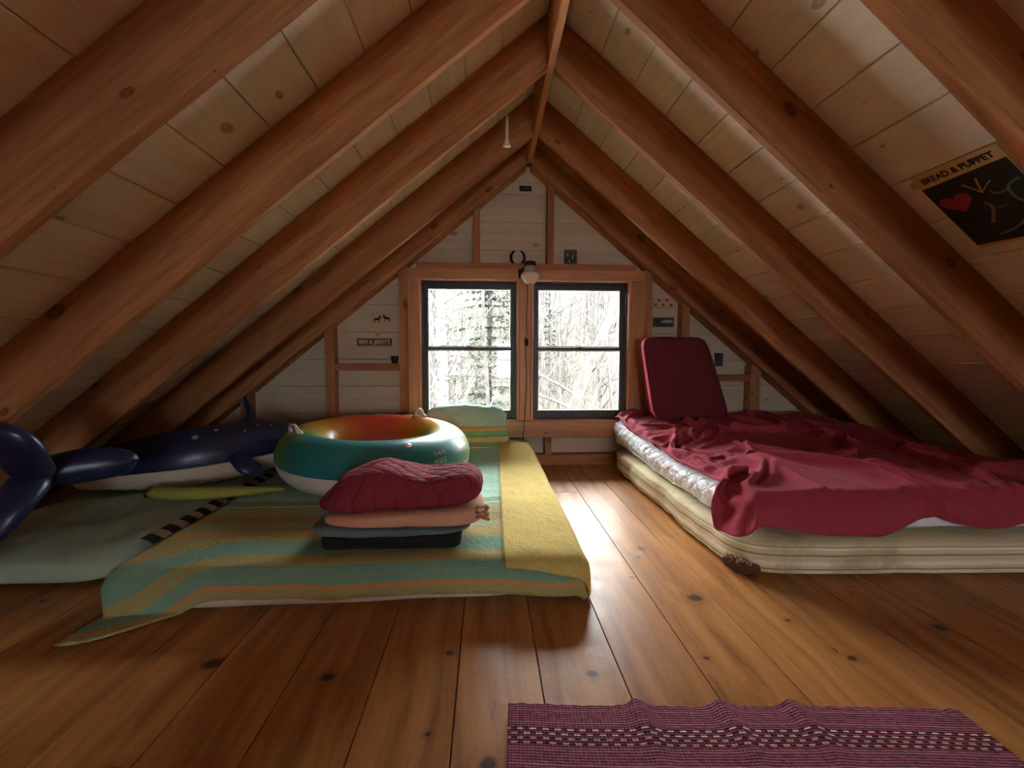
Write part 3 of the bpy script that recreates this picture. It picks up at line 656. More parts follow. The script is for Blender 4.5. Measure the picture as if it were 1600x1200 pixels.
-1,7,-1,-7,3,-2,-2,-1,3,2,-4,2,-2,1,-1,0,0,-1,1,-4,1,-2,1,0,0,6,3,-3,0,0,0,-3,1,-1,1,-6,-1,7,-1,2,-3,0,-14,6,13,0,1,1,0,-3,4,0,-12,8,5,-4,-1,-1,0,0,0,0,0,0,0,0,6,4,-3,-6,-1,0,1,9,-7,0,-1,-2,-1,-4,5,-8,9,0,0,-2,-2,2,5,4,-6,1,-1,1,-1,0,-1,
1,-7,1,5,0,0,-5,0,4,1,7,-3,3,-8,-2,0,0,-1,1,-5,3,6,-7,-1,-5,13,0,-1,-1,0,0,-3,1,-1,-2,-5,8,-1,-2,1,0,-8,-3,15,2,0,1,-3,-6,0,1,-2,8,3,-2,3,-4,-2,1,0,0,0,0,0,0,0,-1,6,2,0,-5,-2,-1,7,-4,9,-14,1,-4,3,1,-1,3,0,0,0,-1,1,1,2,-5,2,3,-4,3,0,0,
1,-6,2,8,-4,-1,-8,3,4,-1,-1,2,-1,5,-4,-3,-1,0,2,-5,4,1,-4,0,2,10,-4,0,-2,0,1,-4,-1,1,-5,2,5,-4,2,-1,-2,-9,13,5,0,0,-6,-1,4,1,1,3,1,0,-2,-2,-2,0,0,0,0,0,-1,0,0,0,0,0,6,4,-4,-3,-1,1,-1,8,-8,-4,-3,3,0,2,2,0,0,-1,1,-2,1,2,-1,0,-3,4,-1,1,0,
2,1,-11,-2,12,-12,10,5,-9,1,-3,0,3,-1,5,-1,-8,3,1,-1,-1,1,-1,-3,14,0,2,-10,2,1,-2,-3,0,0,-6,7,-4,5,-1,2,-13,8,9,0,-1,-7,4,3,1,-1,2,2,2,-7,2,-1,-4,2,-1,0,0,0,1,0,0,0,0,0,0,4,5,-4,-3,0,-6,-1,5,-2,-6,4,-4,8,1,0,-2,1,-1,4,-2,1,3,-6,0,3,1,3,-3,
2,3,3,2,-14,7,0,-13,9,-3,-1,1,-1,1,1,4,0,-3,-4,8,-5,-5,5,-4,2,1,1,8,-7,0,-2,-1,0,-6,5,0,4,-2,0,-10,4,11,1,-3,-3,5,0,1,-1,3,0,-1,3,4,-4,-2,0,-6,1,-1,0,0,0,0,0,0,0,0,0,0,4,3,-1,0,-4,-8,8,-2,13,-7,1,-5,0,-1,1,0,0,-5,6,0,3,0,-2,-1,1,2,-2,
2,-2,-3,2,1,3,-12,6,-1,0,3,-3,-1,3,0,-1,5,-3,-1,0,0,-12,8,2,-2,4,0,-4,3,-1,-1,-1,-2,-2,5,2,-1,0,-5,-5,14,3,-5,-1,2,1,2,0,2,-1,-1,-1,0,3,4,1,1,-7,-5,1,0,0,0,0,0,0,0,0,-1,1,0,3,0,-4,5,-13,4,5,-2,7,3,-7,0,0,1,-1,-2,2,0,0,4,-1,1,-2,0,-2,2,
2,6,-8,-9,9,4,-11,9,-8,1,1,1,2,0,1,1,0,-5,-10,10,1,9,-4,8,-7,-3,4,7,-8,-10,1,-1,-4,6,3,0,-3,0,-7,11,3,-6,3,1,1,2,0,0,-2,-1,0,1,1,2,1,5,1,-1,-8,-4,0,0,0,0,0,0,0,0,1,-1,1,0,2,3,-5,-8,9,-1,-4,8,3,-5,-1,1,0,-3,1,2,0,-1,9,-7,1,1,-2,-2,3,
3,-11,10,4,-10,-10,17,-10,6,2,-4,3,0,-1,-2,-3,-5,2,5,-1,2,2,-1,2,10,-1,-9,1,7,-8,-7,1,3,3,-2,-4,4,-9,8,5,-4,1,1,2,1,0,-1,-2,1,2,0,1,0,0,0,0,5,4,-5,-7,-2,0,0,0,0,0,0,0,0,0,-2,3,3,2,-9,2,-2,3,4,-4,-4,6,0,0,-2,1,-1,2,0,0,-1,10,2,-4,-2,-3,-1,
2,-2,6,-7,-9,1,8,-9,2,1,0,3,-1,1,-2,-3,2,1,6,2,-3,-4,4,0,1,1,5,-3,-8,7,-13,10,1,0,-5,1,-7,7,5,-4,0,4,1,1,-1,-1,1,1,0,0,1,-1,1,-1,1,0,-1,8,4,-9,-7,-1,1,0,0,0,0,0,-1,-1,2,0,0,3,5,-4,-2,-3,-4,5,-3,6,-1,-2,0,1,2,0,-1,0,-1,5,3,-4,-1,2,-3,
2,0,1,2,-3,-6,-5,4,-2,0,2,0,1,-2,-1,-3,0,2,5,6,6,-8,-2,0,5,0,1,4,-13,-2,20,-17,3,-7,1,-1,7,-3,0,1,4,1,-1,0,0,1,-1,1,1,0,0,0,0,0,-1,1,2,-6,12,2,-11,-3,-2,0,0,0,0,1,1,-2,0,0,1,2,7,-7,3,0,-1,-1,-8,10,-2,1,1,-3,2,0,1,0,1,0,1,-1,-2,-3,2,
1,8,-7,-6,-4,5,-9,8,-2,-1,3,0,-2,-3,0,2,-2,7,0,1,-2,3,1,-3,1,5,1,-1,9,-18,-8,13,-7,-1,5,2,-5,4,0,5,0,0,1,-1,1,0,1,0,-1,0,0,0,-1,0,1,-1,2,2,-5,12,0,-12,-2,0,0,0,0,-1,0,3,-4,-2,0,3,9,3,-3,-1,3,0,3,-13,2,0,-1,5,1,0,-2,0,0,-1,-4,7,1,-6,-1,
0,0,0,-9,4,1,-3,3,2,2,-4,-2,-1,2,-3,-2,2,4,1,-3,-1,8,-1,-1,-1,0,2,1,11,0,-18,1,-1,7,-2,-3,1,2,5,0,0,0,0,1,-1,0,0,0,1,-1,0,0,0,-1,0,0,1,4,-4,1,12,-6,-9,-1,0,0,0,0,0,-1,-1,0,-2,-1,2,13,0,-6,-2,6,6,-7,-4,-3,0,2,0,1,1,1,0,0,3,-2,-3,7,-11,
-1,-3,4,-2,-2,1,-1,4,6,-10,-2,0,2,-2,1,-4,6,0,-1,-3,3,-2,1,4,1,0,0,1,2,16,-7,-12,3,-3,-4,-1,6,3,0,1,0,1,-1,0,0,-1,-1,0,0,1,-1,-1,-1,2,-1,1,-1,3,3,-7,6,9,-10,-6,0,0,0,0,-1,-1,1,-2,2,-5,-2,18,-2,-2,-1,-4,8,5,-8,-7,1,0,0,0,1,0,2,-1,-2,-2,8,6,-13,
-1,-1,2,-2,-1,-1,3,2,-5,-2,4,0,0,-4,-3,6,0,0,-5,6,1,5,1,-4,-2,0,1,0,1,10,7,-8,-12,-3,0,8,2,1,0,0,0,-1,0,-1,0,0,0,-1,-1,-1,-1,0,2,0,1,-1,1,0,5,0,-8,9,5,-11,-2,0,0,-1,-2,1,-1,0,-1,-3,4,4,-4,2,4,2,-5,16,-4,2,-10,-3,1,0,0,-1,-3,2,3,1,-2,1,-5,
-2,6,-4,5,-7,-4,8,-1,-5,5,-2,-1,0,-4,-1,4,0,-1,4,-2,2,5,0,2,-7,1,0,0,0,-5,19,-13,-4,-2,9,1,0,-1,-1,-1,-1,-1,0,1,-1,0,-1,0,1,1,0,0,0,0,0,1,-1,0,2,7,-4,-5,10,-1,-9,0,-3,-3,2,1,4,-2,-4,3,5,1,-11,8,0,1,2,-3,13,-7,0,-6,0,-1,0,1,0,-1,-1,5,0,-4,-5,
-3,1,0,11,-8,0,3,-5,0,4,-8,3,-2,6,1,-6,0,-1,0,3,0,0,3,2,9,-12,0,0,-5,1,7,16,-4,-12,-2,0,-1,-1,0,-1,1,1,1,0,2,0,1,-2,-1,0,2,0,-2,0,0,0,1,-1,0,5,4,-5,0,9,-12,-1,-5,2,0,0,1,2,-1,-2,6,2,-5,2,0,-2,1,-2,4,1,1,-3,-1,1,-1,-1,1,2,-3,-1,1,-4,0,
-2,1,-1,10,-2,-2,2,-8,-1,2,3,-1,-10,2,10,5,-8,-1,1,0,0,0,-1,3,-1,8,-7,-3,3,3,1,12,-17,10,-6,-3,-2,2,0,2,0,0,0,0,0,1,0,1,-3,-1,0,2,0,-1,-1,0,0,0,1,-4,6,3,-3,5,-2,-12,4,-2,1,0,0,4,-1,4,-2,-1,-2,-5,-2,4,0,2,-3,2,4,-1,1,0,0,0,0,-1,5,-4,-3,-9,6,
-2,2,2,6,2,-1,-4,-1,-5,-2,9,-4,-4,4,0,1,3,-4,-2,0,0,-1,1,0,2,2,3,-4,4,3,-2,-1,-1,0,0,-1,0,-1,1,-1,0,0,0,0,0,0,0,2,2,-5,-1,0,1,0,-1,0,0,1,0,-3,-1,4,-4,-5,5,-3,1,1,0,0,0,0,7,-1,1,-1,-3,0,-1,-1,2,-6,1,5,0,2,0,0,0,-1,-1,1,-1,5,0,-6,-1,
-1,-1,4,5,8,-7,-1,6,-7,-6,3,-4,7,-4,0,3,2,0,-6,-2,0,1,1,0,-1,2,3,4,-5,0,-1,0,-1,2,-1,0,2,0,-1,0,0,0,0,0,-1,0,1,0,2,3,-6,-1,1,1,0,-1,-1,0,0,0,0,-6,1,-7,8,11,-13,3,-1,1,-1,0,0,0,4,1,-3,1,3,-3,-1,0,-4,3,-2,7,-1,0,1,0,-2,0,2,-2,4,2,-9,
-1,2,0,1,10,-4,2,4,-1,-12,0,3,6,-8,0,0,3,2,1,-5,-2,-1,0,0,0,1,1,0,4,-5,-2,3,1,-1,3,0,0,0,-1,-1,0,0,0,0,1,0,0,0,0,2,3,-5,-2,0,2,-1,0,0,-1,2,-4,1,3,-4,6,0,10,-14,-3,-1,1,0,0,3,-2,1,0,3,1,-5,0,-1,-1,1,1,3,0,-1,-2,-3,3,1,0,3,-1,0,-4,
0,-2,2,-1,12,-2,1,3,1,-10,-2,4,1,-5,-1,0,1,5,4,-4,-4,-2,0,0,0,-1,0,3,-1,0,-3,4,2,-1,1,1,0,-1,1,-1,-1,0,0,0,0,0,-1,0,0,1,4,2,-6,-2,0,1,0,-1,1,2,-3,5,-5,9,-1,-6,-2,9,-8,-5,0,0,0,2,-4,-4,9,3,-7,3,-2,0,2,1,4,-2,-3,-1,-3,3,2,-1,0,1,1,-1,-1,
0,5,-4,1,5,6,0,-1,4,-8,-6,-1,1,2,-1,-2,0,0,4,6,-5,-3,-3,0,0,0,0,0,2,2,-2,1,4,2,-7,2,-1,2,0,2,-2,-1,0,-1,0,0,1,0,0,0,0,3,4,-6,-3,0,0,0,0,2,1,2,-2,6,-8,0,5,-8,10,-9,-2,0,1,-4,-2,-5,14,-1,-11,3,2,3,0,3,2,-10,1,-1,5,2,-1,0,0,0,0,0,0,
1,-3,0,-5,8,15,-2,-1,-1,1,-8,-1,-4,4,-1,0,-2,0,1,4,5,-4,-3,-3,0,0,0,0,2,-1,-1,-2,4,0,1,0,1,-1,0,0,3,-2,-2,1,0,0,0,0,0,-1,0,1,4,2,-4,-2,-2,0,0,1,4,-1,8,-19,6,1,-1,8,-9,8,-6,-2,-1,-2,3,-9,6,-3,-1,1,-3,6,2,-4,-10,11,1,2,0,0,1,0,0,0,-1,-1,3,
1,2,1,-3,-7,7,7,0,4,2,-8,-3,-5,11,0,-5,0,-2,-1,1,6,5,-6,-3,-4,0,0,0,1,-1,1,-1,5,-6,7,-2,-1,0,1,1,0,2,-1,-2,0,0,-1,0,0,1,0,0,-1,6,3,-6,0,-3,-1,0,4,-2,3,-11,3,2,2,2,7,-9,-2,-1,-2,2,-1,-9,4,2,-3,-1,1,1,0,-3,5,1,2,1,0,0,-1,1,0,-4,2,0,3,
1,-4,3,7,1,-3,2,-4,9,2,-8,0,8,-11,3,6,-7,-2,-2,0,0,5,7,-6,-2,-4,0,0,-1,1,0,1,5,0,-2,-2,2,0,-1,0,0,1,3,-3,-2,0,1,0,0,-1,0,0,1,0,3,5,-6,1,-5,0,3,1,1,2,-18,7,0,3,2,15,-13,-8,-1,0,-1,1,-2,-7,10,2,-2,-6,1,2,5,1,0,0,0,0,0,-1,0,0,-3,-1,6,
0,0,1,1,2,2,-4,0,2,15,-7,-3,1,-5,-2,1,7,-3,-4,-3,0,0,5,6,-5,-2,-4,0,0,-1,4,1,5,-6,1,2,-3,0,0,0,0,0,0,4,-2,-2,0,-1,0,1,0,0,-1,0,1,3,4,-5,2,-5,-1,4,1,9,-13,-6,1,0,2,-1,19,-10,-8,-2,-10,13,-5,-5,7,-3,-5,3,1,5,0,0,0,0,0,0,0,0,-1,2,-7,4,3,
1,1,0,0,1,1,0,-3,-4,17,-1,-5,-3,1,-2,0,2,4,-1,-3,-4,0,0,6,6,-7,-2,-4,0,2,5,-1,4,-5,2,-3,0,-1,0,0,0,0,0,1,3,-2,-3,1,0,0,-1,0,1,0,-1,1,4,4,-5,1,-6,2,1,6,-5,-7,0,0,0,-1,1,12,-10,-8,4,1,-3,2,4,-8,1,4,2,-1,1,-1,-1,0,0,0,0,0,0,2,7,4,-10,
0,2,0,0,1,-1,4,-1,0,5,8,-6,-6,7,-8,-1,0,2,5,-4,-3,-3,0,0,5,8,-9,1,-4,2,2,1,2,-3,-1,-2,0,2,0,-1,0,0,0,0,0,4,-2,-3,0,0,1,-1,0,0,0,0,0,4,4,-6,5,-7,2,6,-3,-7,-1,-1,-1,1,-1,7,15,-16,-7,10,-13,5,1,8,0,-10,-2,0,0,1,1,0,0,0,0,0,2,0,3,-4,1,
-1,2,-1,1,0,0,-1,8,2,-4,9,-7,2,2,-5,-3,0,-1,-2,8,0,-5,-3,0,0,5,10,-11,1,2,-4,3,1,-4,0,-1,1,-1,0,1,0,0,0,-1,0,0,4,-1,-2,-1,0,1,-1,-1,1,0,1,-1,4,4,-7,4,-3,-2,7,-4,-1,-3,-1,-1,3,-2,-13,15,3,-12,4,5,0,2,1,1,-4,-5,0,0,0,0,0,1,0,0,-1,0,-1,5,-3,
-1,-1,0,0,0,-2,-2,2,4,0,13,0,-4,3,1,-6,-4,0,1,-1,4,1,-3,-4,0,0,5,9,-7,-6,3,2,-2,-1,1,-1,-1,1,0,0,0,0,-1,-1,1,0,1,3,-3,0,-1,-1,0,1,0,0,0,0,0,5,3,-5,-10,-1,10,2,-3,-4,-1,1,-1,-2,5,-6,9,-10,5,1,3,1,-3,2,-2,-4,0,1,0,0,0,-1,0,0,0,0,0,1,0,
0,1,-4,-1,-5,0,5,-1,-4,5,6,9,0,-1,8,-10,0,-6,3,-5,3,6,-2,-3,-2,-1,-2,4,0,2,-4,0,2,2,-1,1,0,-1,0,0,0,-1,-2,2,0,0,0,1,5,-4,-1,-2,1,0,0,0,-1,1,0,0,2,-7,-7,12,5,-1,-9,5,-4,-1,0,0,1,6,0,-10,11,-3,-2,-2,5,-4,-3,2,0,-1,0,0,0,0,0,0,0,-1,1,1,2,
1,-3,-4,-4,4,5,-2,-8,8,0,-2,10,5,-4,5,2,-3,0,-7,1,-4,-1,6,2,-7,-2,1,-1,-4,4,3,-7,1,8,1,1,0,0,-1,-1,-2,0,2,0,0,1,0,-1,0,4,-1,-3,0,0,0,-1,1,0,1,-1,-2,-1,-1,3,-8,3,6,-3,0,-2,1,3,3,2,-5,0,-1,1,-4,3,-6,2,0,1,0,0,0,0,0,0,0,0,0,0,0,1,1,
1,-3,3,-3,1,-1,-10,7,2,-1,1,5,4,5,-3,11,-13,6,-6,1,-4,-1,-2,2,4,-8,0,2,3,-9,-3,4,-5,16,-2,1,1,0,-1,-4,1,1,1,0,0,-1,0,1,-1,1,0,-1,0,0,-1,1,0,0,0,-1,4,-8,2,0,-3,2,2,1,-2,-1,-1,2,-14,3,0,16,-1,-6,2,-1,-2,0,-1,2,0,0,0,0,0,0,0,1,0,0,-2,2,2,
1,3,-5,4,-3,-9,0,6,0,-2,1,5,3,0,6,3,0,-5,8,-9,-4,-3,0,-2,-4,6,-2,-1,10,0,-1,-7,12,3,-12,2,1,-1,-1,-1,1,0,0,0,0,0,0,0,1,-1,-1,2,-1,-1,1,0,0,0,-3,-4,1,-1,4,0,2,0,-3,3,1,-3,0,-4,-8,-1,1,16,-3,-4,1,-4,5,-2,-2,3,0,0,0,0,1,0,0,-1,0,0,1,-9,11,
0,-2,1,-7,2,-4,9,-1,-3,1,4,0,1,3,-1,2,8,-9,-6,8,-4,-2,-3,-2,6,1,2,-2,-1,5,5,-2,-3,-4,10,-7,-1,-2,2,0,0,0,0,0,-1,0,0,0,0,1,3,1,-3,-2,0,0,-1,-3,-6,3,0,-6,11,-1,2,-2,0,-4,4,5,-4,-10,0,8,-2,-2,3,5,2,-4,-6,-6,8,1,1,0,0,0,-1,0,1,-3,-1,-2,-1,-3,12,
1,1,-8,-1,-3,4,3,-3,2,3,0,0,-1,1,-3,-2,-3,10,2,-2,5,-6,-3,1,2,3,0,2,2,3,-5,8,-6,-4,3,3,-7,2,-3,2,0,0,0,0,1,0,-1,0,0,0,0,3,2,-1,-3,-1,-6,-3,1,0,0,2,2,-4,5,3,1,-12,-1,2,3,-8,7,-1,3,3,2,4,-2,-3,-1,1,0,-1,-1,0,0,0,0,0,0,-1,-3,2,-8,5,6,
0,2,7,-18,-5,10,-3,4,1,1,-1,0,0,0,-3,0,1,5,8,-1,6,-15,-1,1,0,1,1,1,-1,4,1,-2,-5,7,0,3,3,-6,-5,1,0,0,1,0,0,0,1,0,0,0,0,1,1,3,-2,-7,-1,-7,6,-2,-2,7,-4,-6,7,5,3,-7,-3,-4,0,-3,13,-4,0,3,4,4,-3,0,-5,6,0,-6,-2,0,0,0,0,0,-1,2,-3,0,0,3,0,
0,-7,6,9,-11,0,2,0,0,-2,0,0,1,0,-3,-4,7,1,-1,4,2,7,-3,2,-6,-4,-2,-1,0,-1,7,-10,8,-4,3,5,1,1,-1,-3,-2,0,-1,1,0,0,0,0,0,0,1,0,0,-5,3,1,-7,3,-1,1,-4,10,-6,-3,3,5,2,-3,-5,-3,-2,7,3,-6,9,-3,-1,-2,2,6,-1,1,-5,4,-2,-3,-1,0,0,0,-1,0,0,-2,0,8,-4,
-1,3,-5,-2,8,-4,0,-1,-1,0,1,0,0,0,-1,1,2,-1,-1,2,-6,13,3,-10,-6,4,1,-3,-1,0,0,3,-4,6,-1,-2,1,2,2,-1,1,0,0,-2,0,0,0,0,0,0,0,0,2,5,0,-14,0,3,0,-2,1,2,-5,2,4,4,2,-4,-3,-1,-3,6,1,-2,0,1,1,1,-1,5,0,-2,1,-2,2,0,-4,-2,0,0,1,1,3,-1,-2,2,-3,
-2,-2,-3,12,-6,-1,0,-2,1,0,0,1,0,-1,8,0,-6,-1,-3,-4,-3,8,-5,-3,9,-1,1,2,-5,0,0,8,-2,4,0,2,0,-7,-3,7,1,-1,0,1,-1,-2,0,0,0,0,1,0,-1,-1,-2,3,-4,-1,-2,7,-4,-5,-4,2,7,2,2,1,-3,6,-4,1,1,2,-8,3,0,0,4,-1,0,2,-7,1,2,2,3,-7,0,1,0,0,1,-3,8,-10,2,
-2,-8,1,-2,8,-1,0,1,0,1,0,-1,0,0,0,1,-1,-5,3,-6,8,-1,3,2,-4,-1,-3,0,7,0,-2,-2,5,-5,0,0,-4,-2,10,-1,-1,1,0,0,1,2,0,0,0,0,-2,-1,-2,-5,1,-4,11,-1,-3,-1,-11,8,1,2,4,1,-1,-4,5,-6,3,5,-1,3,-3,-1,-1,0,0,-1,3,2,-3,0,0,1,1,8,-8,-3,-1,-1,2,7,-2,7,-13,
-2,-6,-1,4,-2,2,1,1,1,0,0,0,-1,-3,0,1,2,0,-4,8,-4,1,2,-1,0,-3,1,1,0,0,-4,3,-2,0,1,-5,-2,11,0,0,0,0,1,0,0,0,0,0,-3,0,-1,-1,-3,1,-3,-3,2,3,3,-1,0,-1,1,2,0,1,0,2,0,0,-2,5,-2,2,-2,-1,-1,0,0,-3,3,0,7,-7,0,0,1,1,5,-4,-2,0,1,-3,1,2,-4,
-3,6,-5,0,-3,4,-2,1,0,0,0,-2,-5,2,-3,-8,7,4,2,-4,7,0,-5,4,0,1,2,-3,0,-2,-11,4,6,4,-5,0,4,2,1,0,1,1,-1,0,0,0,-1,-4,2,-2,0,0,-2,2,-8,3,-1,2,4,-1,0,3,0,-1,0,0,-9,20,-5,-6,1,2,3,2,1,-3,-6,2,1,-5,2,-5,7,4,-4,0,0,0,3,2,-4,1,0,0,-3,-1,1,
-2,-1,4,-8,10,-8,2,0,0,0,-4,-3,4,-4,-2,11,-4,-3,0,6,-1,-2,2,1,-3,2,-1,3,-4,-8,9,-1,0,-3,1,3,5,0,0,0,1,-1,0,0,-1,-2,-3,1,-2,1,2,-1,-2,0,-10,10,6,-1,-4,-1,3,0,1,0,-1,-4,7,-3,4,-4,2,0,6,-2,4,-8,0,-1,0,-6,2,4,4,7,-5,-4,0,0,0,4,-5,0,0,2,-3,-13,13,
-1,1,-3,9,-9,1,0,-1,0,-6,0,3,-4,2,7,0,-2,-4,0,4,1,0,5,-7,3,-1,-1,0,1,4,-8,0,0,1,3,3,0,0,0,0,0,0,0,-2,-3,-1,-1,0,3,1,-1,-3,1,-4,-2,9,1,4,-3,-8,6,2,4,-7,-2,1,3,-1,2,-3,2,0,1,2,5,-9,3,-4,0,-2,5,0,2,0,7,-3,-6,0,0,0,-1,0,-3,-8,5,-1,7,
0,5,-8,-4,6,-2,0,0,-6,2,2,-3,3,4,1,-1,0,2,-3,0,-1,3,1,1,-1,1,-2,-1,2,0,-4,2,0,2,1,0,-1,0,0,0,0,0,-3,-3,1,-5,4,3,0,0,-1,-5,3,-9,8,3,0,0,7,7,-16,3,9,-11,0,2,0,-5,8,-3,2,-1,-1,3,4,-6,1,-2,-3,5,-2,3,0,1,2,3,-3,-4,0,0,1,-7,-2,2,-7,5,8,
1,-14,7,2,3,1,-4,-4,2,2,-2,3,3,0,0,0,1,2,-4,-1,1,-1,5,-1,1,-2,-1,-1,-4,-8,13,-1,4,0,-1,-1,0,0,0,0,-2,-3,-1,-1,-3,6,2,0,0,-1,-4,0,0,-5,9,-1,0,1,0,3,1,-4,3,7,-6,-5,-1,-1,4,2,3,-2,-2,1,0,-2,0,-2,-4,6,-1,4,0,0,0,3,5,-5,-5,0,4,0,-8,3,-3,5,0,
1,-3,1,-4,-3,1,4,-2,1,-1,3,2,0,0,-1,1,2,-1,-2,-1,0,1,1,-2,0,-1,3,2,-6,7,2,2,-2,-3,-3,0,1,0,0,-1,-3,0,-4,0,5,2,-1,0,0,0,-5,3,-5,2,6,0,-2,0,1,0,14,-12,-2,4,-1,-3,-3,1,-1,6,0,2,-1,-2,1,-2,-1,-1,-3,4,1,2,0,0,0,1,3,4,-3,-6,4,-1,-3,0,-2,5,-2,
2,-4,3,1,0,-2,-1,0,1,2,-2,0,0,0,1,0,3,-7,2,-1,1,-1,1,12,-14,4,-6,-8,7,8,5,1,-1,-7,-1,1,0,0,-2,-3,2,-8,2,6,1,0,0,1,0,-3,-2,4,-8,5,3,1,1,-3,0,0,11,-7,-6,-1,7,-4,-2,2,-1,4,1,1,-1,3,-5,0,-1,-1,4,-6,7,-1,0,0,0,0,0,3,1,-3,-1,2,-2,0,-2,1,2,
3,0,-3,3,3,-4,-2,1,1,0,0,-2,0,0,0,2,2,1,5,-14,0,1,-5,-1,21,-12,2,-5,2,1,1,0,-5,3,2,-1,0,-2,-1,0,-9,5,6,0,0,0,0,-1,0,-4,1,0,-6,9,0,0,1,1,-3,-2,-2,9,-5,3,1,-4,-3,11,-10,7,-1,0,3,-4,-2,2,-2,-2,4,0,1,1,-1,0,0,-1,-2,1,5,2,-3,-2,3,-7,2,1,3,
2,-2,1,2,0,-3,0,3,1,0,0,-2,-1,0,0,0,1,1,1,-7,0,-6,1,5,1,5,-8,3,2,-2,0,2,6,1,-5,-3,-2,0,-2,-9,6,6,0,1,0,0,0,0,-1,-4,3,-6,3,4,0,0,0,2,-4,-2,0,10,-2,2,-1,-4,-1,3,4,1,-4,-1,-1,0,-2,2,-1,0,-4,6,1,-1,1,-1,-1,-2,2,-1,1,3,0,-2,5,-13,15,-3,-3,
2,0,2,-1,0,-1,-1,2,-1,1,3,-2,-2,-2,0,0,0,3,0,-6,-4,4,-1,3,-2,2,0,6,-5,-2,0,0,4,5,-10,1,0,-3,-10,9,5,0,0,-1,0,0,0,0,-1,-4,3,-11,12,2,-1,0,1,-2,1,-1,1,3,2,-1,-4,2,1,2,5,-3,0,-3,1,-6,2,1,-2,3,3,-3,0,1,0,-2,-1,2,-2,2,-1,-1,-1,-1,7,-4,-1,1,2,
1,2,-5,6,-3,0,0,1,0,0,0,6,-3,-2,-2,0,-3,2,1,-2,1,-4,5,0,1,1,7,-6,-3,-3,0,0,0,-1,6,-5,-4,-9,10,4,0,0,0,0,0,0,0,0,-5,1,-2,-2,7,0,1,0,-1,-5,2,3,0,-1,7,-1,-7,3,-1,1,4,0,1,-2,-7,1,0,10,-4,2,-7,5,0,0,-2,0,1,0,0,-2,1,0,-1,3,-14,10,2,0,1,
1,-2,1,2,-1,0,2,-1,0,0,0,0,5,-2,-2,-6,1,1,-12,18,-4,-1,1,0,1,4,-2,0,-4,-2,-1,0,0,-5,1,-3,-4,9,4,-1,1,0,0,0,0,0,0,-1,-7,6,-7,7,1,0,0,0,-4,1,2,1,1,1,6,-2,2,0,-6,1,0,-1,-3,0,0,4,-3,7,2,-2,-1,-2,0,0,-2,0,1,-4,1,1,1,-1,-1,0,-1,10,-4,-1,-1,
0,-2,6,-5,2,2,0,1,-2,0,0,0,0,5,0,3,-11,-3,9,-1,-2,-2,0,0,0,1,1,4,-5,-3,0,0,1,2,-1,5,-8,4,-2,0,-1,0,0,0,0,0,0,-2,-4,4,-4,8,-1,-1,0,-2,-2,5,1,0,0,-2,-2,9,1,-3,12,-15,-8,3,0,0,7,-5,3,6,0,1,6,-9,-3,0,-2,0,-3,4,-1,0,0,-1,1,2,5,0,-6,-2,2,
0,1,-1,1,-4,8,-1,-1,3,-3,-1,0,0,-1,2,-13,7,0,4,-2,3,2,-4,0,0,0,2,1,-5,4,-2,0,0,7,-3,-8,8,-1,0,-3,-1,0,0,0,0,0,0,-5,3,-3,0,5,1,0,-2,-4,5,0,-1,-4,-1,3,2,-2,0,-1,-1,6,2,3,-4,-2,-9,4,-2,-4,11,1,1,8,-5,-3,-2,-1,2,0,0,-1,0,0,4,-6,7,-1,6,0,-9,
0,6,2,-8,5,-2,2,-1,-2,2,-2,0,0,-3,-4,11,-10,7,-2,4,-3,0,-1,0,0,-3,4,4,-1,-2,-2,0,0,0,-10,10,5,-3,1,2,-5,-2,0,0,0,0,-2,-4,6,-5,4,2,0,-1,-3,4,0,0,-3,-1,0,1,0,3,-1,-7,0,5,3,3,0,-8,2,-7,1,6,0,6,-2,2,0,-3,1,-2,0,1,-1,0,-1,4,2,-3,4,3,1,6,-15,
-1,8,2,-4,1,0,-2,0,-3,-1,2,0,1,-11,4,-10,12,2,2,5,-5,4,-5,-1,-3,3,2,0,0,-1,0,0,0,0,1,-2,2,4,-3,1,3,-4,-5,0,0,0,-2,-2,6,-9,9,1,-2,-5,2,2,1,1,-7,5,1,-4,0,3,2,0,-3,1,2,0,-8,13,-4,-11,7,2,2,2,1,-5,2,5,-1,-2,-3,-4,4,0,-1,1,-14,15,1,3,1,-3,-4,
-1,11,-1,5,-7,3,-5,-2,-1,-1,0,-4,-10,15,-1,-2,2,-1,2,0,0,-1,7,-6,0,0,-1,1,0,0,0,-1,0,0,3,-1,-1,1,3,-3,1,2,0,-6,-2,0,-3,2,1,0,3,-2,-3,4,1,-2,0,-4,5,-3,0,3,1,-4,-1,5,-1,-1,-1,-6,13,-11,-7,13,1,-2,0,0,4,-4,1,0,7,3,-5,-2,-3,0,2,0,0,0,-2,-3,-1,5,-2,
-1,-2,8,-3,10,-5,2,-6,-1,-2,-7,1,9,-1,-1,-1,1,1,0,-1,0,0,2,3,-2,-3,1,0,-1,1,0,0,0,-1,3,-1,0,-1,-1,2,-3,4,1,-2,-3,-1,-6,5,-1,5,-3,-5,3,3,2,-1,-3,-4,0,3,2,-2,-2,1,2,3,-5,2,0,3,-3,-1,7,-1,-4,0,0,0,1,2,-1,-2,1,2,2,-1,-3,1,0,-1,4,-4,-5,-2,5,0,1,
0,2,0,0,1,8,-7,6,-4,-15,7,3,1,1,-1,-2,1,-2,-3,4,4,-2,-1,-4,3,2,-5,-8,11,3,-1,1,-2,-3,7,-1,0,-2,-3,0,1,-1,4,2,-3,-7,-1,3,-10,14,-1,-4,3,0,0,3,-6,3,-4,2,0,0,-3,2,1,4,-1,1,2,-2,-3,1,1,3,-3,0,0,-1,-1,7,-4,-1,-3,-5,6,2,2,0,-5,-6,9,-1,-4,3,-1,-4,7,
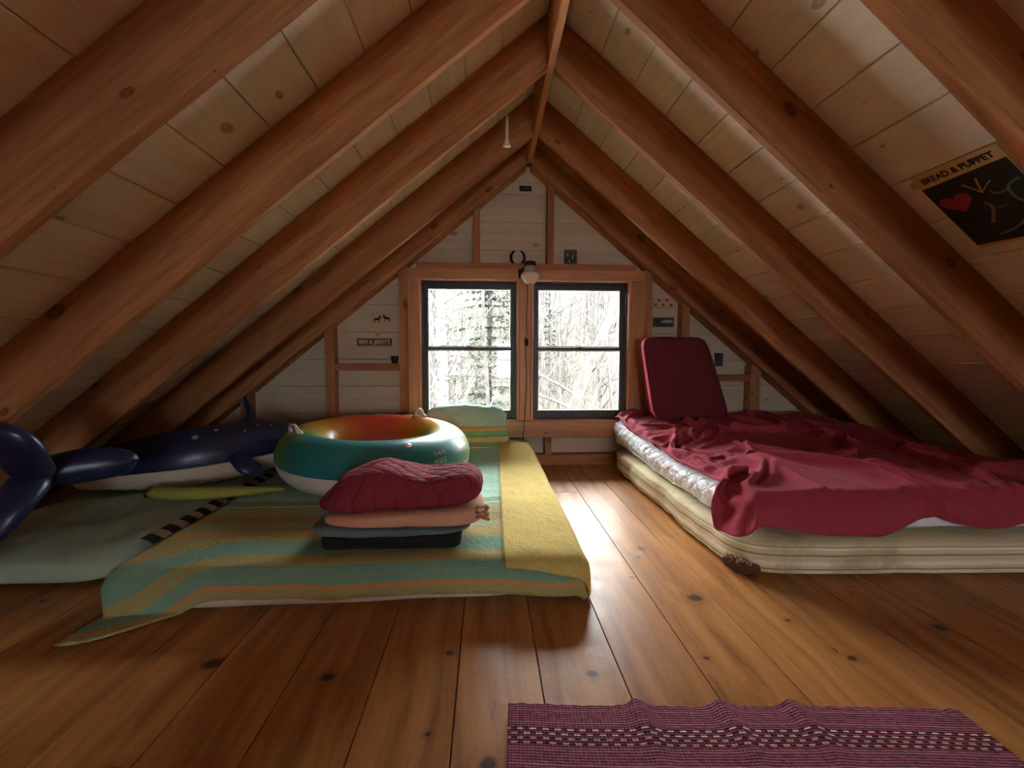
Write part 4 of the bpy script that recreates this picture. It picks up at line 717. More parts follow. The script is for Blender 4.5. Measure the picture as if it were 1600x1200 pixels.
0,8,-5,2,0,1,7,-4,-5,0,-2,0,0,0,-2,4,-3,1,-5,2,6,1,-1,4,-5,-4,0,1,3,-3,-1,0,-1,0,6,0,-1,-3,-1,-1,2,-2,-3,2,-2,5,8,-13,6,-3,4,-2,-1,-1,0,0,-2,-4,5,0,-1,-5,1,1,3,4,10,-9,-5,3,-2,3,-3,4,0,-3,-1,0,1,1,-2,-2,-5,8,0,2,-1,-4,-2,4,-4,2,3,-3,-9,1,12,
0,1,1,7,-3,-6,6,-4,6,3,-9,0,0,-2,-1,8,-1,-9,4,0,0,3,-2,1,4,2,-7,2,-8,7,1,-2,-4,-1,4,2,1,-3,3,-5,-3,1,1,0,1,-1,-2,6,-1,0,-6,6,0,-1,0,-1,0,2,-3,1,-5,5,1,-6,3,2,0,-1,-3,1,6,-1,2,0,1,1,-5,-1,0,-4,4,-3,3,-2,-2,2,3,1,-6,-3,6,-4,-1,-1,7,-2,3,
1,-3,5,4,-2,-7,-1,-1,-4,5,5,0,0,-2,5,4,-5,-4,4,-2,3,-5,-1,0,2,3,-3,-4,8,-1,0,-3,-4,1,-1,4,3,-3,1,-4,-1,0,2,0,0,1,-7,2,7,1,-3,1,0,-1,-1,-1,1,0,-1,0,0,-2,3,3,-8,4,-5,7,1,-2,-4,-1,3,5,1,-6,3,0,-1,-1,3,4,-7,-1,3,0,-6,-3,12,-2,-2,-7,3,6,-3,3,0,
0,4,-7,-2,1,6,-3,6,1,7,-5,-5,0,0,-3,0,2,0,0,1,-7,4,4,-1,-3,-3,8,5,-8,0,4,-4,6,-10,1,2,-1,3,-1,3,2,-5,-5,3,5,-6,-1,4,0,0,0,-1,1,0,-5,-1,1,-4,7,-4,2,1,-1,-6,7,0,-1,-1,0,1,-3,3,5,-1,-1,-2,2,0,-1,6,-6,0,1,-1,-2,1,2,-3,-5,1,-3,9,3,-4,-2,2,1,
1,0,-3,-2,0,7,-5,-1,10,-4,2,0,-2,2,-1,0,-3,7,-6,-2,2,0,-5,-1,4,-1,2,0,0,2,-2,0,-2,2,0,-2,-5,4,2,0,0,2,-2,-3,1,-2,4,1,-1,0,0,3,-3,0,-2,1,2,-3,2,-2,-3,3,-1,1,1,-2,5,-2,-2,1,2,3,-2,2,0,-1,-1,0,0,-2,-1,1,5,-4,-2,-1,-4,2,0,0,2,1,0,0,0,0,2,
0,-5,5,0,0,-4,4,2,-3,4,4,-1,-4,-3,1,-2,4,1,3,0,0,-3,1,-1,-6,-2,-1,-1,13,-5,-2,3,1,6,-5,-3,1,0,-4,3,-2,-1,1,-2,-3,5,6,-1,-4,-1,6,-2,-3,-3,2,-4,1,9,-5,0,1,-5,-2,4,-4,1,1,3,3,-5,7,1,1,-5,1,7,-3,-4,-4,-3,6,-2,0,2,-2,-4,4,2,0,3,0,-1,-2,1,2,-4,0,
358,-21,-30,-32,-31,-27,-13,-12,-14,-15,6,17,4,-8,-3,0,2,1,1,0,0,0,0,0,-1,0,0,0,-1,0,1,0,0,0,0,1,0,0,1,-1,4,-6,-22,-9,-1,-21,12,14,9,5,3,1,-1,-2,-3,0,0,3,2,2,1,0,-3,-9,-15,-4,-9,22,18,7,3,1,0,0,0,0,0,0,0,1,1,-2,-2,-1,0,-7,9,-2,5,-1,-8,19,-13,-9,-4,10,9,
12,4,2,0,0,1,-1,0,0,1,-10,-6,-5,2,4,3,-1,0,-3,-2,-1,-1,0,-1,0,1,1,-1,0,1,-2,1,2,0,-2,-2,-1,2,1,4,-6,9,4,-6,-6,23,-10,2,-1,0,-3,-2,-1,-4,-3,-5,0,-1,3,7,5,-4,1,9,2,-12,10,-1,-4,-3,-3,-1,-1,0,-1,-2,-1,1,0,-1,2,4,2,1,0,4,-11,-1,0,-2,16,-16,11,0,-7,1,-1,
10,5,1,1,1,0,0,-1,0,-1,-7,-10,-2,7,2,-2,-3,-4,-1,0,1,3,2,-1,-3,1,3,2,-2,-2,2,-3,-2,3,3,-3,2,2,-5,-1,2,1,7,2,7,3,-7,-4,3,-8,-3,3,-5,-3,2,7,-1,-1,-5,-5,9,5,-5,1,13,1,-3,-3,-5,-5,1,-2,0,0,-1,3,-1,1,-2,0,1,-3,1,1,2,4,1,4,-5,2,-5,0,5,-3,4,-8,-1,
8,6,2,1,-1,0,-5,-2,5,2,-5,-12,3,1,-2,-4,-1,3,4,-2,-1,0,1,-1,0,-2,2,-1,4,-3,0,3,-3,-3,4,3,-3,3,0,2,-2,-4,16,1,2,-1,-6,-3,-6,-4,5,1,-6,5,-1,4,-1,4,-4,-8,-5,12,3,-12,7,13,-2,-5,-9,2,-1,2,-2,1,2,-1,4,-2,2,3,-4,1,7,2,2,2,1,1,2,1,-5,-3,-1,-3,-10,-1,-2,
5,7,4,0,1,-1,-2,-2,-5,4,4,2,-3,-5,-3,-1,2,0,-4,1,0,-3,1,1,-1,-1,-3,2,2,-1,-1,2,3,-4,-3,6,-3,0,3,4,8,3,1,-2,0,0,-2,-5,-5,2,0,-7,7,0,7,-7,0,0,-2,6,-14,-1,5,7,-2,8,2,1,-3,0,-1,-1,5,-2,0,4,-2,-2,1,3,1,-2,-4,1,0,0,2,-1,-3,-1,3,1,-2,3,8,-13,-13,
3,8,4,3,-1,0,0,-1,-3,-4,4,8,1,-1,-1,-1,-4,-3,1,-1,-4,1,-7,1,4,0,-5,-2,1,0,0,3,0,-1,0,-2,7,4,3,2,0,0,-6,9,-1,-3,2,-3,5,-5,-4,-1,3,-2,4,-4,-3,0,3,3,2,-13,3,16,-9,2,2,0,1,-7,4,4,-3,-1,1,1,0,1,-1,-1,0,3,-3,-1,-2,-1,-1,-1,1,0,-4,0,9,-1,-1,5,-19,
0,8,6,3,0,0,0,0,3,1,-6,-8,0,3,1,3,4,3,-1,0,0,-9,1,1,-1,-3,4,1,-9,9,1,-11,-1,6,4,1,2,1,0,2,1,-4,3,2,-2,-5,8,-1,-5,-3,2,5,-6,3,-1,2,-8,-7,11,3,-3,4,-3,3,1,-3,1,-2,-1,7,-1,-2,0,4,0,-5,1,2,3,-3,1,2,2,-1,1,0,0,1,0,2,3,3,-10,-3,-1,0,59,
1,5,4,-3,6,2,2,4,1,0,3,2,-1,-1,-1,0,-3,-4,-1,0,1,5,-6,-1,5,0,-3,-1,5,-1,-5,7,-2,1,-2,0,3,-5,7,-4,1,4,0,-4,1,2,-1,-1,-7,9,-2,-5,3,-1,-6,0,3,8,-8,-7,4,6,0,-2,5,0,2,-7,6,2,-1,-1,2,0,-1,0,0,1,-1,0,1,0,0,0,0,-1,1,0,-1,-2,0,1,-1,-2,2,9,-9,
1,2,3,-1,4,6,4,2,1,1,0,2,0,0,1,-1,0,0,-1,-1,-1,-1,2,-3,-1,-2,1,2,0,-3,3,-3,2,0,-1,3,1,3,0,0,-2,1,-2,2,-5,4,-1,0,0,1,0,-1,2,-1,-7,1,3,-3,1,-3,5,-3,5,-4,6,0,1,-2,2,-3,2,1,0,-1,0,1,0,0,0,0,0,-1,1,0,0,0,-1,-3,1,0,0,1,-4,-4,8,3,-4,
-2,2,3,0,12,7,0,1,0,-1,1,1,1,1,-1,0,1,0,0,-1,0,-1,1,-1,-7,6,1,0,0,0,1,0,-1,-1,2,0,1,-1,0,1,0,-1,-2,-1,3,-1,1,-2,0,1,-1,2,-1,0,-1,-3,2,-2,2,3,-1,-1,-5,3,0,4,-3,-2,2,3,-1,1,0,0,0,0,0,-1,1,0,-1,1,-1,1,0,0,-4,2,-2,-1,1,-1,-2,1,6,2,-6,
-3,-3,14,7,8,0,0,-1,0,1,0,1,0,-1,2,1,-1,0,0,1,-1,0,0,0,1,0,0,-1,1,0,-1,0,1,0,0,0,-1,1,0,-1,0,0,-2,2,-1,-3,3,-2,2,1,0,0,-1,-5,2,-1,4,0,-2,-1,-1,0,3,-6,5,0,3,-1,0,0,1,0,0,0,0,0,0,0,-1,0,1,0,0,0,-1,-4,1,-1,0,2,1,-2,-7,9,2,0,-3,
-10,0,9,15,8,1,0,0,0,-1,-1,-2,6,-2,0,2,1,-1,1,-1,0,1,-1,0,0,1,0,0,-1,0,1,0,0,0,0,0,0,-1,0,0,0,-1,0,1,0,0,-3,0,2,1,-1,0,-4,0,0,3,2,-1,-1,2,-1,-3,2,-2,-3,2,3,1,0,1,0,0,0,-1,1,0,-1,0,1,-1,0,1,0,-1,-5,2,1,-2,0,0,2,-3,-3,8,0,0,-2,
13,-18,-7,22,6,6,0,-1,0,-1,1,-3,2,4,-1,-2,4,1,-1,1,0,-1,1,0,0,0,0,-1,1,0,0,0,0,0,-1,0,1,0,-1,1,-1,-1,1,0,-1,-1,-1,2,1,-1,1,-2,-3,4,-5,6,-1,-1,2,0,-1,-1,-4,2,-2,2,0,2,1,1,0,0,0,0,0,-1,-1,1,0,0,1,0,-1,-5,3,-2,0,-1,3,-1,2,-8,4,6,-3,2,-2,
22,-11,-12,2,8,10,2,0,-2,1,-1,2,-10,12,-1,2,-2,3,0,0,0,1,-1,0,1,0,-1,1,-1,1,-1,1,0,0,0,0,-1,0,1,-1,0,0,0,-1,0,-1,2,0,0,0,-2,-5,4,-5,8,-2,0,2,-1,-3,1,1,-3,1,0,-5,7,2,-3,3,0,0,0,0,0,-2,2,0,-4,3,1,-1,-4,1,-2,3,-3,4,-3,3,0,-7,7,0,1,-1,-1,
22,1,-12,-15,-1,17,8,1,0,2,-1,0,-3,-4,9,-3,1,2,2,-1,1,-1,1,0,-1,1,0,0,0,-1,1,-1,1,0,0,0,0,0,-1,0,0,0,0,0,-1,0,0,1,-1,0,-2,1,-5,4,3,-1,1,-1,-1,2,0,-1,0,-6,2,1,-6,8,0,0,2,0,0,0,-2,1,0,0,0,1,-1,-4,0,0,2,-3,3,-2,1,3,-7,0,7,-1,0,0,-1,
22,1,-1,-15,-12,5,22,-1,1,-2,0,3,-1,-10,8,3,-2,-1,5,1,-1,1,-1,0,1,0,0,-1,1,0,0,0,-1,1,0,-1,0,0,0,1,-1,0,-1,0,0,1,0,0,0,-2,-1,-2,-1,6,0,0,0,0,0,0,0,-3,-2,2,-3,2,0,-3,5,0,1,0,0,1,-1,-3,3,-3,3,0,-3,-1,0,1,-1,0,2,-3,5,-1,-10,9,2,-1,1,-3,1,
22,1,2,-4,-11,-17,6,20,2,0,1,-2,-6,4,-5,11,-1,0,-3,5,1,-1,1,0,-1,1,0,0,0,0,0,0,0,0,0,0,0,0,0,-1,0,-1,1,-1,0,-2,3,-1,0,-3,0,-6,9,0,1,0,-1,0,1,0,-5,-3,6,2,-2,-4,-1,2,2,0,2,0,1,-2,-2,4,-1,0,1,-2,-2,-1,-2,3,-2,4,-4,5,-2,-3,0,6,-2,-1,1,0,-1,
22,-3,3,-4,-8,-17,-3,15,14,1,2,-4,1,0,-6,6,5,-2,1,-1,3,1,-1,0,1,-1,1,0,0,0,0,0,0,-1,1,0,0,0,-1,0,0,0,-1,0,-5,3,2,0,-7,2,-2,2,5,1,0,1,-1,0,-1,-6,-2,7,2,0,-1,-1,-2,0,0,3,0,1,-1,-2,0,3,0,-2,0,-2,-3,-3,8,-3,3,-2,0,2,0,-5,4,2,-1,2,-3,-1,1,
22,-3,-10,7,-2,-4,-18,-1,20,10,-7,-4,11,1,-5,-7,13,0,1,-1,2,0,1,-1,0,1,-1,1,-1,1,-1,1,0,0,0,0,0,-1,1,-1,-1,0,0,-3,0,3,0,-6,4,-1,-6,9,1,0,1,-1,0,-1,-5,-4,7,2,0,0,1,-1,-1,-4,1,3,0,1,-1,-6,7,1,-1,0,-2,-2,-5,8,-2,0,2,-5,6,0,-4,2,3,-1,-1,2,-1,-2,0,
22,0,2,0,0,-1,-7,-17,-7,19,-4,7,6,3,2,-8,0,7,-3,3,-1,3,-1,1,0,0,0,0,0,-1,1,0,0,0,-1,1,-1,1,-1,0,0,0,-4,-3,6,-1,-2,0,3,-8,3,6,0,0,0,0,0,-5,-6,7,3,1,0,0,-1,0,1,-4,-2,-3,7,-1,-9,11,0,0,-2,1,-3,-6,7,0,0,1,-6,9,-3,-9,9,0,3,-2,1,0,1,0,-4,
22,1,2,-1,-4,1,3,-5,-15,-8,19,6,-5,0,5,3,-10,8,2,-1,1,1,0,0,1,-1,1,-1,1,0,0,-1,1,0,0,0,0,-1,0,0,0,-4,-4,7,0,1,-6,5,-4,-5,8,2,0,0,0,0,-7,-5,6,3,3,0,0,0,0,-1,0,0,-6,3,-7,1,8,-4,1,-2,3,2,-4,1,1,1,0,-2,5,-3,-4,4,-2,4,0,-1,0,1,-3,1,0,
22,3,-1,1,-2,-2,-2,3,-1,-4,6,-1,-3,-2,1,-1,5,-4,7,-2,1,0,2,-1,0,1,0,0,0,0,0,0,0,0,0,-1,1,0,0,-1,-2,-6,6,0,0,-1,0,1,-10,7,5,0,0,0,0,-5,-5,5,2,1,-1,2,-2,0,-1,0,-1,1,0,-4,3,-3,5,0,-4,-3,6,0,1,2,1,-1,-1,0,0,-2,1,2,-3,1,3,-2,2,-2,-1,-2,2,
22,2,0,-1,1,0,-3,-4,0,2,-6,7,3,0,-3,0,1,-3,4,2,-1,0,2,0,1,0,-1,1,-1,1,0,0,-1,1,0,0,0,0,-1,0,-7,4,2,-2,2,-4,4,-8,-1,9,1,0,0,0,-2,-7,4,0,5,0,-4,1,1,-2,1,-1,0,-1,0,-1,-5,3,2,2,2,1,-7,4,3,1,0,-4,1,3,-2,0,1,1,-1,0,0,1,0,-1,1,0,-3,
22,-1,0,-2,5,-4,-2,4,-1,-3,4,-5,4,2,2,-2,-4,3,-6,8,-1,2,-1,2,0,0,0,0,0,-1,0,1,0,0,0,0,0,-1,0,-5,-1,5,-2,1,0,1,-4,-7,8,4,0,0,-1,-2,-7,5,-1,5,0,0,-2,1,1,1,0,0,0,0,-2,-3,-3,2,-4,9,0,1,-2,1,0,1,0,1,-2,0,-2,1,2,0,-1,0,1,-1,-1,1,-1,-2,1,
22,0,-2,3,-3,-4,7,-2,2,2,0,0,0,-2,0,3,-5,-1,0,-4,7,0,2,0,1,-1,0,0,1,0,0,0,0,0,0,0,-1,1,-3,-7,7,0,-2,4,-2,2,-10,2,8,0,0,-2,-1,-5,4,-5,7,2,-1,-1,1,-5,5,1,0,0,0,0,0,-2,-3,-3,7,-4,3,-1,0,1,2,0,0,-1,-2,1,1,0,1,0,-1,-2,2,0,-1,0,-2,1,0,
22,0,2,-7,-6,10,2,-2,3,1,1,-1,1,0,-1,-1,1,-6,2,-5,3,3,2,2,0,0,0,0,0,0,0,0,0,-1,1,0,0,-1,-6,2,3,-2,3,-2,1,-8,-3,9,3,-4,-4,1,-1,2,-4,8,2,0,0,0,0,-3,-3,4,1,1,0,-1,1,-1,0,-1,-2,1,0,-1,3,-3,4,-1,0,1,0,-1,0,1,0,0,0,-1,-1,0,1,-1,-1,0,0,
22,2,-4,-6,7,3,-2,2,-1,0,2,1,-1,0,0,0,0,0,-7,3,-4,8,-1,1,1,-1,0,0,0,1,0,0,0,0,0,0,0,-4,-3,7,-3,-1,2,-1,-3,-9,8,6,-1,-1,0,-3,0,1,1,2,1,0,0,0,0,0,-5,-3,6,1,0,1,-1,-2,1,0,0,-2,1,3,0,0,-1,1,-1,1,-1,-1,2,0,0,0,0,-1,-4,0,1,1,-3,1,2,
22,-2,-1,5,-1,2,1,-2,0,0,0,2,0,0,0,-1,0,0,0,0,-1,-4,5,2,-1,-2,0,1,1,0,0,-1,0,1,0,0,-1,-6,4,1,-2,3,-2,0,-9,0,10,1,-4,2,0,-1,1,-2,2,2,0,0,0,0,0,0,0,-4,-5,5,4,0,-2,1,1,-1,-1,0,-1,2,0,0,1,-1,0,1,-2,0,1,1,0,0,0,-2,-5,2,0,-6,6,1,1,
22,-2,-3,7,1,-3,-1,4,0,0,-1,1,1,0,0,0,0,0,0,0,-1,0,0,2,-1,-1,1,-2,1,0,1,0,0,0,0,0,-5,-1,4,-2,1,0,0,-6,-4,11,1,-3,2,-2,0,0,1,-1,3,0,0,0,0,-1,1,0,0,0,-5,-2,1,3,3,0,0,0,-4,3,-1,2,0,0,-2,1,0,0,0,1,0,0,0,0,0,-3,2,-1,-1,3,-1,-2,0,
21,-2,5,-1,1,-1,1,2,-1,-4,2,1,1,0,0,1,0,-1,1,-1,1,-1,0,1,0,-1,0,1,-2,1,0,1,0,0,0,-2,-6,4,3,-2,1,-2,0,-10,8,5,-2,0,0,1,-2,1,-2,2,0,2,0,0,-1,1,0,0,0,0,1,-7,-2,3,3,2,0,0,-1,0,-1,1,0,-1,1,-1,1,-1,1,1,0,0,0,-5,-1,0,0,3,1,0,2,-2,-1,
22,1,2,0,0,1,0,-1,0,-4,3,1,1,0,0,-1,0,0,1,-1,0,1,-1,1,0,-1,-1,1,1,0,0,-2,2,0,0,-6,0,5,-1,0,-3,1,-10,4,8,1,-1,1,0,-2,0,-3,-1,4,-1,1,2,-1,0,1,-1,1,0,0,0,0,-5,-4,3,6,0,0,0,-4,2,0,1,1,0,-2,1,-3,4,0,0,0,-5,0,0,3,0,1,0,-2,3,-1,-3,
22,-2,4,1,1,-1,0,0,0,-1,-5,3,-5,7,1,0,1,0,0,-1,0,-4,4,1,-4,2,0,2,0,-1,1,0,0,0,-3,-3,5,-2,-3,0,2,-6,-4,11,2,-1,0,-3,-6,-1,0,6,4,-1,2,-5,4,0,1,0,0,0,0,0,0,0,0,-4,-2,-2,6,2,0,-2,1,-2,2,1,-1,0,1,0,0,0,0,-3,0,1,-2,0,4,-1,-1,2,-4,2,-1,
22,-1,3,0,1,0,0,-2,-1,-2,2,-2,4,-4,4,-3,1,3,0,-1,1,0,0,0,-1,0,-1,0,2,1,-1,0,1,0,-5,1,2,-2,0,-1,-1,-7,9,3,-1,1,-6,-2,5,1,-1,-4,2,-1,4,-1,1,1,1,-1,1,0,0,0,0,0,0,0,-6,-2,3,3,1,-2,-1,0,2,1,-1,2,-1,1,0,-1,0,0,0,-1,0,2,0,-1,0,0,1,-4,1,
22,-1,-3,-2,8,-3,-4,8,-4,4,0,-1,1,-2,-1,-1,2,2,2,-4,-4,5,2,-4,1,-5,-1,7,1,0,1,0,0,-1,-5,4,-4,3,-3,4,-10,5,6,0,0,-10,4,4,1,-4,1,0,-5,4,1,1,1,2,0,1,-1,0,0,0,0,0,0,0,0,-4,-5,4,5,0,-4,0,2,2,-2,0,-1,3,0,0,-1,-2,0,3,0,0,0,-1,-1,-1,-2,2,0,
22,0,-3,4,-5,5,2,-6,6,0,-1,1,0,0,-4,3,0,-1,2,-3,-1,-3,4,-1,-4,3,1,-3,6,1,1,1,-1,-6,2,-1,3,-3,2,-9,2,8,1,-3,-5,5,1,1,-4,4,1,-1,-2,-7,-1,8,-1,4,0,0,0,0,0,0,0,0,0,0,0,0,-4,-2,1,4,0,-1,0,-5,2,4,0,1,0,0,-2,2,-1,-2,3,0,-1,0,-1,0,0,1,-2,
22,2,0,0,-2,0,-3,6,0,0,-1,1,0,0,0,1,-3,-1,1,-8,3,-1,-6,7,-2,0,3,3,-1,4,1,0,-3,-3,2,1,-1,-1,-3,-3,9,1,-5,-1,2,1,1,-1,2,0,-1,0,-1,1,-8,-2,3,5,4,0,0,0,0,0,0,0,0,0,0,0,-1,-4,-1,3,2,-1,-3,1,4,0,-2,2,0,-1,1,-2,0,2,0,0,0,0,-1,-3,1,0,0,
22,1,1,0,-1,-1,1,-3,4,-8,2,4,-5,-4,0,0,6,-10,2,11,1,-15,-23,6,31,-1,-3,-10,7,9,2,0,-6,1,2,0,-3,2,-7,8,1,-5,2,0,1,2,0,0,-1,-1,0,0,2,-1,-1,-6,-1,2,5,3,0,0,0,0,0,0,0,0,0,0,-1,-3,-2,-6,9,1,-4,3,2,-2,-1,3,1,0,-1,-2,2,1,0,-1,-2,3,-2,-2,-4,6,-1,
22,0,1,-6,3,-2,6,-6,-4,9,-3,-8,4,6,1,0,-9,3,-4,5,-9,4,11,-10,-19,15,13,0,-12,1,12,0,-3,2,1,-4,4,-8,6,2,-4,1,0,3,1,-1,-1,-1,0,1,0,-1,-2,1,3,0,-6,-4,4,5,3,-1,0,0,0,0,0,0,0,-1,-1,1,-3,2,-4,4,-1,-2,-6,4,5,1,0,0,-3,2,2,-1,0,0,1,-4,-4,1,3,0,1,
22,2,-4,4,-5,3,-1,-2,1,5,-1,1,0,-1,-1,-5,-2,6,-4,0,3,-1,2,-4,4,-4,-6,1,5,-2,2,-2,6,3,-5,2,-6,4,4,-6,1,3,2,-1,-1,0,0,-1,0,-1,-1,1,2,1,0,0,0,-6,-3,6,4,1,0,0,0,0,0,0,-1,-2,3,-1,0,0,-1,0,-9,2,0,6,2,-1,1,-2,0,2,0,1,-1,-1,-2,-1,3,-1,0,-2,2,
22,1,0,0,2,0,-1,1,0,-1,1,0,1,-2,-5,-1,0,-3,4,1,-4,7,0,1,-3,0,-3,-3,6,-2,-10,13,3,-5,1,-2,3,1,-5,2,4,0,-1,1,-2,-1,-1,1,0,1,1,0,0,0,1,-1,-1,3,-9,-1,7,3,0,0,0,0,0,0,0,-4,0,3,1,-1,0,-3,0,-6,7,-5,6,-3,3,0,-1,2,0,0,-1,-1,1,0,1,1,-1,0,-2,
22,1,1,1,-1,2,-3,3,-1,-3,3,1,-2,-5,1,2,-2,-1,-1,2,5,1,0,0,-1,-3,1,1,-7,3,-1,1,2,-3,2,0,0,-2,1,5,-1,0,0,-2,1,1,0,0,1,-1,0,1,-1,0,0,0,-3,-1,3,-8,0,8,1,-2,-2,-1,-2,-1,0,5,2,-1,1,2,-3,0,-3,0,-7,3,0,9,-2,-3,4,-4,-6,-5,4,4,1,6,-2,2,-1,-1,0,
22,0,3,-1,1,0,0,0,1,-2,0,0,-6,4,-1,-2,2,4,0,-1,-3,5,0,-1,0,-1,0,1,-6,-1,4,-3,2,3,-2,0,-3,1,5,-1,0,0,0,0,1,-1,1,0,-1,0,1,-1,1,0,-1,1,-2,-4,3,-1,-7,3,6,0,0,-1,-1,-1,-1,-1,5,1,0,-1,-4,3,0,-3,3,-8,-2,6,-2,-2,-4,2,4,2,-5,-2,-2,-2,7,6,4,-6,4,
22,2,1,0,1,0,-1,-2,-4,7,-1,-4,4,-2,-1,-1,4,1,-1,-4,1,-3,4,3,-1,0,-3,-1,2,-9,4,2,0,0,2,-4,4,3,0,0,-2,-1,-1,-1,-3,-2,-1,-1,2,3,4,2,0,1,0,-1,1,-4,-2,4,-3,-5,6,4,0,0,0,0,-1,0,-3,3,-1,-1,0,-4,-1,7,-6,6,-8,-4,3,-7,-3,-1,0,1,2,1,3,6,4,2,-3,1,1,
22,3,-1,1,0,0,1,0,-1,-1,-1,1,1,-3,-1,4,1,-1,-3,0,2,-1,0,1,2,-2,-2,0,1,-2,-5,-1,5,2,-3,4,0,0,-2,-2,0,-1,0,0,0,0,3,2,-1,2,0,-1,1,0,1,0,0,-1,-6,1,5,-5,-3,8,0,1,0,-1,-2,2,-1,0,1,-2,0,-11,11,3,-1,-4,4,-14,7,0,7,-2,1,0,0,1,1,-5,0,2,2,0,-2,
22,-1,2,0,3,-1,1,-1,0,-3,1,2,0,-3,0,4,-1,-1,1,0,0,-2,-1,-3,6,0,1,0,-6,-1,-4,2,4,-2,1,3,0,-2,-1,-1,-5,-2,0,1,1,2,3,2,3,-2,0,3,0,0,0,0,-1,1,-2,-7,3,4,-6,1,7,-2,1,-3,2,1,-2,-1,3,1,-1,0,-3,0,3,-3,-1,2,-10,10,0,3,-1,1,-1,-2,-1,0,1,-3,3,1,-1,
22,1,2,-3,3,0,0,-2,3,-2,-2,1,-7,5,-2,6,0,0,-2,3,0,-1,-1,-1,-9,12,0,-1,-2,-1,-14,-1,-2,-5,5,2,3,-4,-2,0,6,4,3,1,3,3,-3,3,1,0,-2,0,2,0,-1,1,0,0,-1,-5,-3,3,3,-6,2,-3,6,1,3,0,-2,-1,-1,3,0,0,-1,-5,7,-2,0,0,-4,5,0,1,-1,0,0,0,-1,-3,1,1,1,0,-1,
22,1,-1,2,2,-1,0,-1,1,1,-2,-7,3,-1,5,-8,7,2,1,-1,1,0,-2,-1,2,-9,8,2,-2,0,1,-11,-2,10,-3,-5,-4,5,5,4,1,0,-1,1,-1,0,-1,-3,4,1,0,-2,0,2,0,0,0,0,0,0,-7,-1,3,1,-9,8,0,5,0,0,0,-3,0,0,0,2,1,-1,-5,5,-3,1,1,2,0,-1,1,-1,0,-1,1,0,-7,5,-3,3,0,
22,-2,1,1,1,0,2,-3,1,1,-1,1,1,0,-2,-2,-2,4,3,0,-1,-1,1,1,-2,-2,-4,6,-3,-3,2,3,-1,1,-1,1,1,1,-1,0,0,1,0,0,0,-1,0,-2,-5,6,1,1,-1,-1,2,0,0,0,0,-1,-1,-4,-1,3,-1,4,0,1,0,0,0,0,-4,1,1,1,0,1,0,-1,0,-4,4,0,1,0,0,0,-1,-1,0,0,1,-8,-3,4,5,
21,3,-1,0,-3,4,0,-2,1,0,-1,3,-1,-2,1,0,-5,0,6,2,0,0,0,-1,1,-1,-3,-5,7,-3,3,0,-2,3,-1,0,1,0,0,-1,1,0,0,-1,1,0,0,-1,-2,-5,7,1,-1,0,-1,2,0,0,0,1,-3,1,-2,0,-6,-3,11,0,1,0,0,0,-1,-3,2,1,1,-1,-2,2,1,0,0,0,-1,1,0,-1,1,-1,-5,2,1,1,0,-1,0,
22,-2,3,2,-2,1,-2,0,-1,5,0,-1,-2,3,0,-1,-4,-3,-1,5,3,1,0,0,0,0,-2,0,-1,3,-1,0,0,-3,2,1,-1,-1,0,2,0,-1,1,0,0,0,-1,1,-1,-4,-3,6,2,0,-1,-1,2,0,0,-1,0,-2,-1,0,-1,-1,-9,11,3,0,1,0,0,0,-5,5,0,-2,-1,2,0,1,-1,0,0,0,0,-1,-1,-1,4,0,-1,-1,1,-2,0,
22,-1,-2,5,-3,2,0,-1,0,3,-1,-1,2,0,0,1,0,-6,-5,5,3,3,0,0,0,-1,1,-2,2,0,0,-1,-2,-4,3,2,0,-1,-1,1,2,0,-1,1,-1,0,1,0,0,0,-7,-4,8,2,1,-1,0,1,0,0,0,-5,2,-2,1,-2,1,-6,7,4,0,-1,0,-1,-4,-1,6,-2,-2,4,0,1,-1,0,1,-5,-1,3,-2,4,1,0,0,-1,1,-5,1,
22,-7,5,2,2,-2,-8,8,-2,3,2,0,1,-1,0,1,0,-1,-4,-8,6,4,3,0,0,0,0,0,0,-1,1,-1,-1,-1,1,0,0,1,0,-4,1,3,0,0,0,0,0,-1,1,0,0,-5,-6,8,3,0,-1,1,0,-1,0,-3,0,-4,7,-2,-7,5,-8,11,1,-1,0,-3,0,-2,4,0,0,-3,6,0,0,-2,1,-7,2,-2,7,1,0,0,0,0,0,0,-3,
22,0,-10,1,4,0,4,-6,6,0,4,-3,2,1,-1,0,1,1,-1,-4,-6,3,4,3,0,1,0,0,-2,2,0,-1,-1,1,-1,0,0,0,0,1,-4,1,3,-1,1,0,-1,1,-1,1,0,0,-5,-5,5,3,2,-1,1,0,-1,-1,-8,9,2,-1,-2,-8,6,-8,8,4,-1,-2,2,-1,-3,4,-1,1,-7,6,2,-5,-10,12,-1,4,-1,1,0,0,0,0,-1,0,-2,
22,1,0,-5,0,-1,1,5,-1,-1,4,0,-2,-2,-2,4,1,2,0,-1,-7,-5,6,3,4,0,0,0,0,0,0,-1,0,-2,1,0,0,1,0,0,-1,-3,1,3,0,-1,1,0,0,-1,0,0,0,-6,-4,7,1,2,0,1,-1,0,-2,-3,5,1,-2,-3,-7,6,1,2,-3,4,2,-3,-2,3,1,-4,0,-1,-3,-4,9,1,3,0,0,0,0,0,0,-6,3,2,-2,
22,-3,3,-3,-5,-1,5,6,-2,-1,2,2,-8,5,1,-9,8,1,3,0,0,-5,-9,8,1,5,0,-1,1,0,0,0,-3,1,0,1,0,0,0,0,0,-1,-5,3,2,1,0,-1,1,0,0,0,0,-1,-5,-6,6,2,2,1,1,-1,-1,-1,-1,1,2,-1,-2,-14,10,2,3,0,2,0,-5,0,6,-2,-2,-14,2,12,3,-1,0,-1,-2,-4,-3,-1,1,7,0,3,-1,
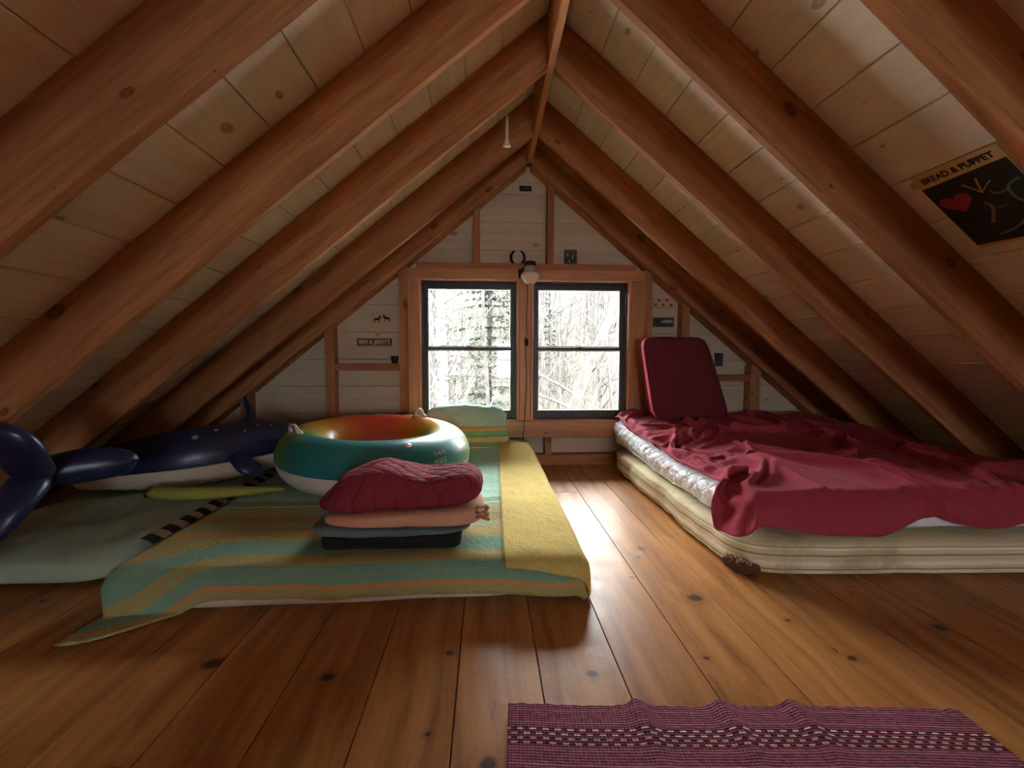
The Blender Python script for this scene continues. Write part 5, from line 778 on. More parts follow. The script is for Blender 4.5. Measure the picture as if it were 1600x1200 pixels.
22,2,0,1,-1,-1,2,0,-2,-5,3,1,0,3,0,1,-10,3,4,3,0,-1,-4,-8,7,1,4,1,0,-1,0,0,-2,2,-1,-1,2,0,0,-1,1,-1,1,-5,2,3,0,0,0,0,0,0,0,0,0,-6,-3,2,2,3,2,0,-2,-5,4,1,1,0,0,1,-18,9,5,0,-3,1,5,-3,1,-4,-4,7,0,-2,-5,-1,-2,1,1,4,1,1,1,-1,0,2,1,
22,3,-1,0,0,0,-1,1,1,-7,2,1,3,0,2,-1,-2,-6,1,3,5,0,-1,-6,-8,8,2,4,1,0,-2,0,-1,3,-3,1,0,0,1,0,-1,1,0,-1,-4,1,3,1,-1,0,1,0,0,0,-1,1,-7,-2,4,-1,3,3,-1,-2,0,3,0,0,0,-2,-2,-12,12,-3,-3,1,-4,2,-7,7,8,2,-3,-4,1,-2,-3,0,0,0,1,1,-1,2,2,1,3,
22,3,0,0,1,0,-2,-2,-3,-3,0,6,3,-6,6,1,-1,-3,-7,4,3,4,0,0,-5,-10,8,0,5,1,-2,1,-1,1,1,0,0,0,0,0,0,0,-1,0,-1,-4,3,3,0,0,-1,0,0,0,0,0,1,-5,-5,6,-2,3,2,-2,1,1,-1,1,0,-1,2,-5,-11,4,1,-1,1,-1,3,-1,0,-8,-6,0,3,5,6,2,3,1,3,0,1,-1,-2,-4,4,
22,-3,2,2,2,1,-1,-4,0,0,-4,5,1,-3,3,1,1,0,0,-6,-2,5,4,0,-1,-4,-9,8,-3,3,5,-1,1,1,0,-1,0,0,0,0,0,0,0,0,-1,0,-5,3,3,0,0,0,0,0,0,0,-1,0,-3,-4,5,-1,3,-3,2,-1,-2,3,0,1,-3,2,-3,2,0,0,-2,-2,-4,-3,0,8,4,1,0,1,0,0,-1,1,0,0,0,0,-1,-1,-1,
22,-2,1,3,1,-1,-2,2,-3,3,-5,-1,4,-1,-2,3,3,0,-1,-1,-3,-2,4,3,1,-1,-5,-7,5,4,2,0,1,0,0,1,-1,0,0,0,0,-1,0,-1,2,0,-1,-5,3,2,0,1,-1,0,1,0,0,0,-1,-4,-4,3,1,-2,1,-4,1,5,1,3,0,0,-2,0,1,-2,3,-2,2,-4,-1,-1,4,2,0,0,0,0,0,0,0,0,0,0,0,0,-3,
22,2,-2,3,-5,0,4,-3,1,3,-5,1,-4,5,-7,8,-4,6,-1,2,-2,-5,0,5,2,-1,-1,-2,-4,4,2,0,1,0,1,-1,0,0,0,0,-1,0,-1,2,0,0,0,-1,-5,4,1,-1,2,0,0,0,0,-2,1,0,-1,-4,1,4,-10,0,9,-5,5,1,1,0,0,-1,-1,1,-2,3,-3,2,0,-1,2,0,0,0,0,0,0,0,-1,1,-1,0,1,-1,-2,
22,-2,-1,-3,6,1,-3,1,3,0,-1,-2,-2,3,-1,-2,3,-2,4,0,1,0,-4,-2,6,-3,4,-1,-1,-5,4,-4,5,2,-1,0,-1,-1,1,-1,-1,1,2,0,0,0,0,0,-1,-4,2,3,0,0,0,0,-1,1,-1,0,-1,2,0,-1,-4,-1,-6,5,4,2,0,0,-3,-3,6,-1,-4,0,3,3,-2,2,0,-1,1,0,0,0,0,0,0,0,0,0,0,0,-4,
22,-2,3,2,-3,-1,0,3,0,-5,5,-7,7,-7,4,-8,10,-5,6,-2,2,0,0,-2,-2,4,0,2,-5,-1,-4,8,-3,1,3,0,0,-1,-2,0,2,1,0,0,0,0,0,-1,1,-1,0,1,-1,1,0,-1,1,0,-1,-1,-1,3,0,0,-4,0,0,-2,0,3,-4,2,-5,3,-2,7,-2,1,0,1,2,0,-1,1,0,0,0,0,0,0,0,0,0,0,-1,-1,-1,
22,2,1,-5,4,-2,2,-1,0,-6,3,-7,-2,13,-4,-1,0,4,-9,8,-1,3,1,1,-9,7,-5,-1,0,0,-9,11,-10,-11,19,6,1,-1,0,1,0,-1,1,0,-1,0,0,1,0,0,0,-1,1,0,0,0,0,0,-2,-2,4,-1,0,0,-1,1,0,-4,-2,2,1,0,-3,0,-3,4,6,-3,-2,-2,0,7,-1,1,-1,0,0,-1,0,-1,0,0,2,1,1,-9,5,
22,1,-1,2,-2,1,-1,1,-6,3,-7,5,0,-7,6,7,-10,4,4,-4,6,-3,3,-6,5,-3,2,-6,1,-7,1,0,2,11,-13,3,2,7,0,1,1,0,-1,0,1,0,0,0,0,-1,-3,-1,3,1,-1,0,1,-4,-3,7,1,-5,1,3,0,1,-4,1,-5,-6,11,-3,4,1,-1,-3,4,-2,-1,-4,-1,6,-1,-1,1,0,1,0,0,0,0,1,-1,2,-3,0,1,
22,3,-1,-3,0,1,2,-5,1,5,-1,0,1,0,-1,1,-3,-4,5,-7,2,-3,3,3,3,-2,1,2,-3,-2,0,-12,7,7,-3,0,4,-6,1,4,1,0,1,0,1,0,0,0,0,0,0,-2,-4,1,-3,1,-2,0,5,3,0,-2,-4,5,1,1,-2,-3,1,2,-2,-3,6,-3,2,-4,1,0,-2,4,-3,-10,8,-2,2,0,0,1,1,1,1,-3,-6,-1,5,6,0,
22,2,-10,6,-2,5,-5,3,4,0,0,0,0,0,0,-1,0,0,-6,3,-9,10,-5,-1,-11,1,0,3,7,8,1,-6,3,-4,1,1,-5,3,2,0,0,2,1,1,0,1,0,0,-1,1,-1,-1,-1,-3,-7,10,-3,-2,5,0,3,0,-2,-1,3,0,-1,-1,-1,1,0,-2,-7,7,3,0,-4,0,5,-1,-1,-5,-4,5,-6,-2,-1,-1,-1,-1,0,3,7,0,2,2,1,
21,-8,8,0,4,-4,3,2,-1,-1,1,1,-1,0,0,-2,2,1,-2,0,-1,-9,3,-7,8,5,0,-1,-2,-1,6,-3,0,2,-1,-6,5,-3,-4,7,-4,-2,-2,-1,0,-1,0,0,1,0,2,1,-1,-7,12,-1,-2,5,2,-1,0,1,0,0,0,0,1,-1,-1,0,-3,-1,1,-4,4,-6,-2,8,4,0,0,-4,1,-4,3,4,1,0,0,0,0,-2,2,-3,-1,3,-2,
22,1,0,1,-1,1,2,-1,-1,1,1,-1,1,0,-1,-4,4,0,-1,-2,-7,-5,1,2,5,-2,6,-2,4,0,0,1,0,-2,1,-5,-7,1,5,-9,-3,-1,0,-2,-2,0,1,1,1,1,1,2,4,6,-2,-2,5,3,1,0,1,-4,3,1,0,-1,2,0,-2,0,-9,3,6,0,-5,3,1,-3,5,-1,0,0,-1,-2,2,-1,3,1,0,0,-1,-1,-5,2,0,4,-2,
22,0,1,0,0,2,0,-3,2,2,-1,1,0,-1,-1,-2,3,-1,-2,-7,-5,10,-2,1,-4,0,-1,9,-8,1,0,8,-5,-6,-2,4,-1,4,-1,-3,6,2,1,0,-1,-6,1,-1,0,-1,0,1,2,1,2,-2,5,1,-3,0,0,-1,1,-6,5,1,3,-2,0,-8,1,7,1,-6,1,5,0,-1,-6,4,4,0,-2,2,-2,-2,-3,7,0,0,0,-1,-4,3,-5,0,4,
22,-1,3,-2,1,-3,2,3,1,0,0,0,-1,0,-1,2,-7,-4,2,-4,11,-2,-1,3,1,-1,-2,-4,5,-3,-1,1,-2,2,0,-1,2,-7,-2,4,-5,-2,-2,2,2,7,0,1,1,2,2,0,-4,0,4,-7,6,2,0,-1,-10,9,0,1,0,0,1,-1,-3,0,2,-1,3,0,0,0,0,0,0,0,-1,1,-1,1,0,-1,-1,-7,7,2,-1,-2,3,-5,3,-4,3,
22,1,0,-1,-1,3,0,1,1,-1,1,-1,0,-3,0,-3,-8,4,-2,11,0,0,-3,4,0,0,-1,-3,2,2,-1,-6,4,-5,2,-3,-1,-1,-2,-2,4,2,3,2,2,1,0,0,-2,1,-2,-3,2,4,-2,-3,-1,4,3,0,0,-2,1,1,-1,1,0,0,-1,-1,2,-2,1,1,-1,1,-1,1,0,-1,0,-2,2,1,0,0,0,-2,-5,4,1,1,1,-2,0,3,-5,
22,2,1,0,-1,0,-3,2,0,2,0,-1,-7,2,-5,-14,14,6,3,-4,5,2,-2,2,0,-1,0,1,-1,-1,-12,7,2,2,-3,-3,-4,6,3,-1,2,1,1,0,0,0,-1,-3,3,-4,-2,4,1,1,-3,0,0,1,2,0,0,1,0,0,0,0,-9,6,2,1,0,-1,-1,2,-2,-5,5,0,1,0,-1,-3,-4,5,4,0,0,0,-4,-2,3,3,-1,-1,1,1,-3,
22,3,0,-2,-1,0,2,0,0,-1,-3,-4,6,-7,-6,17,-2,-3,0,3,0,1,-1,1,0,-1,-2,3,-3,-7,7,1,-2,1,-4,2,6,-1,0,1,-1,1,-1,0,-1,-4,-3,2,-4,4,5,0,0,0,-7,6,-2,0,2,1,1,-1,0,1,-1,-6,5,2,0,0,-1,1,-3,2,0,1,0,0,0,-2,-3,3,0,-6,3,5,0,0,0,-5,-4,-1,3,7,-1,-9,7,
22,1,0,-4,4,1,2,-1,1,-8,-2,5,-8,1,10,2,-2,-2,0,4,-2,0,-1,0,2,-3,3,-3,-1,2,-3,1,1,0,1,2,0,1,-1,0,1,-1,0,-3,-4,2,-2,0,5,1,1,-1,-1,-2,0,3,0,-4,0,3,1,-4,2,2,-3,0,4,0,1,-2,1,0,0,0,-1,1,-1,1,0,-2,1,0,1,-2,-6,2,6,0,0,0,-1,1,-1,-7,2,4,-1,
22,1,-7,6,2,0,1,-1,-7,5,0,-6,3,5,2,-1,1,-2,1,0,0,-5,4,-3,2,-3,1,0,3,1,0,-3,2,-1,2,0,0,0,1,-1,0,-1,-3,-4,3,-8,8,4,1,0,-1,-2,3,-5,3,2,-1,0,-5,-6,9,2,-2,1,-2,3,1,-2,2,0,0,-1,-1,-3,3,2,-1,0,0,0,-1,2,0,-1,-3,-4,3,5,0,0,0,-5,1,0,-4,3,2,
22,-3,4,1,1,0,-3,-2,1,-1,1,1,4,0,0,0,-1,-1,2,-1,-1,0,-1,0,-5,5,-2,0,-4,-4,11,-1,0,0,0,2,1,0,-1,0,-2,-4,-2,1,-5,11,1,0,0,0,-1,0,-1,-3,5,0,0,0,-1,0,-1,1,0,-1,2,-1,1,-2,1,1,-2,-1,1,1,1,0,0,0,-2,1,0,1,0,0,0,-3,-7,4,6,0,0,0,-3,3,0,-1,-2,
22,-1,3,0,-2,-1,1,-1,1,1,-1,3,1,0,-1,1,-1,0,0,-1,-1,3,0,-1,0,-3,-2,-3,-3,7,-1,0,3,0,1,0,1,0,0,-3,-4,1,-5,1,8,2,0,0,0,0,-3,2,-3,1,3,-1,1,0,-1,0,-3,3,-1,-1,3,-1,1,0,-1,1,-1,-1,0,1,0,1,0,0,-2,0,1,1,-1,1,0,-1,-3,-6,3,7,0,-1,1,0,-1,0,-2,
22,2,2,0,-3,-2,-2,2,3,-2,4,0,-1,1,0,0,-1,0,0,-6,4,2,1,-6,2,4,-7,-9,11,1,-8,0,6,4,2,0,-1,-1,-3,-5,5,-10,5,8,1,0,0,0,0,-1,-1,2,-4,3,0,0,-1,2,0,-3,0,3,-1,1,-1,1,-1,0,1,0,0,0,0,-2,2,0,0,-1,1,-2,2,0,0,0,0,0,-2,-4,-2,3,2,3,0,0,0,-1,-2,
22,3,0,0,0,1,0,0,-3,0,2,1,0,-1,0,-2,2,1,-6,5,0,0,-6,-1,-4,9,0,-2,-1,-1,4,-3,0,4,0,1,-1,-4,-2,4,-12,8,7,0,0,0,0,0,0,-2,1,-1,-2,3,1,0,-1,-2,1,-1,1,1,0,-1,1,0,0,-2,0,2,2,-1,-1,1,0,0,0,-2,1,0,0,0,1,0,0,-1,-1,1,-4,-3,6,2,-2,0,0,-1,0,
22,2,1,0,0,0,0,-1,-2,0,-1,4,1,0,-1,1,-1,0,0,1,-1,-7,-1,1,3,-1,-1,3,-6,0,2,5,-4,-1,5,1,-4,0,-1,-11,9,8,0,0,1,-1,0,0,0,-2,2,-3,0,3,0,0,0,-1,-3,2,-1,-1,3,-3,2,2,-3,-1,0,1,2,1,-1,1,0,0,-1,1,-4,4,0,0,0,0,-2,-1,2,0,-2,-3,3,3,-2,-2,1,-1,1,
22,1,1,1,1,0,0,-1,1,0,-5,0,3,1,1,-1,0,0,1,-1,-3,1,-3,4,0,-9,6,4,-1,2,0,0,-3,-3,3,-2,1,-3,-11,11,6,0,0,0,0,0,0,0,-1,-1,1,-6,6,1,0,0,0,0,-1,1,-2,-1,2,0,-4,6,-2,-2,-4,4,-1,2,-1,3,0,0,0,-3,-3,5,1,0,-1,-1,0,1,1,-1,1,-4,-8,7,2,3,-2,2,-4,
22,0,3,0,0,1,-1,0,0,0,1,-7,3,3,0,0,-1,1,0,-1,0,-6,6,0,-2,1,-1,3,0,0,0,0,1,0,-8,3,-3,-10,12,6,-1,0,0,0,-1,1,0,0,-2,1,-2,0,3,0,0,0,0,-3,0,2,-2,1,0,2,-2,-2,0,2,-1,-4,2,0,4,0,-2,0,2,-5,2,-1,-2,-1,2,3,2,1,-1,1,-1,1,-1,-8,4,5,-3,-2,2,
22,0,1,3,0,-1,0,0,1,0,-1,1,-8,2,2,1,0,2,-8,3,-1,5,2,-1,-1,-2,2,0,1,0,1,-2,0,-10,1,-6,-2,12,6,0,0,0,0,0,0,0,0,0,-3,2,-3,3,1,0,0,0,-3,-2,1,2,1,-2,0,2,-2,-5,6,2,0,-5,0,5,0,-5,-5,4,-7,3,7,-1,2,0,1,0,1,-2,1,1,0,0,0,-1,-4,2,0,0,0,
22,-6,4,5,0,1,-2,0,1,1,0,-1,0,-6,0,-4,9,-6,-1,-1,5,4,1,0,0,0,0,-1,0,-2,-2,1,-1,-5,3,-2,5,3,0,0,0,0,0,0,0,0,0,-1,-1,1,-3,4,0,0,0,-3,-4,4,2,-2,2,-4,-2,5,0,-1,-6,9,-7,1,4,1,-1,-10,8,-2,-9,6,-2,8,2,1,0,-1,-2,1,1,0,1,0,0,-2,-1,-6,3,1,2,
22,1,-12,-4,17,-1,2,-1,-4,4,2,0,-2,0,-1,-2,-10,5,8,-3,0,3,1,1,0,-1,-1,0,0,-3,-3,-3,-3,10,-2,2,1,1,-2,2,1,0,0,0,0,0,0,-2,1,-1,0,1,0,0,-2,-3,6,-1,0,-2,-2,4,1,-10,6,1,1,-5,1,-1,2,2,-9,7,-2,-6,11,-2,0,-7,5,2,3,-1,0,2,0,0,0,0,0,-5,3,1,-1,-6,5,
22,2,-1,-3,-6,9,-1,1,1,-2,2,0,1,-4,-5,8,-5,1,6,-2,-3,2,2,1,-1,-2,-1,3,-1,0,1,0,0,1,-5,1,-4,5,0,-4,4,1,1,0,0,0,-1,-1,2,-3,2,1,-1,-2,-3,4,1,1,-2,1,1,0,-1,1,-3,-2,0,-3,6,1,-4,-2,1,-1,-4,6,1,-3,1,2,-7,1,3,5,2,0,0,-1,0,-2,1,1,-1,-3,1,0,1,
21,3,-1,2,-10,4,6,-1,1,0,-4,1,4,-11,4,-3,8,0,1,0,0,-7,6,1,-1,1,1,-1,1,0,0,0,0,-1,-1,-3,3,-5,5,-1,-5,3,4,0,1,-1,-1,-1,2,-3,3,0,-2,-5,4,3,-1,1,-3,1,-1,2,-2,1,2,-1,-1,-1,2,1,-6,-7,12,-5,3,-6,3,4,0,-3,0,-2,0,3,4,-2,2,0,-2,0,-7,6,2,-2,-2,3,-1,
22,-4,5,-8,7,-9,8,4,1,-1,-1,-1,-10,13,0,-1,1,-2,-3,4,0,1,-8,5,2,-1,1,0,1,0,-1,1,0,0,-1,0,1,-2,-4,4,-2,-1,-3,5,1,1,-1,1,-2,0,1,-2,-3,3,1,1,1,-2,1,-2,2,-3,2,0,2,0,0,0,-2,-6,2,3,-7,9,-1,2,0,0,0,0,0,0,-6,-6,5,4,0,2,0,0,0,-4,2,0,-2,5,-3,
22,1,0,2,-7,3,-9,11,2,-2,-4,1,5,0,1,0,-1,0,-1,2,-1,0,-3,-2,4,1,-1,2,-1,1,-2,1,-1,1,0,1,-2,1,0,-3,3,-4,0,-2,5,1,-2,0,0,1,-3,-2,3,3,-2,-1,2,-3,1,1,0,1,-2,3,-1,1,-2,-1,-1,4,-1,1,0,-1,0,1,0,0,-1,0,0,1,-1,-1,-12,8,3,-2,3,1,0,-4,-1,0,6,0,-3,
22,2,0,1,-2,-4,5,-10,4,0,5,-1,1,2,0,0,0,-2,0,2,-1,2,-1,-2,-2,4,-6,2,5,-2,1,-2,2,1,0,-1,0,-1,1,0,0,0,-2,-4,0,4,-2,1,-8,9,-1,1,2,0,0,-2,-5,6,0,1,-1,-1,0,0,2,0,0,-2,1,1,0,-1,0,0,1,0,-1,0,1,-2,2,0,-3,-3,3,-3,-2,1,6,-5,1,3,0,1,-1,1,-2,
22,-4,6,0,0,-2,-3,0,-1,8,0,0,0,-1,0,1,-5,3,1,-1,0,-2,2,-6,4,-3,2,-1,-5,3,6,0,1,1,-1,1,0,0,-1,0,-1,1,-5,-1,-2,-5,5,2,4,-5,6,1,0,0,0,0,0,-3,2,-1,2,-5,1,2,1,-1,-6,4,2,2,-1,0,1,0,0,-1,0,-1,0,1,1,-4,-5,5,2,-4,3,1,-6,1,-2,8,0,-5,-3,4,1,
22,-3,0,5,-2,1,-2,1,0,-1,5,0,0,-1,1,-1,-1,0,2,-5,2,1,-2,4,-8,2,4,-2,-2,-1,-1,0,3,0,3,1,0,0,-1,0,0,-3,2,1,-6,-3,5,4,-1,0,0,2,-1,0,1,0,0,-1,1,-1,-3,3,-3,2,-1,-4,3,-4,3,0,1,4,0,0,-1,-5,4,1,0,-4,0,-4,7,1,-2,-2,-1,6,-5,0,5,-2,-6,0,3,-5,7,
22,1,-4,1,5,-1,1,1,-4,0,3,0,0,1,-6,3,2,-1,-3,1,-1,4,-1,-1,2,-1,2,-3,0,0,0,1,1,-1,-1,0,2,0,0,0,-1,-1,2,0,0,0,-5,-1,6,0,-1,1,0,0,-1,0,0,2,-1,0,-1,-1,-1,-4,1,1,1,0,0,1,-1,2,-1,1,-5,5,1,-2,1,-1,0,1,2,-3,1,0,-6,4,0,2,2,-5,-3,3,3,1,-2,
22,0,-3,-1,7,1,-7,4,1,-11,6,4,-1,1,-1,-5,8,1,-5,1,0,-4,4,1,2,-1,-1,-1,3,0,-3,2,-6,2,1,2,2,-1,1,-1,-2,0,2,-1,-2,4,-3,-1,1,3,0,-1,0,-2,2,1,0,-2,2,-4,3,1,-2,0,-5,4,1,1,0,0,-3,1,3,-1,-1,2,-3,0,-2,1,-3,7,-1,1,0,0,0,-12,4,5,-5,5,2,0,1,-1,-2,
22,2,1,-1,1,0,-1,0,0,-3,-3,-4,-1,4,7,-4,3,-4,6,-2,2,0,-3,2,-2,1,-3,6,0,-1,1,-1,1,-1,-2,0,-2,2,2,-4,2,2,0,-3,3,-1,1,-2,2,0,-1,1,-1,1,0,-1,0,1,-3,2,-1,-2,2,0,-2,1,1,2,-2,0,0,-7,7,0,0,1,-3,0,-1,3,2,0,-2,1,0,-2,0,-2,0,-1,4,-2,2,2,-1,1,-3,
22,1,1,1,-6,1,5,-8,-1,9,-9,2,4,-4,-2,8,-7,4,0,3,-1,-1,2,-3,0,0,3,-2,0,2,0,-1,0,-2,1,-1,1,1,-3,4,-1,0,-2,3,-1,-2,2,0,-2,0,2,-1,2,0,-2,-1,1,0,0,1,-3,1,1,-6,2,1,3,0,-2,-2,4,-3,-8,3,8,-2,1,1,1,0,-1,-1,2,-2,-1,1,0,2,-1,-2,0,0,3,1,-3,-2,3,
167,3,4,3,5,9,8,13,20,19,5,-6,-3,-2,-2,-4,-3,-5,-5,-5,-5,-5,-4,-3,-3,-2,-1,-1,-1,0,-2,-1,-1,1,6,8,11,12,13,12,11,10,10,9,-1,-4,-11,-11,-9,-8,-6,-6,-5,-4,-4,-2,-1,0,0,3,4,5,8,10,14,13,1,-12,-8,-1,0,0,0,1,0,0,1,2,2,2,3,3,4,4,3,7,4,-1,-2,-3,-9,-7,-9,11,-7,-20,-19,
22,-3,-2,-1,1,1,1,-1,-3,2,7,2,0,0,-1,0,-1,1,0,1,-1,1,-1,0,1,0,0,0,0,-1,1,0,0,0,-1,1,-1,0,0,0,0,-2,0,0,0,-10,8,0,0,1,0,1,1,0,1,-1,-1,1,1,-1,0,0,-1,-3,-1,2,1,-1,2,1,0,1,0,0,0,0,0,0,-1,0,0,1,-1,0,0,-3,3,0,1,-2,-1,-1,-4,1,-1,6,2,
23,-3,-3,-1,0,2,1,1,-2,-4,6,5,1,-2,0,1,1,-1,1,-1,1,-1,1,0,-1,1,-1,0,1,0,0,-1,0,0,1,-1,1,-1,-1,1,-1,0,-7,2,-8,3,7,1,0,2,0,-1,1,0,1,-1,1,-2,1,0,0,0,0,-1,-4,0,1,1,3,1,0,0,0,-1,1,0,0,-1,2,0,-1,0,0,0,0,-1,-3,-2,1,4,3,2,-7,-7,8,1,1,
24,-3,-2,-1,-3,-1,8,0,-1,-2,-1,8,-1,1,0,0,-1,1,-1,0,1,0,0,-1,1,-1,1,0,-1,1,-1,0,0,1,-1,1,-1,0,0,-2,0,0,-9,3,-4,3,5,1,2,0,0,0,0,1,-1,0,0,-1,1,1,-1,0,-1,1,-3,-3,3,1,3,0,0,-1,1,0,-1,1,-1,1,-2,-1,1,0,-5,-3,-4,-1,0,3,-7,-1,9,1,10,1,3,-2,-2,
24,-2,-2,-2,-1,-2,-2,6,3,-1,-4,0,2,2,1,1,1,0,1,0,0,0,0,1,0,0,0,0,0,-1,1,0,0,-1,0,-1,1,0,0,-4,-2,-2,-2,-3,5,1,1,2,-1,3,0,2,-2,0,-2,3,0,0,0,-4,4,0,0,-4,1,-4,3,-2,2,0,1,0,-4,1,1,-4,2,1,1,-4,-1,2,4,-1,1,-2,-5,0,6,-1,-11,2,6,3,-5,11,1,
25,-2,-3,-3,1,-2,-1,1,3,2,-3,-7,1,1,2,3,1,1,-1,2,3,0,1,0,-2,1,1,1,0,0,0,0,-1,1,0,0,-2,-5,1,-1,2,1,5,-14,7,0,2,-4,-6,8,1,-4,3,3,-3,2,1,1,-3,0,-5,7,-1,-12,9,-1,8,-6,-1,9,-4,-9,6,3,-1,-3,0,2,2,-1,1,-3,2,-1,0,1,2,1,1,3,-5,-2,-1,5,-5,-1,4,
24,-1,-3,-2,-1,2,0,-3,-2,-7,11,16,-1,-2,-2,-3,-5,-6,1,-1,-1,8,0,-1,2,1,-3,-1,4,-4,-1,6,1,-2,-4,-1,1,-1,8,-3,-1,6,-22,14,1,10,-24,11,5,7,-12,-6,7,-3,1,-1,7,1,-4,-4,2,-5,9,-6,-4,8,5,4,1,-24,13,6,-1,-12,1,16,-3,-6,-13,14,-4,-13,-5,1,0,-1,-1,-1,0,1,8,0,14,-1,7,7,10,
23,1,-1,-6,-10,4,2,0,-8,0,7,-5,-2,1,1,4,7,7,1,0,-4,-7,9,-1,-5,0,4,0,-6,1,4,-7,3,-2,4,1,-2,7,-24,21,-21,-8,7,13,-2,-16,13,8,3,-19,15,10,-5,-1,10,-3,0,-22,14,10,1,-11,4,4,-9,-21,6,12,-23,10,7,-11,-3,7,1,-15,1,4,9,-9,9,-4,0,0,0,0,0,1,8,1,-10,4,9,-17,13,11,-15,
21,4,-3,0,-9,-8,4,-1,-5,9,4,-16,-4,0,1,-2,0,6,2,6,11,3,-8,7,-2,4,0,-3,1,4,-2,0,-2,2,0,-5,-9,-11,-1,1,-13,10,20,-21,7,-15,17,-3,-3,2,3,3,-7,5,22,1,-22,20,-8,-2,2,-14,-1,23,-23,-6,-3,-10,13,0,0,0,-4,11,-10,3,4,-4,-3,1,4,-1,0,0,0,0,4,13,-12,-12,18,-9,-3,1,15,-3,-8,
25,0,0,-1,-9,-7,1,-6,4,9,-4,-8,4,-11,-1,1,0,-4,2,-2,1,-1,15,-8,27,-30,4,15,-14,0,0,7,-4,9,-15,-4,0,-2,2,1,0,-2,7,-19,15,9,-14,4,11,-21,11,-8,6,10,8,-24,3,3,19,-22,6,2,-11,14,11,-13,-21,19,0,-6,-4,10,-2,-1,0,10,-12,1,7,-1,-1,-3,1,0,0,5,15,-20,-13,26,-20,10,-6,16,-11,4,-4,
33,-13,-12,5,-2,0,-3,-6,11,3,-7,-1,-22,21,-7,-3,0,1,-1,1,-6,2,-4,7,4,-6,-3,1,8,-2,0,-5,4,1,-1,0,0,0,1,-1,-1,-2,-17,15,8,15,-19,2,2,-2,-5,1,7,14,-38,12,8,2,-20,23,-27,30,-22,-12,37,11,-10,0,-15,3,-4,4,2,-3,1,3,-3,2,-7,9,-8,5,0,1,7,12,-26,-11,35,-13,-7,9,5,9,-27,3,7,
-9,18,8,-16,10,-1,-9,8,5,-12,-6,14,-10,-6,16,-12,0,0,0,0,0,0,-3,8,-4,-2,0,-9,12,-4,2,0,-1,2,-1,0,0,1,0,-1,2,-8,1,6,3,-3,2,-20,19,-1,-7,6,19,-15,-12,8,3,-5,-5,9,7,-9,12,-27,-1,36,-4,-1,-12,-3,-1,1,6,-9,4,0,6,-3,-3,8,-10,4,1,7,14,-25,-13,32,-3,-27,10,6,9,-5,-7,-8,13,
-10,26,1,-5,0,-5,-4,12,-6,-23,2,22,6,-24,9,17,-19,-1,1,-1,0,0,-3,7,-4,1,-1,-2,-2,6,-3,1,1,-1,0,1,1,-1,0,-1,1,-3,3,3,3,8,-21,2,7,-3,-1,18,5,-20,-17,15,9,-14,4,1,11,-12,25,-5,-37,11,33,-10,0,-14,-3,0,6,-7,3,-8,17,-14,11,0,-8,5,6,15,-22,-21,30,14,-29,-6,10,14,2,-22,-10,4,19,
-5,20,9,-5,1,-7,2,-6,-17,19,-19,8,19,-12,-22,22,8,-15,-1,0,0,0,-2,7,-6,1,0,0,-2,1,1,0,0,0,1,0,-1,1,0,-2,0,-1,3,4,1,-18,5,7,3,3,8,15,-29,-21,21,8,-19,12,6,-17,-8,22,-24,26,4,-30,12,17,10,-12,-8,0,2,-1,2,16,-24,5,20,-20,3,8,13,-19,-28,31,18,-22,-20,12,13,6,-5,-18,1,-3,18,
-5,-2,29,-3,-5,3,-7,-10,-5,8,-1,-7,25,-5,-18,-17,31,-2,-10,0,0,0,2,2,-4,0,0,0,1,-1,1,0,0,-1,0,0,1,-1,0,-2,2,0,3,3,-5,-4,0,4,3,6,14,-11,-30,7,11,-2,-2,11,-10,0,3,-12,15,-13,6,0,-20,20,21,-1,-17,-1,2,0,10,-7,-11,12,5,-11,10,14,-10,-33,17,26,-10,-30,4,13,18,-5,-13,-11,3,0,14,
-4,-10,21,23,-18,7,-17,-4,-1,0,-8,7,11,13,-14,-17,1,29,-17,-3,0,0,3,2,-5,2,-1,0,0,0,-1,1,0,-1,1,0,0,0,0,-3,3,2,4,4,-8,-10,5,5,3,10,4,-41,3,16,3,0,1,1,-5,3,1,4,-8,-7,-3,10,7,-21,27,9,-12,1,-15,13,2,-30,25,8,-8,1,15,4,-41,7,32,0,-29,-14,20,9,1,4,-20,-5,6,10,1,
-3,-7,2,30,-5,-5,9,-22,-1,-2,1,0,-26,44,7,-21,-16,15,23,-20,-4,2,2,1,-6,4,-3,1,-1,1,0,-1,0,0,1,0,-1,0,0,-3,5,5,2,3,-14,12,-8,6,-4,17,-31,-2,4,10,0,-1,2,-10,9,-1,7,1,-18,9,10,-20,-9,7,7,25,-4,-7,-1,8,-24,4,-1,15,-11,17,4,-38,2,31,11,-24,-21,15,6,7,11,-16,-15,0,20,-5,1,
-1,-12,-3,1,35,-6,-8,14,-11,-12,-1,-17,0,16,24,-2,-24,-11,32,1,-13,-1,2,0,-3,3,-2,-2,1,0,0,0,0,-2,2,0,0,0,1,-6,9,4,3,-7,2,-6,6,9,-1,-5,-22,-6,21,-1,-1,0,-3,6,-3,9,3,-24,11,2,-5,12,-16,-4,-10,31,7,-5,0,-10,-12,10,4,8,-1,10,-28,-17,29,18,-9,-30,8,10,-4,14,4,-19,-9,8,3,13,-10,
-1,-17,-19,21,46,-2,-13,-6,12,-32,1,10,-13,4,20,6,-9,-23,4,28,-9,-6,2,0,-4,3,-3,0,0,0,0,0,0,-2,2,-1,1,0,0,-6,13,0,1,5,-2,-9,8,12,-7,-29,-3,13,6,-3,1,-1,1,-5,13,6,-32,15,3,1,-3,1,-5,-3,-3,0,27,-2,5,-34,12,3,6,7,7,-17,-26,15,27,1,-29,-5,14,-8,27,-4,-5,-20,-2,13,0,-6,7,
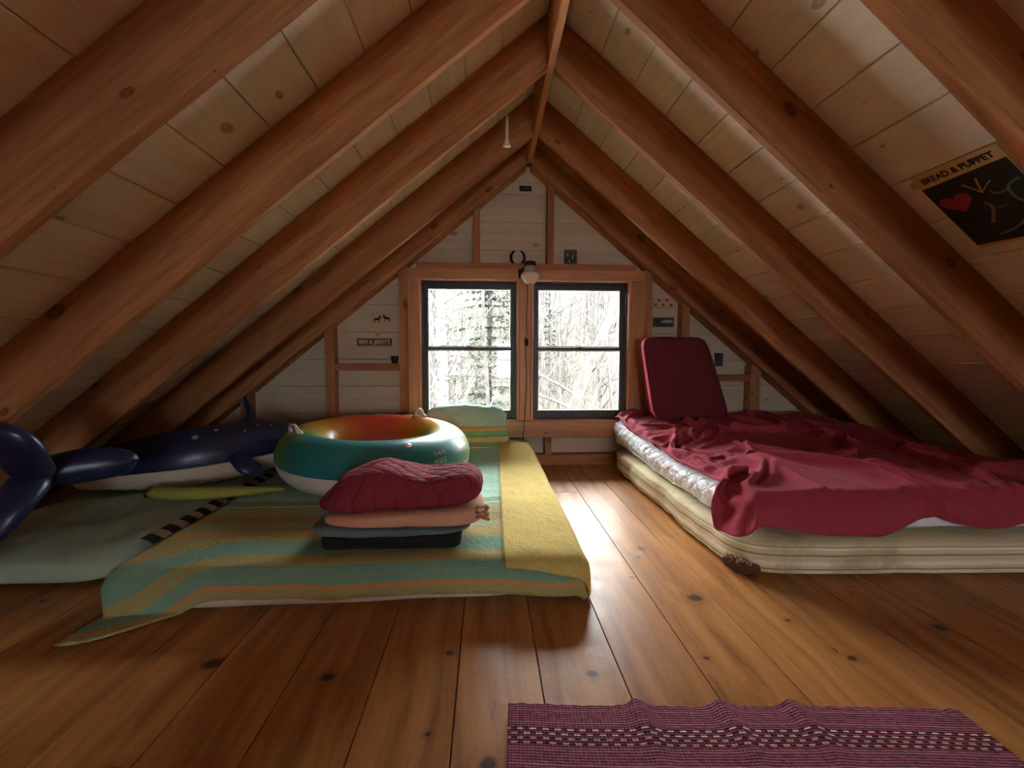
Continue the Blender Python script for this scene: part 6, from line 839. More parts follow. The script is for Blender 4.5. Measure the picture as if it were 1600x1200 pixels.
0,2,-13,4,-7,24,21,-8,-7,9,5,-47,22,-21,6,33,-6,-17,-22,26,12,-11,-1,-1,-4,3,-2,0,0,0,0,0,0,-3,3,0,-1,1,2,4,-2,1,9,1,-25,-2,32,-1,-30,-5,6,11,-4,3,0,-2,2,7,11,-29,10,1,0,0,0,-6,14,-18,2,-8,18,5,-22,23,-1,-7,11,1,-7,-33,14,34,0,-22,-16,20,-4,25,-17,9,-15,-13,6,12,-1,0,-5,
0,-4,4,-2,-27,8,20,20,4,1,-24,2,-18,-5,2,22,18,-13,-20,0,26,-5,-4,-1,-2,1,-5,1,1,-1,1,0,0,-2,1,1,0,1,0,-1,1,11,11,-23,-17,16,23,-19,-24,7,8,6,0,0,-1,-1,14,16,-39,7,5,-1,1,-1,1,-1,-5,4,-16,5,2,0,2,6,14,8,-7,-5,-28,-2,18,15,-3,-18,17,-7,10,-29,22,7,-17,-6,8,2,15,1,-15,
-1,0,4,-4,-9,-17,-3,11,15,13,-12,-3,30,-35,-8,-5,39,8,-26,-14,22,10,-10,-1,-3,1,-3,1,-1,1,0,0,0,0,0,0,1,-1,0,-2,10,16,-13,-27,1,32,-2,-28,0,-2,14,1,0,-1,1,1,26,-39,-5,9,26,-11,7,4,1,2,-2,2,-18,-15,7,-10,21,-9,-17,4,14,-8,-6,6,2,1,-3,10,-7,18,-25,9,18,-10,-12,-2,8,15,-20,-4,9,
0,3,-2,-15,19,-2,-10,-10,-6,19,10,4,-10,13,-27,-12,13,32,-1,-29,-1,30,-9,-6,-1,-1,-2,0,1,0,0,0,0,-1,2,0,-1,-1,-2,7,21,-9,-29,-7,21,20,-24,-15,-2,16,4,-1,0,3,8,18,-35,-14,21,0,-13,20,-18,-6,-1,-2,1,-1,22,-14,0,35,-30,-4,21,-13,-22,7,22,-7,5,9,-29,16,9,-24,10,9,0,-12,0,3,7,-11,5,3,-1,
0,12,-3,-7,0,-2,-23,17,-16,16,8,-5,-16,17,8,-17,-15,30,23,-22,-22,18,12,-8,-3,-2,0,0,0,0,-1,0,0,3,0,-1,-1,-3,4,22,-1,-23,-21,9,27,0,-30,-2,4,15,-1,1,5,11,16,-28,-25,23,5,1,-9,1,-1,0,0,1,-1,1,-7,7,-15,17,24,-15,-15,4,2,-18,14,-1,5,0,-2,0,-20,7,8,6,-4,-7,-1,5,13,-1,-3,2,-11,
0,12,8,-2,-31,-14,38,-32,7,5,7,-3,5,-8,14,-6,-17,-4,48,-3,-32,-7,25,-4,-3,-4,0,1,-1,0,1,0,0,3,-1,-2,-3,0,17,11,-13,-28,-6,23,17,-24,-14,2,17,0,4,9,9,10,-12,-38,8,6,-2,-2,4,-2,18,-11,0,0,0,1,-1,-4,7,-26,42,-12,-11,22,-27,-2,8,3,3,1,3,-19,-1,4,9,1,-8,-14,12,11,-1,-7,18,-22,5,
2,-10,8,-24,3,17,-8,4,9,-9,6,2,2,-1,-10,18,-11,-18,0,47,-8,-36,12,11,-2,-5,3,0,-2,0,-1,0,4,2,-3,-4,-3,12,16,-2,-29,-13,11,27,-11,-31,9,9,10,13,11,3,2,-14,-42,8,13,3,0,1,-1,-7,2,22,-13,-4,1,-1,0,7,-17,2,5,15,1,-31,19,-14,11,10,3,-7,-10,-7,3,14,-2,0,4,-6,-14,19,-7,15,-13,16,-20,
3,5,-27,-4,17,15,-21,25,-11,-17,14,1,3,-3,1,-8,6,-5,-3,2,35,-24,-17,13,4,-8,3,1,2,-3,1,0,5,-1,-4,-4,2,19,7,-18,-25,1,28,6,-29,-2,0,15,3,3,8,2,-7,-19,-10,11,9,0,0,0,0,1,-10,-1,24,-9,-5,0,6,-7,-7,-2,-4,35,-22,1,3,-2,-5,14,1,-7,-13,-3,8,5,1,-1,1,-4,5,-6,9,4,-5,-19,10,
4,-19,-4,14,22,-10,-5,12,-12,-16,14,1,-1,1,-1,0,-1,4,3,-16,7,31,-29,3,0,1,-6,11,-9,1,-1,2,5,-4,-5,-1,12,16,-8,-28,-10,19,24,-20,-17,-6,19,5,16,-1,-22,-14,14,-15,4,14,2,1,0,-1,1,-1,1,-7,-5,28,-17,3,-5,-3,6,-9,-6,23,5,-15,1,0,-6,17,0,-12,-11,-2,19,-6,3,-1,1,7,-24,30,-23,-14,0,18,2,
3,-11,-5,17,-6,-4,20,-6,-7,-6,6,2,-6,3,0,0,1,4,-2,-9,-4,10,4,-3,-3,2,2,-13,17,-4,-3,4,3,-6,-5,6,22,-1,-22,-23,11,28,-2,-32,-2,14,8,10,-14,-18,7,20,-28,2,14,6,-1,0,1,3,-4,0,0,0,-7,-6,35,-19,-6,3,0,0,-14,9,20,-13,-4,3,-15,24,4,-24,2,9,-2,1,0,0,-3,-4,14,5,0,-10,9,-25,11,
1,-6,3,1,4,4,-16,9,3,6,-12,11,-8,0,0,0,0,5,-3,-9,-3,4,9,-5,-2,1,2,1,-7,12,-6,7,-2,-8,0,16,12,-11,-27,-7,26,15,-33,-5,5,15,4,-14,-8,8,19,-18,1,-8,21,-7,0,0,4,-7,3,0,0,0,1,-10,-7,30,-8,-6,0,0,-13,5,20,-1,-14,3,-8,16,2,-23,6,7,-2,4,-1,13,-20,14,17,-29,2,17,-13,4,-8,
0,10,-6,0,-3,2,-5,1,0,-11,18,6,-13,0,1,3,-2,4,-5,-5,-4,-2,12,-4,-1,-3,16,-11,0,2,-2,11,-8,-8,8,19,4,-27,-15,5,36,-23,-20,3,14,11,-14,1,4,14,-6,18,-40,8,-2,23,-11,6,-15,5,1,0,0,0,0,1,-7,-7,30,-16,-1,0,-6,-2,17,9,-10,-16,14,0,-11,-8,11,2,0,4,8,-24,13,-13,22,-9,7,-20,13,12,-14,
-1,-10,8,6,1,4,-8,-3,0,11,-27,23,16,-13,-5,-5,5,2,-5,-3,0,-18,19,-4,1,2,6,8,-11,-2,4,7,-11,-3,20,10,-16,-28,-1,48,-16,-31,0,12,12,-11,8,14,20,-3,-8,-35,8,8,-4,-10,15,-17,11,0,0,0,0,0,0,0,1,-7,-8,36,-16,-3,-5,-15,17,12,-16,3,10,-4,-12,-3,10,0,0,3,-9,16,-22,-2,12,9,0,-12,-5,14,-6,
-2,2,3,-6,5,3,-3,-13,9,28,-20,-28,5,27,-3,9,-2,-10,-4,-4,0,-7,6,-6,-3,17,-7,-1,11,-11,8,2,-9,6,19,-3,-32,-9,35,13,-39,-9,10,14,-3,4,19,6,-16,-10,-20,6,34,5,-11,-6,-12,1,0,1,0,1,0,0,0,0,0,0,-9,-7,30,-11,1,-15,-4,31,-5,-10,7,-3,-14,0,9,1,2,-1,-7,18,-28,12,0,12,-21,13,1,-16,14,
-2,-3,7,8,-25,13,32,-39,24,-1,-11,-9,2,1,14,-19,21,-14,-2,-6,-11,11,-2,-5,-2,29,-1,-17,6,-2,8,-3,-6,18,8,-23,-28,27,28,-32,-19,9,16,0,5,23,-10,-24,4,-24,2,5,20,21,1,-6,-23,5,0,0,0,0,1,0,0,0,0,0,1,-7,-6,28,-20,-1,8,12,-1,-8,5,-11,-17,11,7,0,13,-27,23,-16,3,2,-2,0,7,15,-13,-19,12,
-2,2,-8,-2,31,-4,-18,-14,11,12,-5,-1,0,-8,-13,10,6,-3,1,11,8,16,-35,-7,35,-26,9,10,-20,1,6,-1,2,19,-13,-33,13,36,-22,-31,6,17,5,12,13,-22,-19,7,-21,15,8,9,-4,14,18,-12,-3,-17,-1,1,0,1,-1,1,0,0,0,1,-1,0,-3,-7,33,-20,-2,7,7,12,-34,8,8,-8,-3,6,-21,21,5,-26,17,-1,-2,4,-11,-8,10,11,-3,
-2,-2,7,-1,3,1,-15,9,2,1,12,-8,-5,-9,6,1,-13,20,-26,15,-1,13,-16,9,10,17,-11,-22,3,0,4,-1,11,10,-38,1,38,-6,-36,-8,18,12,16,2,-27,-15,7,-5,13,9,8,7,0,-11,12,6,2,-13,-15,-1,1,0,1,0,0,0,0,0,0,0,-3,0,-12,28,-17,11,7,-1,-16,2,10,-3,-5,-8,6,13,-16,-1,4,1,-5,4,2,13,-6,-4,-5,
-1,4,-2,8,-19,-10,6,33,-11,-39,17,36,7,2,0,0,-22,-32,2,30,-14,-26,17,0,14,20,5,8,-17,-12,-3,2,16,-35,-4,32,18,-40,-19,16,15,21,-7,-32,-3,9,4,12,8,8,3,-4,-10,-14,-13,24,21,-2,-17,-12,0,0,1,0,0,1,0,-1,1,0,3,-8,11,-15,9,-2,29,-9,-14,-17,12,12,-5,-2,5,6,-24,9,3,7,-23,8,18,8,11,-17,-15,
-2,-4,3,-17,12,22,1,-23,-1,24,-26,-21,1,7,6,18,7,-11,26,-22,35,-9,-36,-4,-11,-6,19,28,21,0,-36,-2,-14,-5,28,19,-33,-22,14,13,23,-21,-25,11,13,10,10,2,-2,-12,-15,-12,-6,2,7,0,27,16,-3,-18,-7,0,0,0,1,-1,0,1,0,4,0,-1,-14,6,-8,-3,1,17,14,-36,32,2,-3,2,9,-26,-5,12,-4,-5,8,-8,-9,-2,3,32,-18,
-1,2,-5,6,8,-3,5,-20,9,-7,-2,9,-3,-7,10,-9,12,2,-25,31,-12,-22,38,-11,-2,-28,-7,8,32,13,2,-44,4,21,21,-20,-36,16,9,33,-28,-15,13,13,9,0,-10,-14,-12,-8,-1,3,4,4,0,-4,9,32,3,-5,-21,-1,0,1,0,1,0,0,4,-4,-7,3,12,-12,-8,-2,-14,10,-8,32,-2,12,-2,6,-6,-17,3,-5,8,8,-16,-19,19,21,-31,14,1,
0,-3,1,2,2,1,-8,2,3,-9,7,2,0,7,-14,16,-6,9,14,-27,0,-2,7,-11,-7,21,-30,-6,9,36,7,-19,4,18,-11,-41,23,-10,34,-28,-3,19,9,-3,-19,-14,-6,-1,2,5,3,1,-1,0,3,-4,-6,20,26,1,-8,-16,0,-2,0,0,1,0,-3,16,4,-5,-11,-5,-6,-5,7,-15,39,-25,12,24,-9,-4,1,-12,8,-6,-12,-8,13,-7,13,3,-12,-9,14,
0,1,-1,1,0,-2,-4,4,1,-8,10,-2,7,-4,5,4,-34,0,-5,11,20,2,-4,-1,1,-9,17,-19,-12,-1,40,8,-3,-7,-37,19,-20,35,-13,-1,13,-7,-13,-11,3,5,3,4,1,-1,-1,0,5,-9,-2,1,-11,-3,29,17,2,-16,-6,7,3,2,1,1,1,-14,-14,-1,4,7,2,7,2,-12,-26,23,-13,23,20,1,-20,21,11,4,-7,-15,-21,7,0,-17,18,-23,17,
1,0,2,-2,1,-5,-2,6,-2,18,-12,4,-9,-5,23,-37,7,13,1,11,-17,10,-3,0,-2,1,-4,3,-16,-5,5,39,-15,-24,18,-18,28,-4,-7,4,-8,-5,1,3,3,1,1,-1,0,0,0,2,-3,-6,-3,1,-6,-12,10,31,9,-3,-23,-10,-2,-2,-1,0,2,8,6,3,9,-9,4,0,4,-15,-2,-16,-2,0,23,-13,5,9,3,6,11,10,8,-4,-26,-32,26,-10,9,
1,0,4,-4,1,-5,-3,13,-12,13,-2,-10,-3,22,-10,-24,17,2,9,3,-28,42,-34,6,0,4,13,7,-27,-1,-16,26,12,10,-37,21,-1,-5,1,3,5,5,3,3,5,3,0,0,-2,-5,-12,-1,-20,7,-4,0,-2,-15,-4,19,31,-1,-8,-16,0,0,1,2,11,-18,12,-11,-7,23,-9,-22,4,22,7,-16,-20,-5,-2,-12,-3,0,2,3,3,6,7,25,8,-16,-5,17,-6,
3,1,2,-5,0,-5,-4,13,-10,-5,9,-5,8,13,-28,8,7,1,14,-38,9,-9,37,-11,-3,-6,-15,-1,29,-16,3,-12,30,-27,19,10,-1,5,5,3,-2,-2,-2,-1,-7,-10,-9,-9,-7,10,12,-14,15,0,-3,-4,2,-7,-15,-2,24,26,1,-17,-8,3,-1,8,-21,5,12,6,-2,-2,-15,-25,26,13,1,13,-16,-23,0,31,-14,-11,0,-1,2,7,0,-14,17,16,-18,1,3,
3,2,-6,6,-3,-8,-1,13,-7,-16,25,-2,5,-8,-19,20,-4,11,-17,-5,8,-13,11,22,-17,-3,4,0,-2,-2,-2,-20,10,26,15,-8,-3,-7,-9,-11,-9,-6,-2,-3,-3,4,16,1,8,-3,7,2,1,0,0,-3,1,-3,-10,-14,2,32,17,-1,-20,-3,12,-19,2,6,-10,27,-8,-9,-3,0,3,2,-8,10,8,-21,-8,23,10,-14,2,-4,1,-11,1,5,-2,8,2,7,-11,
5,-4,-1,9,-9,-1,3,14,-16,-16,28,10,11,-53,26,-8,6,0,-21,16,1,0,-13,8,27,-23,2,3,5,-18,-31,31,5,-23,-2,-1,-3,-4,-3,-2,4,9,6,9,12,-2,0,14,-10,-2,-6,22,-13,0,1,-2,-1,1,-4,-19,-6,12,33,8,-1,0,-37,16,-2,-2,-6,-4,36,-34,7,8,1,-19,19,-21,21,-2,2,-5,6,-6,-3,12,-13,8,-11,-9,10,15,-10,17,-17,
5,0,1,-4,-3,5,4,-1,-9,-1,5,23,-48,6,7,35,-16,-19,7,3,1,2,-6,-12,2,31,-14,8,-9,-4,5,-10,-18,39,-30,-14,-7,7,12,11,8,0,0,-3,-4,11,-10,3,14,-10,-3,-13,20,-5,-2,0,0,1,-2,12,-35,-7,16,34,-17,-25,43,-27,7,0,0,-14,-5,31,-19,15,0,-2,-28,20,-14,31,-6,-12,5,-1,0,-9,13,-7,13,-6,-18,0,28,-2,-13,
5,1,-1,-14,7,11,0,-5,-5,8,-21,3,4,17,-6,-22,31,-6,-6,0,2,-3,-5,5,-9,2,24,-20,-7,20,-9,-2,4,-4,1,-6,2,3,3,6,-4,-2,0,-1,0,-5,5,-9,3,17,-10,-2,-5,11,-5,0,-3,5,-3,5,5,-35,4,28,5,-9,-11,7,1,0,0,-2,-18,21,8,-1,-1,2,-8,1,-4,20,-26,7,-2,3,0,1,-1,7,1,8,-8,-13,-8,16,-2,
4,-5,-5,-2,9,4,4,-5,6,-20,-12,12,14,-15,2,10,-19,37,-7,-10,-3,-2,4,0,-1,-9,0,31,-26,4,-1,-4,-3,-1,-2,2,16,-5,4,-10,5,1,-1,0,-1,1,-2,1,-6,-1,21,-14,-2,-4,19,-13,-1,1,0,2,18,-25,-14,9,12,26,-38,9,0,1,0,0,-4,-2,5,11,-3,1,9,-19,3,-2,-4,3,-11,14,1,-2,-1,5,-21,3,20,-11,2,-6,10,
3,8,-4,-8,-5,8,8,-7,7,-11,-1,-10,22,-11,1,-8,3,-18,43,-6,-14,0,0,0,1,-1,-9,-5,25,-10,-1,-8,1,-10,7,8,-4,17,-5,-4,-3,1,0,1,0,-1,0,0,0,-7,0,24,-13,-5,-11,20,-7,-4,4,-3,16,-4,-30,-4,7,15,30,-18,-10,0,-1,0,0,-5,19,-6,-3,10,3,-15,-5,2,1,-4,-5,12,-2,7,3,-21,10,-6,-7,21,-14,-10,16,
3,-10,7,10,-23,13,11,-7,3,0,-5,-10,9,1,0,-2,-3,-6,-16,37,3,-15,-1,1,0,0,-1,-13,12,4,-1,-6,5,-1,0,3,8,-14,1,14,-10,0,0,-1,0,0,0,0,0,1,-10,-2,24,-9,-6,0,11,-9,0,-3,6,17,-24,-18,19,-24,26,21,-10,-11,4,4,2,-10,2,-19,10,14,-10,13,-9,-1,-4,-9,11,12,13,-7,-23,4,3,1,-2,-5,8,-7,7,
2,23,-25,-15,5,3,36,-29,1,12,-12,3,-4,3,7,-10,0,0,-7,-14,37,0,-16,-1,0,1,0,-3,-1,8,-3,4,6,-3,-10,12,-16,5,-2,-7,21,-11,0,0,0,0,0,0,0,0,1,-7,-6,26,-14,-2,8,0,-4,-4,-2,24,-7,-38,22,5,-34,28,26,-10,-16,-4,-2,9,13,-28,-7,7,0,2,14,-3,1,-13,17,16,-23,-19,21,2,1,0,-1,-2,3,10,-9,
0,-19,31,24,-16,-27,8,24,-15,3,-15,12,-20,8,7,5,-9,-1,0,-7,-17,41,2,-17,-2,0,0,0,-7,8,0,-2,0,-7,7,-6,11,-1,-4,1,-6,14,-8,0,0,0,0,0,0,0,0,1,-7,-5,31,-18,-3,12,-5,-5,-8,17,11,-17,-7,8,3,-30,15,34,-8,-15,0,17,-15,-7,-8,5,-5,10,11,-24,11,10,11,-34,-4,18,-4,4,0,0,2,0,4,5,-11,
0,14,-22,6,25,-4,-12,9,-4,-2,-4,-8,-11,19,-17,23,-2,-10,0,0,-9,-18,37,7,-17,0,0,0,-1,1,1,-2,1,-17,19,-3,0,-3,4,1,-5,0,16,-12,0,0,0,0,0,0,0,0,1,-10,-6,28,-16,14,0,-6,-11,9,13,9,-26,0,3,0,-25,8,35,0,6,-14,-10,0,-12,-3,7,13,-17,-1,29,0,-35,0,14,2,1,-1,0,1,0,12,4,-5,-10,
-1,-15,5,-18,1,8,2,20,12,-8,3,-15,21,-27,3,-15,36,-5,-7,0,0,-7,-16,37,6,-20,-1,1,0,0,1,-1,-6,-6,18,-9,-1,4,0,0,0,-4,-8,25,-13,0,0,0,0,0,0,0,1,2,-9,-7,28,-30,30,-5,-12,1,13,3,-21,-1,10,-3,-1,-24,10,37,-20,10,-17,-3,0,10,-2,-3,12,26,-5,-37,5,13,4,3,3,5,5,1,0,-34,-9,14,-2,
-2,-1,12,-6,-18,-4,8,4,16,-13,18,-15,13,-7,-6,0,-18,31,-4,-8,0,1,-8,-18,38,8,-18,-4,0,1,5,-3,-7,-6,10,11,-6,-3,-1,0,0,0,0,-8,17,-9,0,0,0,0,0,0,0,1,2,-10,-10,38,-24,18,-8,-10,14,-11,8,-11,-10,7,6,-2,-13,0,31,-33,12,12,2,-13,5,5,23,-12,-20,26,14,0,-2,-3,-5,-7,-10,-8,-8,12,-6,0,2,
-3,0,-4,4,-7,-4,-3,7,12,13,-1,-7,6,-5,-9,0,-4,-11,31,-5,-11,1,0,-10,-18,36,13,-17,-4,-1,14,-9,-7,-1,-3,5,2,3,-3,0,0,0,0,-5,1,18,-14,0,0,0,0,0,0,-2,2,3,-14,-11,28,-5,19,-19,5,1,3,-12,2,-1,-2,14,-10,-25,3,28,11,6,1,-6,12,-16,0,-16,11,-3,-9,-9,-8,-7,-5,-4,1,3,7,9,11,-11,17,
-4,7,-1,-5,-1,-4,-7,0,30,18,-22,-11,1,11,-11,-2,-1,3,-27,40,-6,-9,1,1,-8,-18,37,16,-18,-14,17,-5,-6,-1,-5,4,-3,2,3,-2,0,0,0,0,0,-14,27,-13,0,0,0,0,0,4,-6,2,2,-16,-7,25,-14,23,-9,4,0,-4,5,-1,-2,-13,8,-12,-4,22,17,4,-46,-2,14,13,-25,-13,-6,-2,-3,4,7,8,6,7,4,3,-1,2,-8,-12,23,
-4,17,-1,-3,-9,2,0,-9,5,26,-5,-8,-22,27,-10,-3,-2,7,-5,-21,35,-9,-8,0,0,-6,-22,35,24,-27,0,5,-9,0,-2,2,0,-3,1,2,0,0,0,5,-8,3,-9,18,-8,0,-1,0,3,-5,3,-4,5,1,-19,-9,30,-10,11,2,-2,8,-18,3,2,0,-8,13,9,-6,0,-15,-6,-7,-9,2,8,33,-17,-9,8,3,1,0,0,0,0,-1,1,-1,3,6,-7,
-5,-12,9,0,16,6,6,-8,-13,7,13,-1,-29,18,7,-16,12,-2,5,-21,-5,38,-15,-11,1,0,-6,-26,29,21,-31,21,-6,-3,0,0,0,1,0,-1,1,0,8,-10,0,2,-4,-1,20,-7,-5,3,-8,0,2,1,-4,10,-10,-16,-9,15,14,11,-5,-9,3,1,-6,-1,5,1,-3,8,-11,-1,4,-5,8,-4,8,1,0,-6,1,0,0,0,0,-1,0,1,-1,5,-5,-1,2,
-3,11,-6,8,15,1,-15,-18,12,-17,8,24,5,-30,20,-19,-2,15,7,-14,-14,-6,42,-17,-8,5,-3,-11,-3,13,0,11,-9,-3,1,0,7,-7,-1,1,0,10,-18,5,3,0,0,-4,-11,31,-7,-16,5,2,0,0,0,-8,15,-14,-4,6,4,8,-11,12,-15,3,6,5,-8,0,0,-1,-12,5,20,-9,14,-20,-3,20,-14,2,0,0,-1,0,0,0,0,0,5,-9,3,2,-1,
-2,-6,8,22,-10,-23,-11,35,-22,-6,6,25,3,-6,0,4,-25,-5,25,-1,-14,-3,-1,31,-19,2,-6,-2,1,-10,29,0,-21,1,0,-1,-6,15,-3,5,2,-18,7,0,0,0,0,-1,-1,-14,27,-11,0,0,-1,1,0,0,-3,9,-7,-2,-2,6,1,-14,33,-7,-7,-15,5,2,1,-5,-7,-5,8,29,-35,15,5,-6,0,1,0,0,0,0,0,0,0,1,-5,11,-5,2,-4,
-1,-8,1,2,-14,4,32,-17,-13,-12,9,8,14,6,-2,9,-14,-23,9,28,-8,-17,4,11,14,-35,8,5,-5,25,11,-23,-7,8,-10,0,0,-4,18,-11,-13,7,3,0,0,0,0,1,0,-9,5,8,-5,0,1,-1,1,0,-3,9,-19,8,-1,-1,4,-1,-16,16,18,-2,5,-1,4,-12,-14,6,6,-22,30,-6,-5,-4,-2,3,-1,0,1,-1,1,0,0,1,2,-1,-3,-2,3,
-2,3,-4,-15,15,10,5,-29,-1,-13,13,-20,8,28,17,7,-12,-17,-17,30,-5,-8,-3,8,-13,23,15,7,-33,-15,-2,17,32,3,-20,-20,6,3,5,-16,7,2,0,0,1,0,0,-1,0,-2,-1,9,-6,0,0,0,0,6,3,-11,-3,1,-4,-1,3,9,-5,-9,0,41,-27,13,3,-13,-17,40,-23,1,-18,14,-3,-2,0,5,7,0,-1,4,2,2,2,-2,-5,-16,2,-12,16,
-3,-4,2,13,-14,19,-35,7,-13,5,-10,3,0,-5,6,38,5,-4,0,-14,14,-2,-18,-17,19,16,-21,-16,15,-5,-20,1,1,51,14,-2,-2,-16,-18,5,4,-1,1,0,-1,0,0,1,0,0,-14,30,-7,-6,3,3,-1,5,2,-19,6,-10,-11,7,5,11,8,-5,-16,-22,24,7,8,-15,-4,-11,24,-4,13,-9,-7,-3,22,12,-7,-2,0,-5,-5,-4,-5,-8,-2,7,15,0,-8,
-3,4,1,-11,19,-15,-1,-15,-1,12,-2,0,1,0,3,1,-5,13,7,14,-3,-9,-5,-18,13,-16,7,9,-4,7,-23,-6,5,-2,22,8,-22,7,1,18,0,-2,-2,-2,-3,-3,0,-1,0,1,-4,-13,27,-6,-5,6,19,-5,-30,13,-2,-3,-17,15,-1,5,-8,23,-14,-6,-6,6,5,-18,6,-9,13,22,9,-32,7,-20,29,-4,7,3,1,1,1,1,1,-1,3,7,-23,4,-4,
-3,10,-12,7,5,-13,-17,4,11,6,6,-6,-5,-4,11,-12,2,4,-10,10,26,-10,-17,34,2,6,-3,1,-5,-21,-6,9,6,-50,5,36,7,-17,-3,-9,0,3,1,2,3,3,0,1,0,-1,0,-10,-6,23,13,-12,2,-35,25,9,-6,6,-12,2,-1,4,3,6,-4,-1,1,-1,-33,19,3,6,-10,-2,16,-1,6,-10,-21,5,-16,-2,0,0,1,1,1,17,33,5,-10,-25,16,
-2,-12,4,2,5,-10,1,9,8,5,-12,4,-2,-2,2,-16,13,7,2,-11,6,12,-7,-25,-9,16,-2,2,-10,-2,26,16,2,-6,-25,-19,38,19,6,-14,-3,3,1,1,2,1,2,0,1,1,0,0,3,6,-14,-8,-36,16,3,14,-9,-2,-6,-3,2,4,3,4,9,-19,15,13,-8,-33,35,12,-7,-6,-22,12,4,15,-24,2,17,-14,-6,0,0,3,1,0,-6,-1,-2,1,6,
-2,7,-8,-2,-2,7,0,8,-1,-13,8,-1,0,-2,-1,7,3,2,8,-12,-23,26,26,-25,1,-14,7,-8,1,7,7,2,-1,9,-6,-1,-2,23,-8,11,5,-6,-6,4,1,1,-1,1,0,1,2,1,-4,-13,-5,-20,-16,32,-14,-6,15,-4,-4,-11,2,7,-1,5,12,-4,11,-15,-8,4,-2,-21,1,7,6,19,-4,4,-1,-23,-3,27,-8,-5,0,-3,2,-9,-9,6,8,11,-6,
-2,-3,-1,-1,4,-2,15,2,-17,6,0,0,-1,-1,-9,32,-10,4,7,-38,-9,1,21,-8,-7,-4,-5,10,40,9,0,-22,14,14,1,-13,-39,15,26,4,-9,-4,-1,-11,-10,-14,-1,-3,-1,0,0,3,6,-5,24,-8,1,5,-11,-9,35,-5,-12,-30,37,-18,7,3,11,22,-58,5,27,-8,-22,13,11,-7,-19,15,13,2,-10,1,-4,-7,29,-16,0,0,-2,7,-16,6,-4,11,0,
-1,-6,7,0,-9,18,7,-28,11,2,-1,0,2,10,1,-2,6,-2,-42,11,9,-13,10,15,3,3,-4,8,-33,-11,6,14,-21,4,0,-3,35,-17,-29,3,-5,-1,0,1,3,7,1,4,3,8,9,4,-16,19,-6,4,7,-4,-2,5,11,-11,-10,5,-7,11,0,-1,10,-25,3,-8,12,7,1,-1,4,-3,-1,0,7,-6,-1,-1,0,-5,-9,33,-14,-3,7,-5,-10,-17,34,-13,2,
0,-6,6,-2,2,-1,-16,13,4,0,1,0,8,12,1,-36,-1,-23,25,11,-9,4,5,8,-14,14,-5,-18,5,5,15,-12,-19,-11,6,28,1,-36,-4,-1,6,5,4,5,4,5,2,6,14,1,-17,-24,25,13,-26,3,21,-18,10,6,1,-2,-5,0,-4,2,6,3,-6,-3,-2,-10,3,13,7,-5,-4,5,-5,8,2,-20,13,0,-1,-1,-6,-9,27,-6,2,-16,7,11,-20,12,-1,
1,1,-4,3,-1,-12,25,5,-3,-3,-6,4,19,-5,-36,-21,10,27,14,-27,10,0,6,1,-9,4,7,-10,0,10,9,-20,-11,23,-2,-5,-40,12,8,5,5,2,2,0,0,1,10,15,-11,-30,-12,27,15,-12,-16,0,14,-2,7,0,3,-4,1,-3,-1,0,20,-16,1,-7,2,-8,-7,15,-6,32,-33,-3,11,10,-15,-19,15,14,-4,-1,-1,-3,-13,25,-26,15,5,7,-13,5,-2,
1,-2,0,2,-7,14,-23,-2,2,4,20,20,-18,-35,-8,36,2,12,-40,11,19,-4,-4,9,-10,-13,-5,24,6,3,-12,-7,20,-19,9,-28,20,3,2,-1,0,0,0,1,6,16,1,-31,-26,9,22,10,4,-19,-5,8,-7,15,7,-5,-1,-6,2,-3,3,10,-30,10,5,1,2,0,-17,16,1,9,-4,-5,0,9,-22,-6,10,19,-6,-4,0,0,0,-17,48,-4,0,-24,-4,0,-1,
2,3,-1,-15,5,1,2,3,2,17,3,-24,-27,1,22,8,4,-12,-9,16,-6,17,-27,13,6,1,-5,-2,-4,13,17,-18,-8,0,-14,12,5,0,0,0,0,0,1,11,15,-12,-34,-8,14,11,6,9,-6,-19,-4,15,-1,-10,6,15,-4,-18,23,-11,7,-16,3,2,1,1,3,-1,-6,1,6,3,4,-8,5,0,-15,1,6,-9,25,-5,-8,0,0,0,1,-7,6,-13,25,-3,-10,
2,4,-15,7,-1,6,6,3,8,-3,-32,-11,6,16,4,3,-3,5,-5,6,-8,-14,-1,24,9,6,-1,-9,-5,1,4,2,-10,1,1,2,-8,0,0,0,0,4,16,11,-27,-33,10,15,5,1,7,7,-15,-14,3,11,-3,4,-12,-6,0,14,18,-4,-18,9,-4,2,-6,2,8,4,5,-26,21,-9,7,-7,10,-8,-17,14,2,-5,-14,29,-5,-7,0,0,0,-6,2,-9,22,-13,2,
3,-6,1,1,-1,-4,12,-2,-2,-23,8,2,12,-1,1,0,-3,5,-2,0,3,7,-13,4,23,-10,10,-3,-1,-7,-13,6,10,-3,-2,-8,-4,0,0,2,10,16,-2,-38,-18,21,9,1,-1,3,9,2,-21,-9,16,3,-2,-7,12,-15,-10,25,3,3,-10,-2,-1,-5,-2,4,5,3,-7,2,-3,2,6,-2,12,-19,-6,11,0,1,-1,-14,26,-5,-7,0,-6,4,-10,12,1,-9,5,
4,-3,0,2,3,-5,-16,17,-15,3,1,9,0,1,2,-3,-5,3,6,8,-4,-6,-5,-7,10,22,8,-2,-27,-24,-5,28,8,-9,-10,5,8,1,3,12,12,-16,-34,-6,20,7,0,-1,1,5,8,-6,-22,3,16,-2,1,-3,-2,-2,-7,5,3,9,-1,-4,-1,1,-3,-4,0,-4,22,-12,-5,0,9,2,6,-27,8,7,-1,0,0,-5,-8,30,-6,-10,-8,5,2,0,1,-8,3,
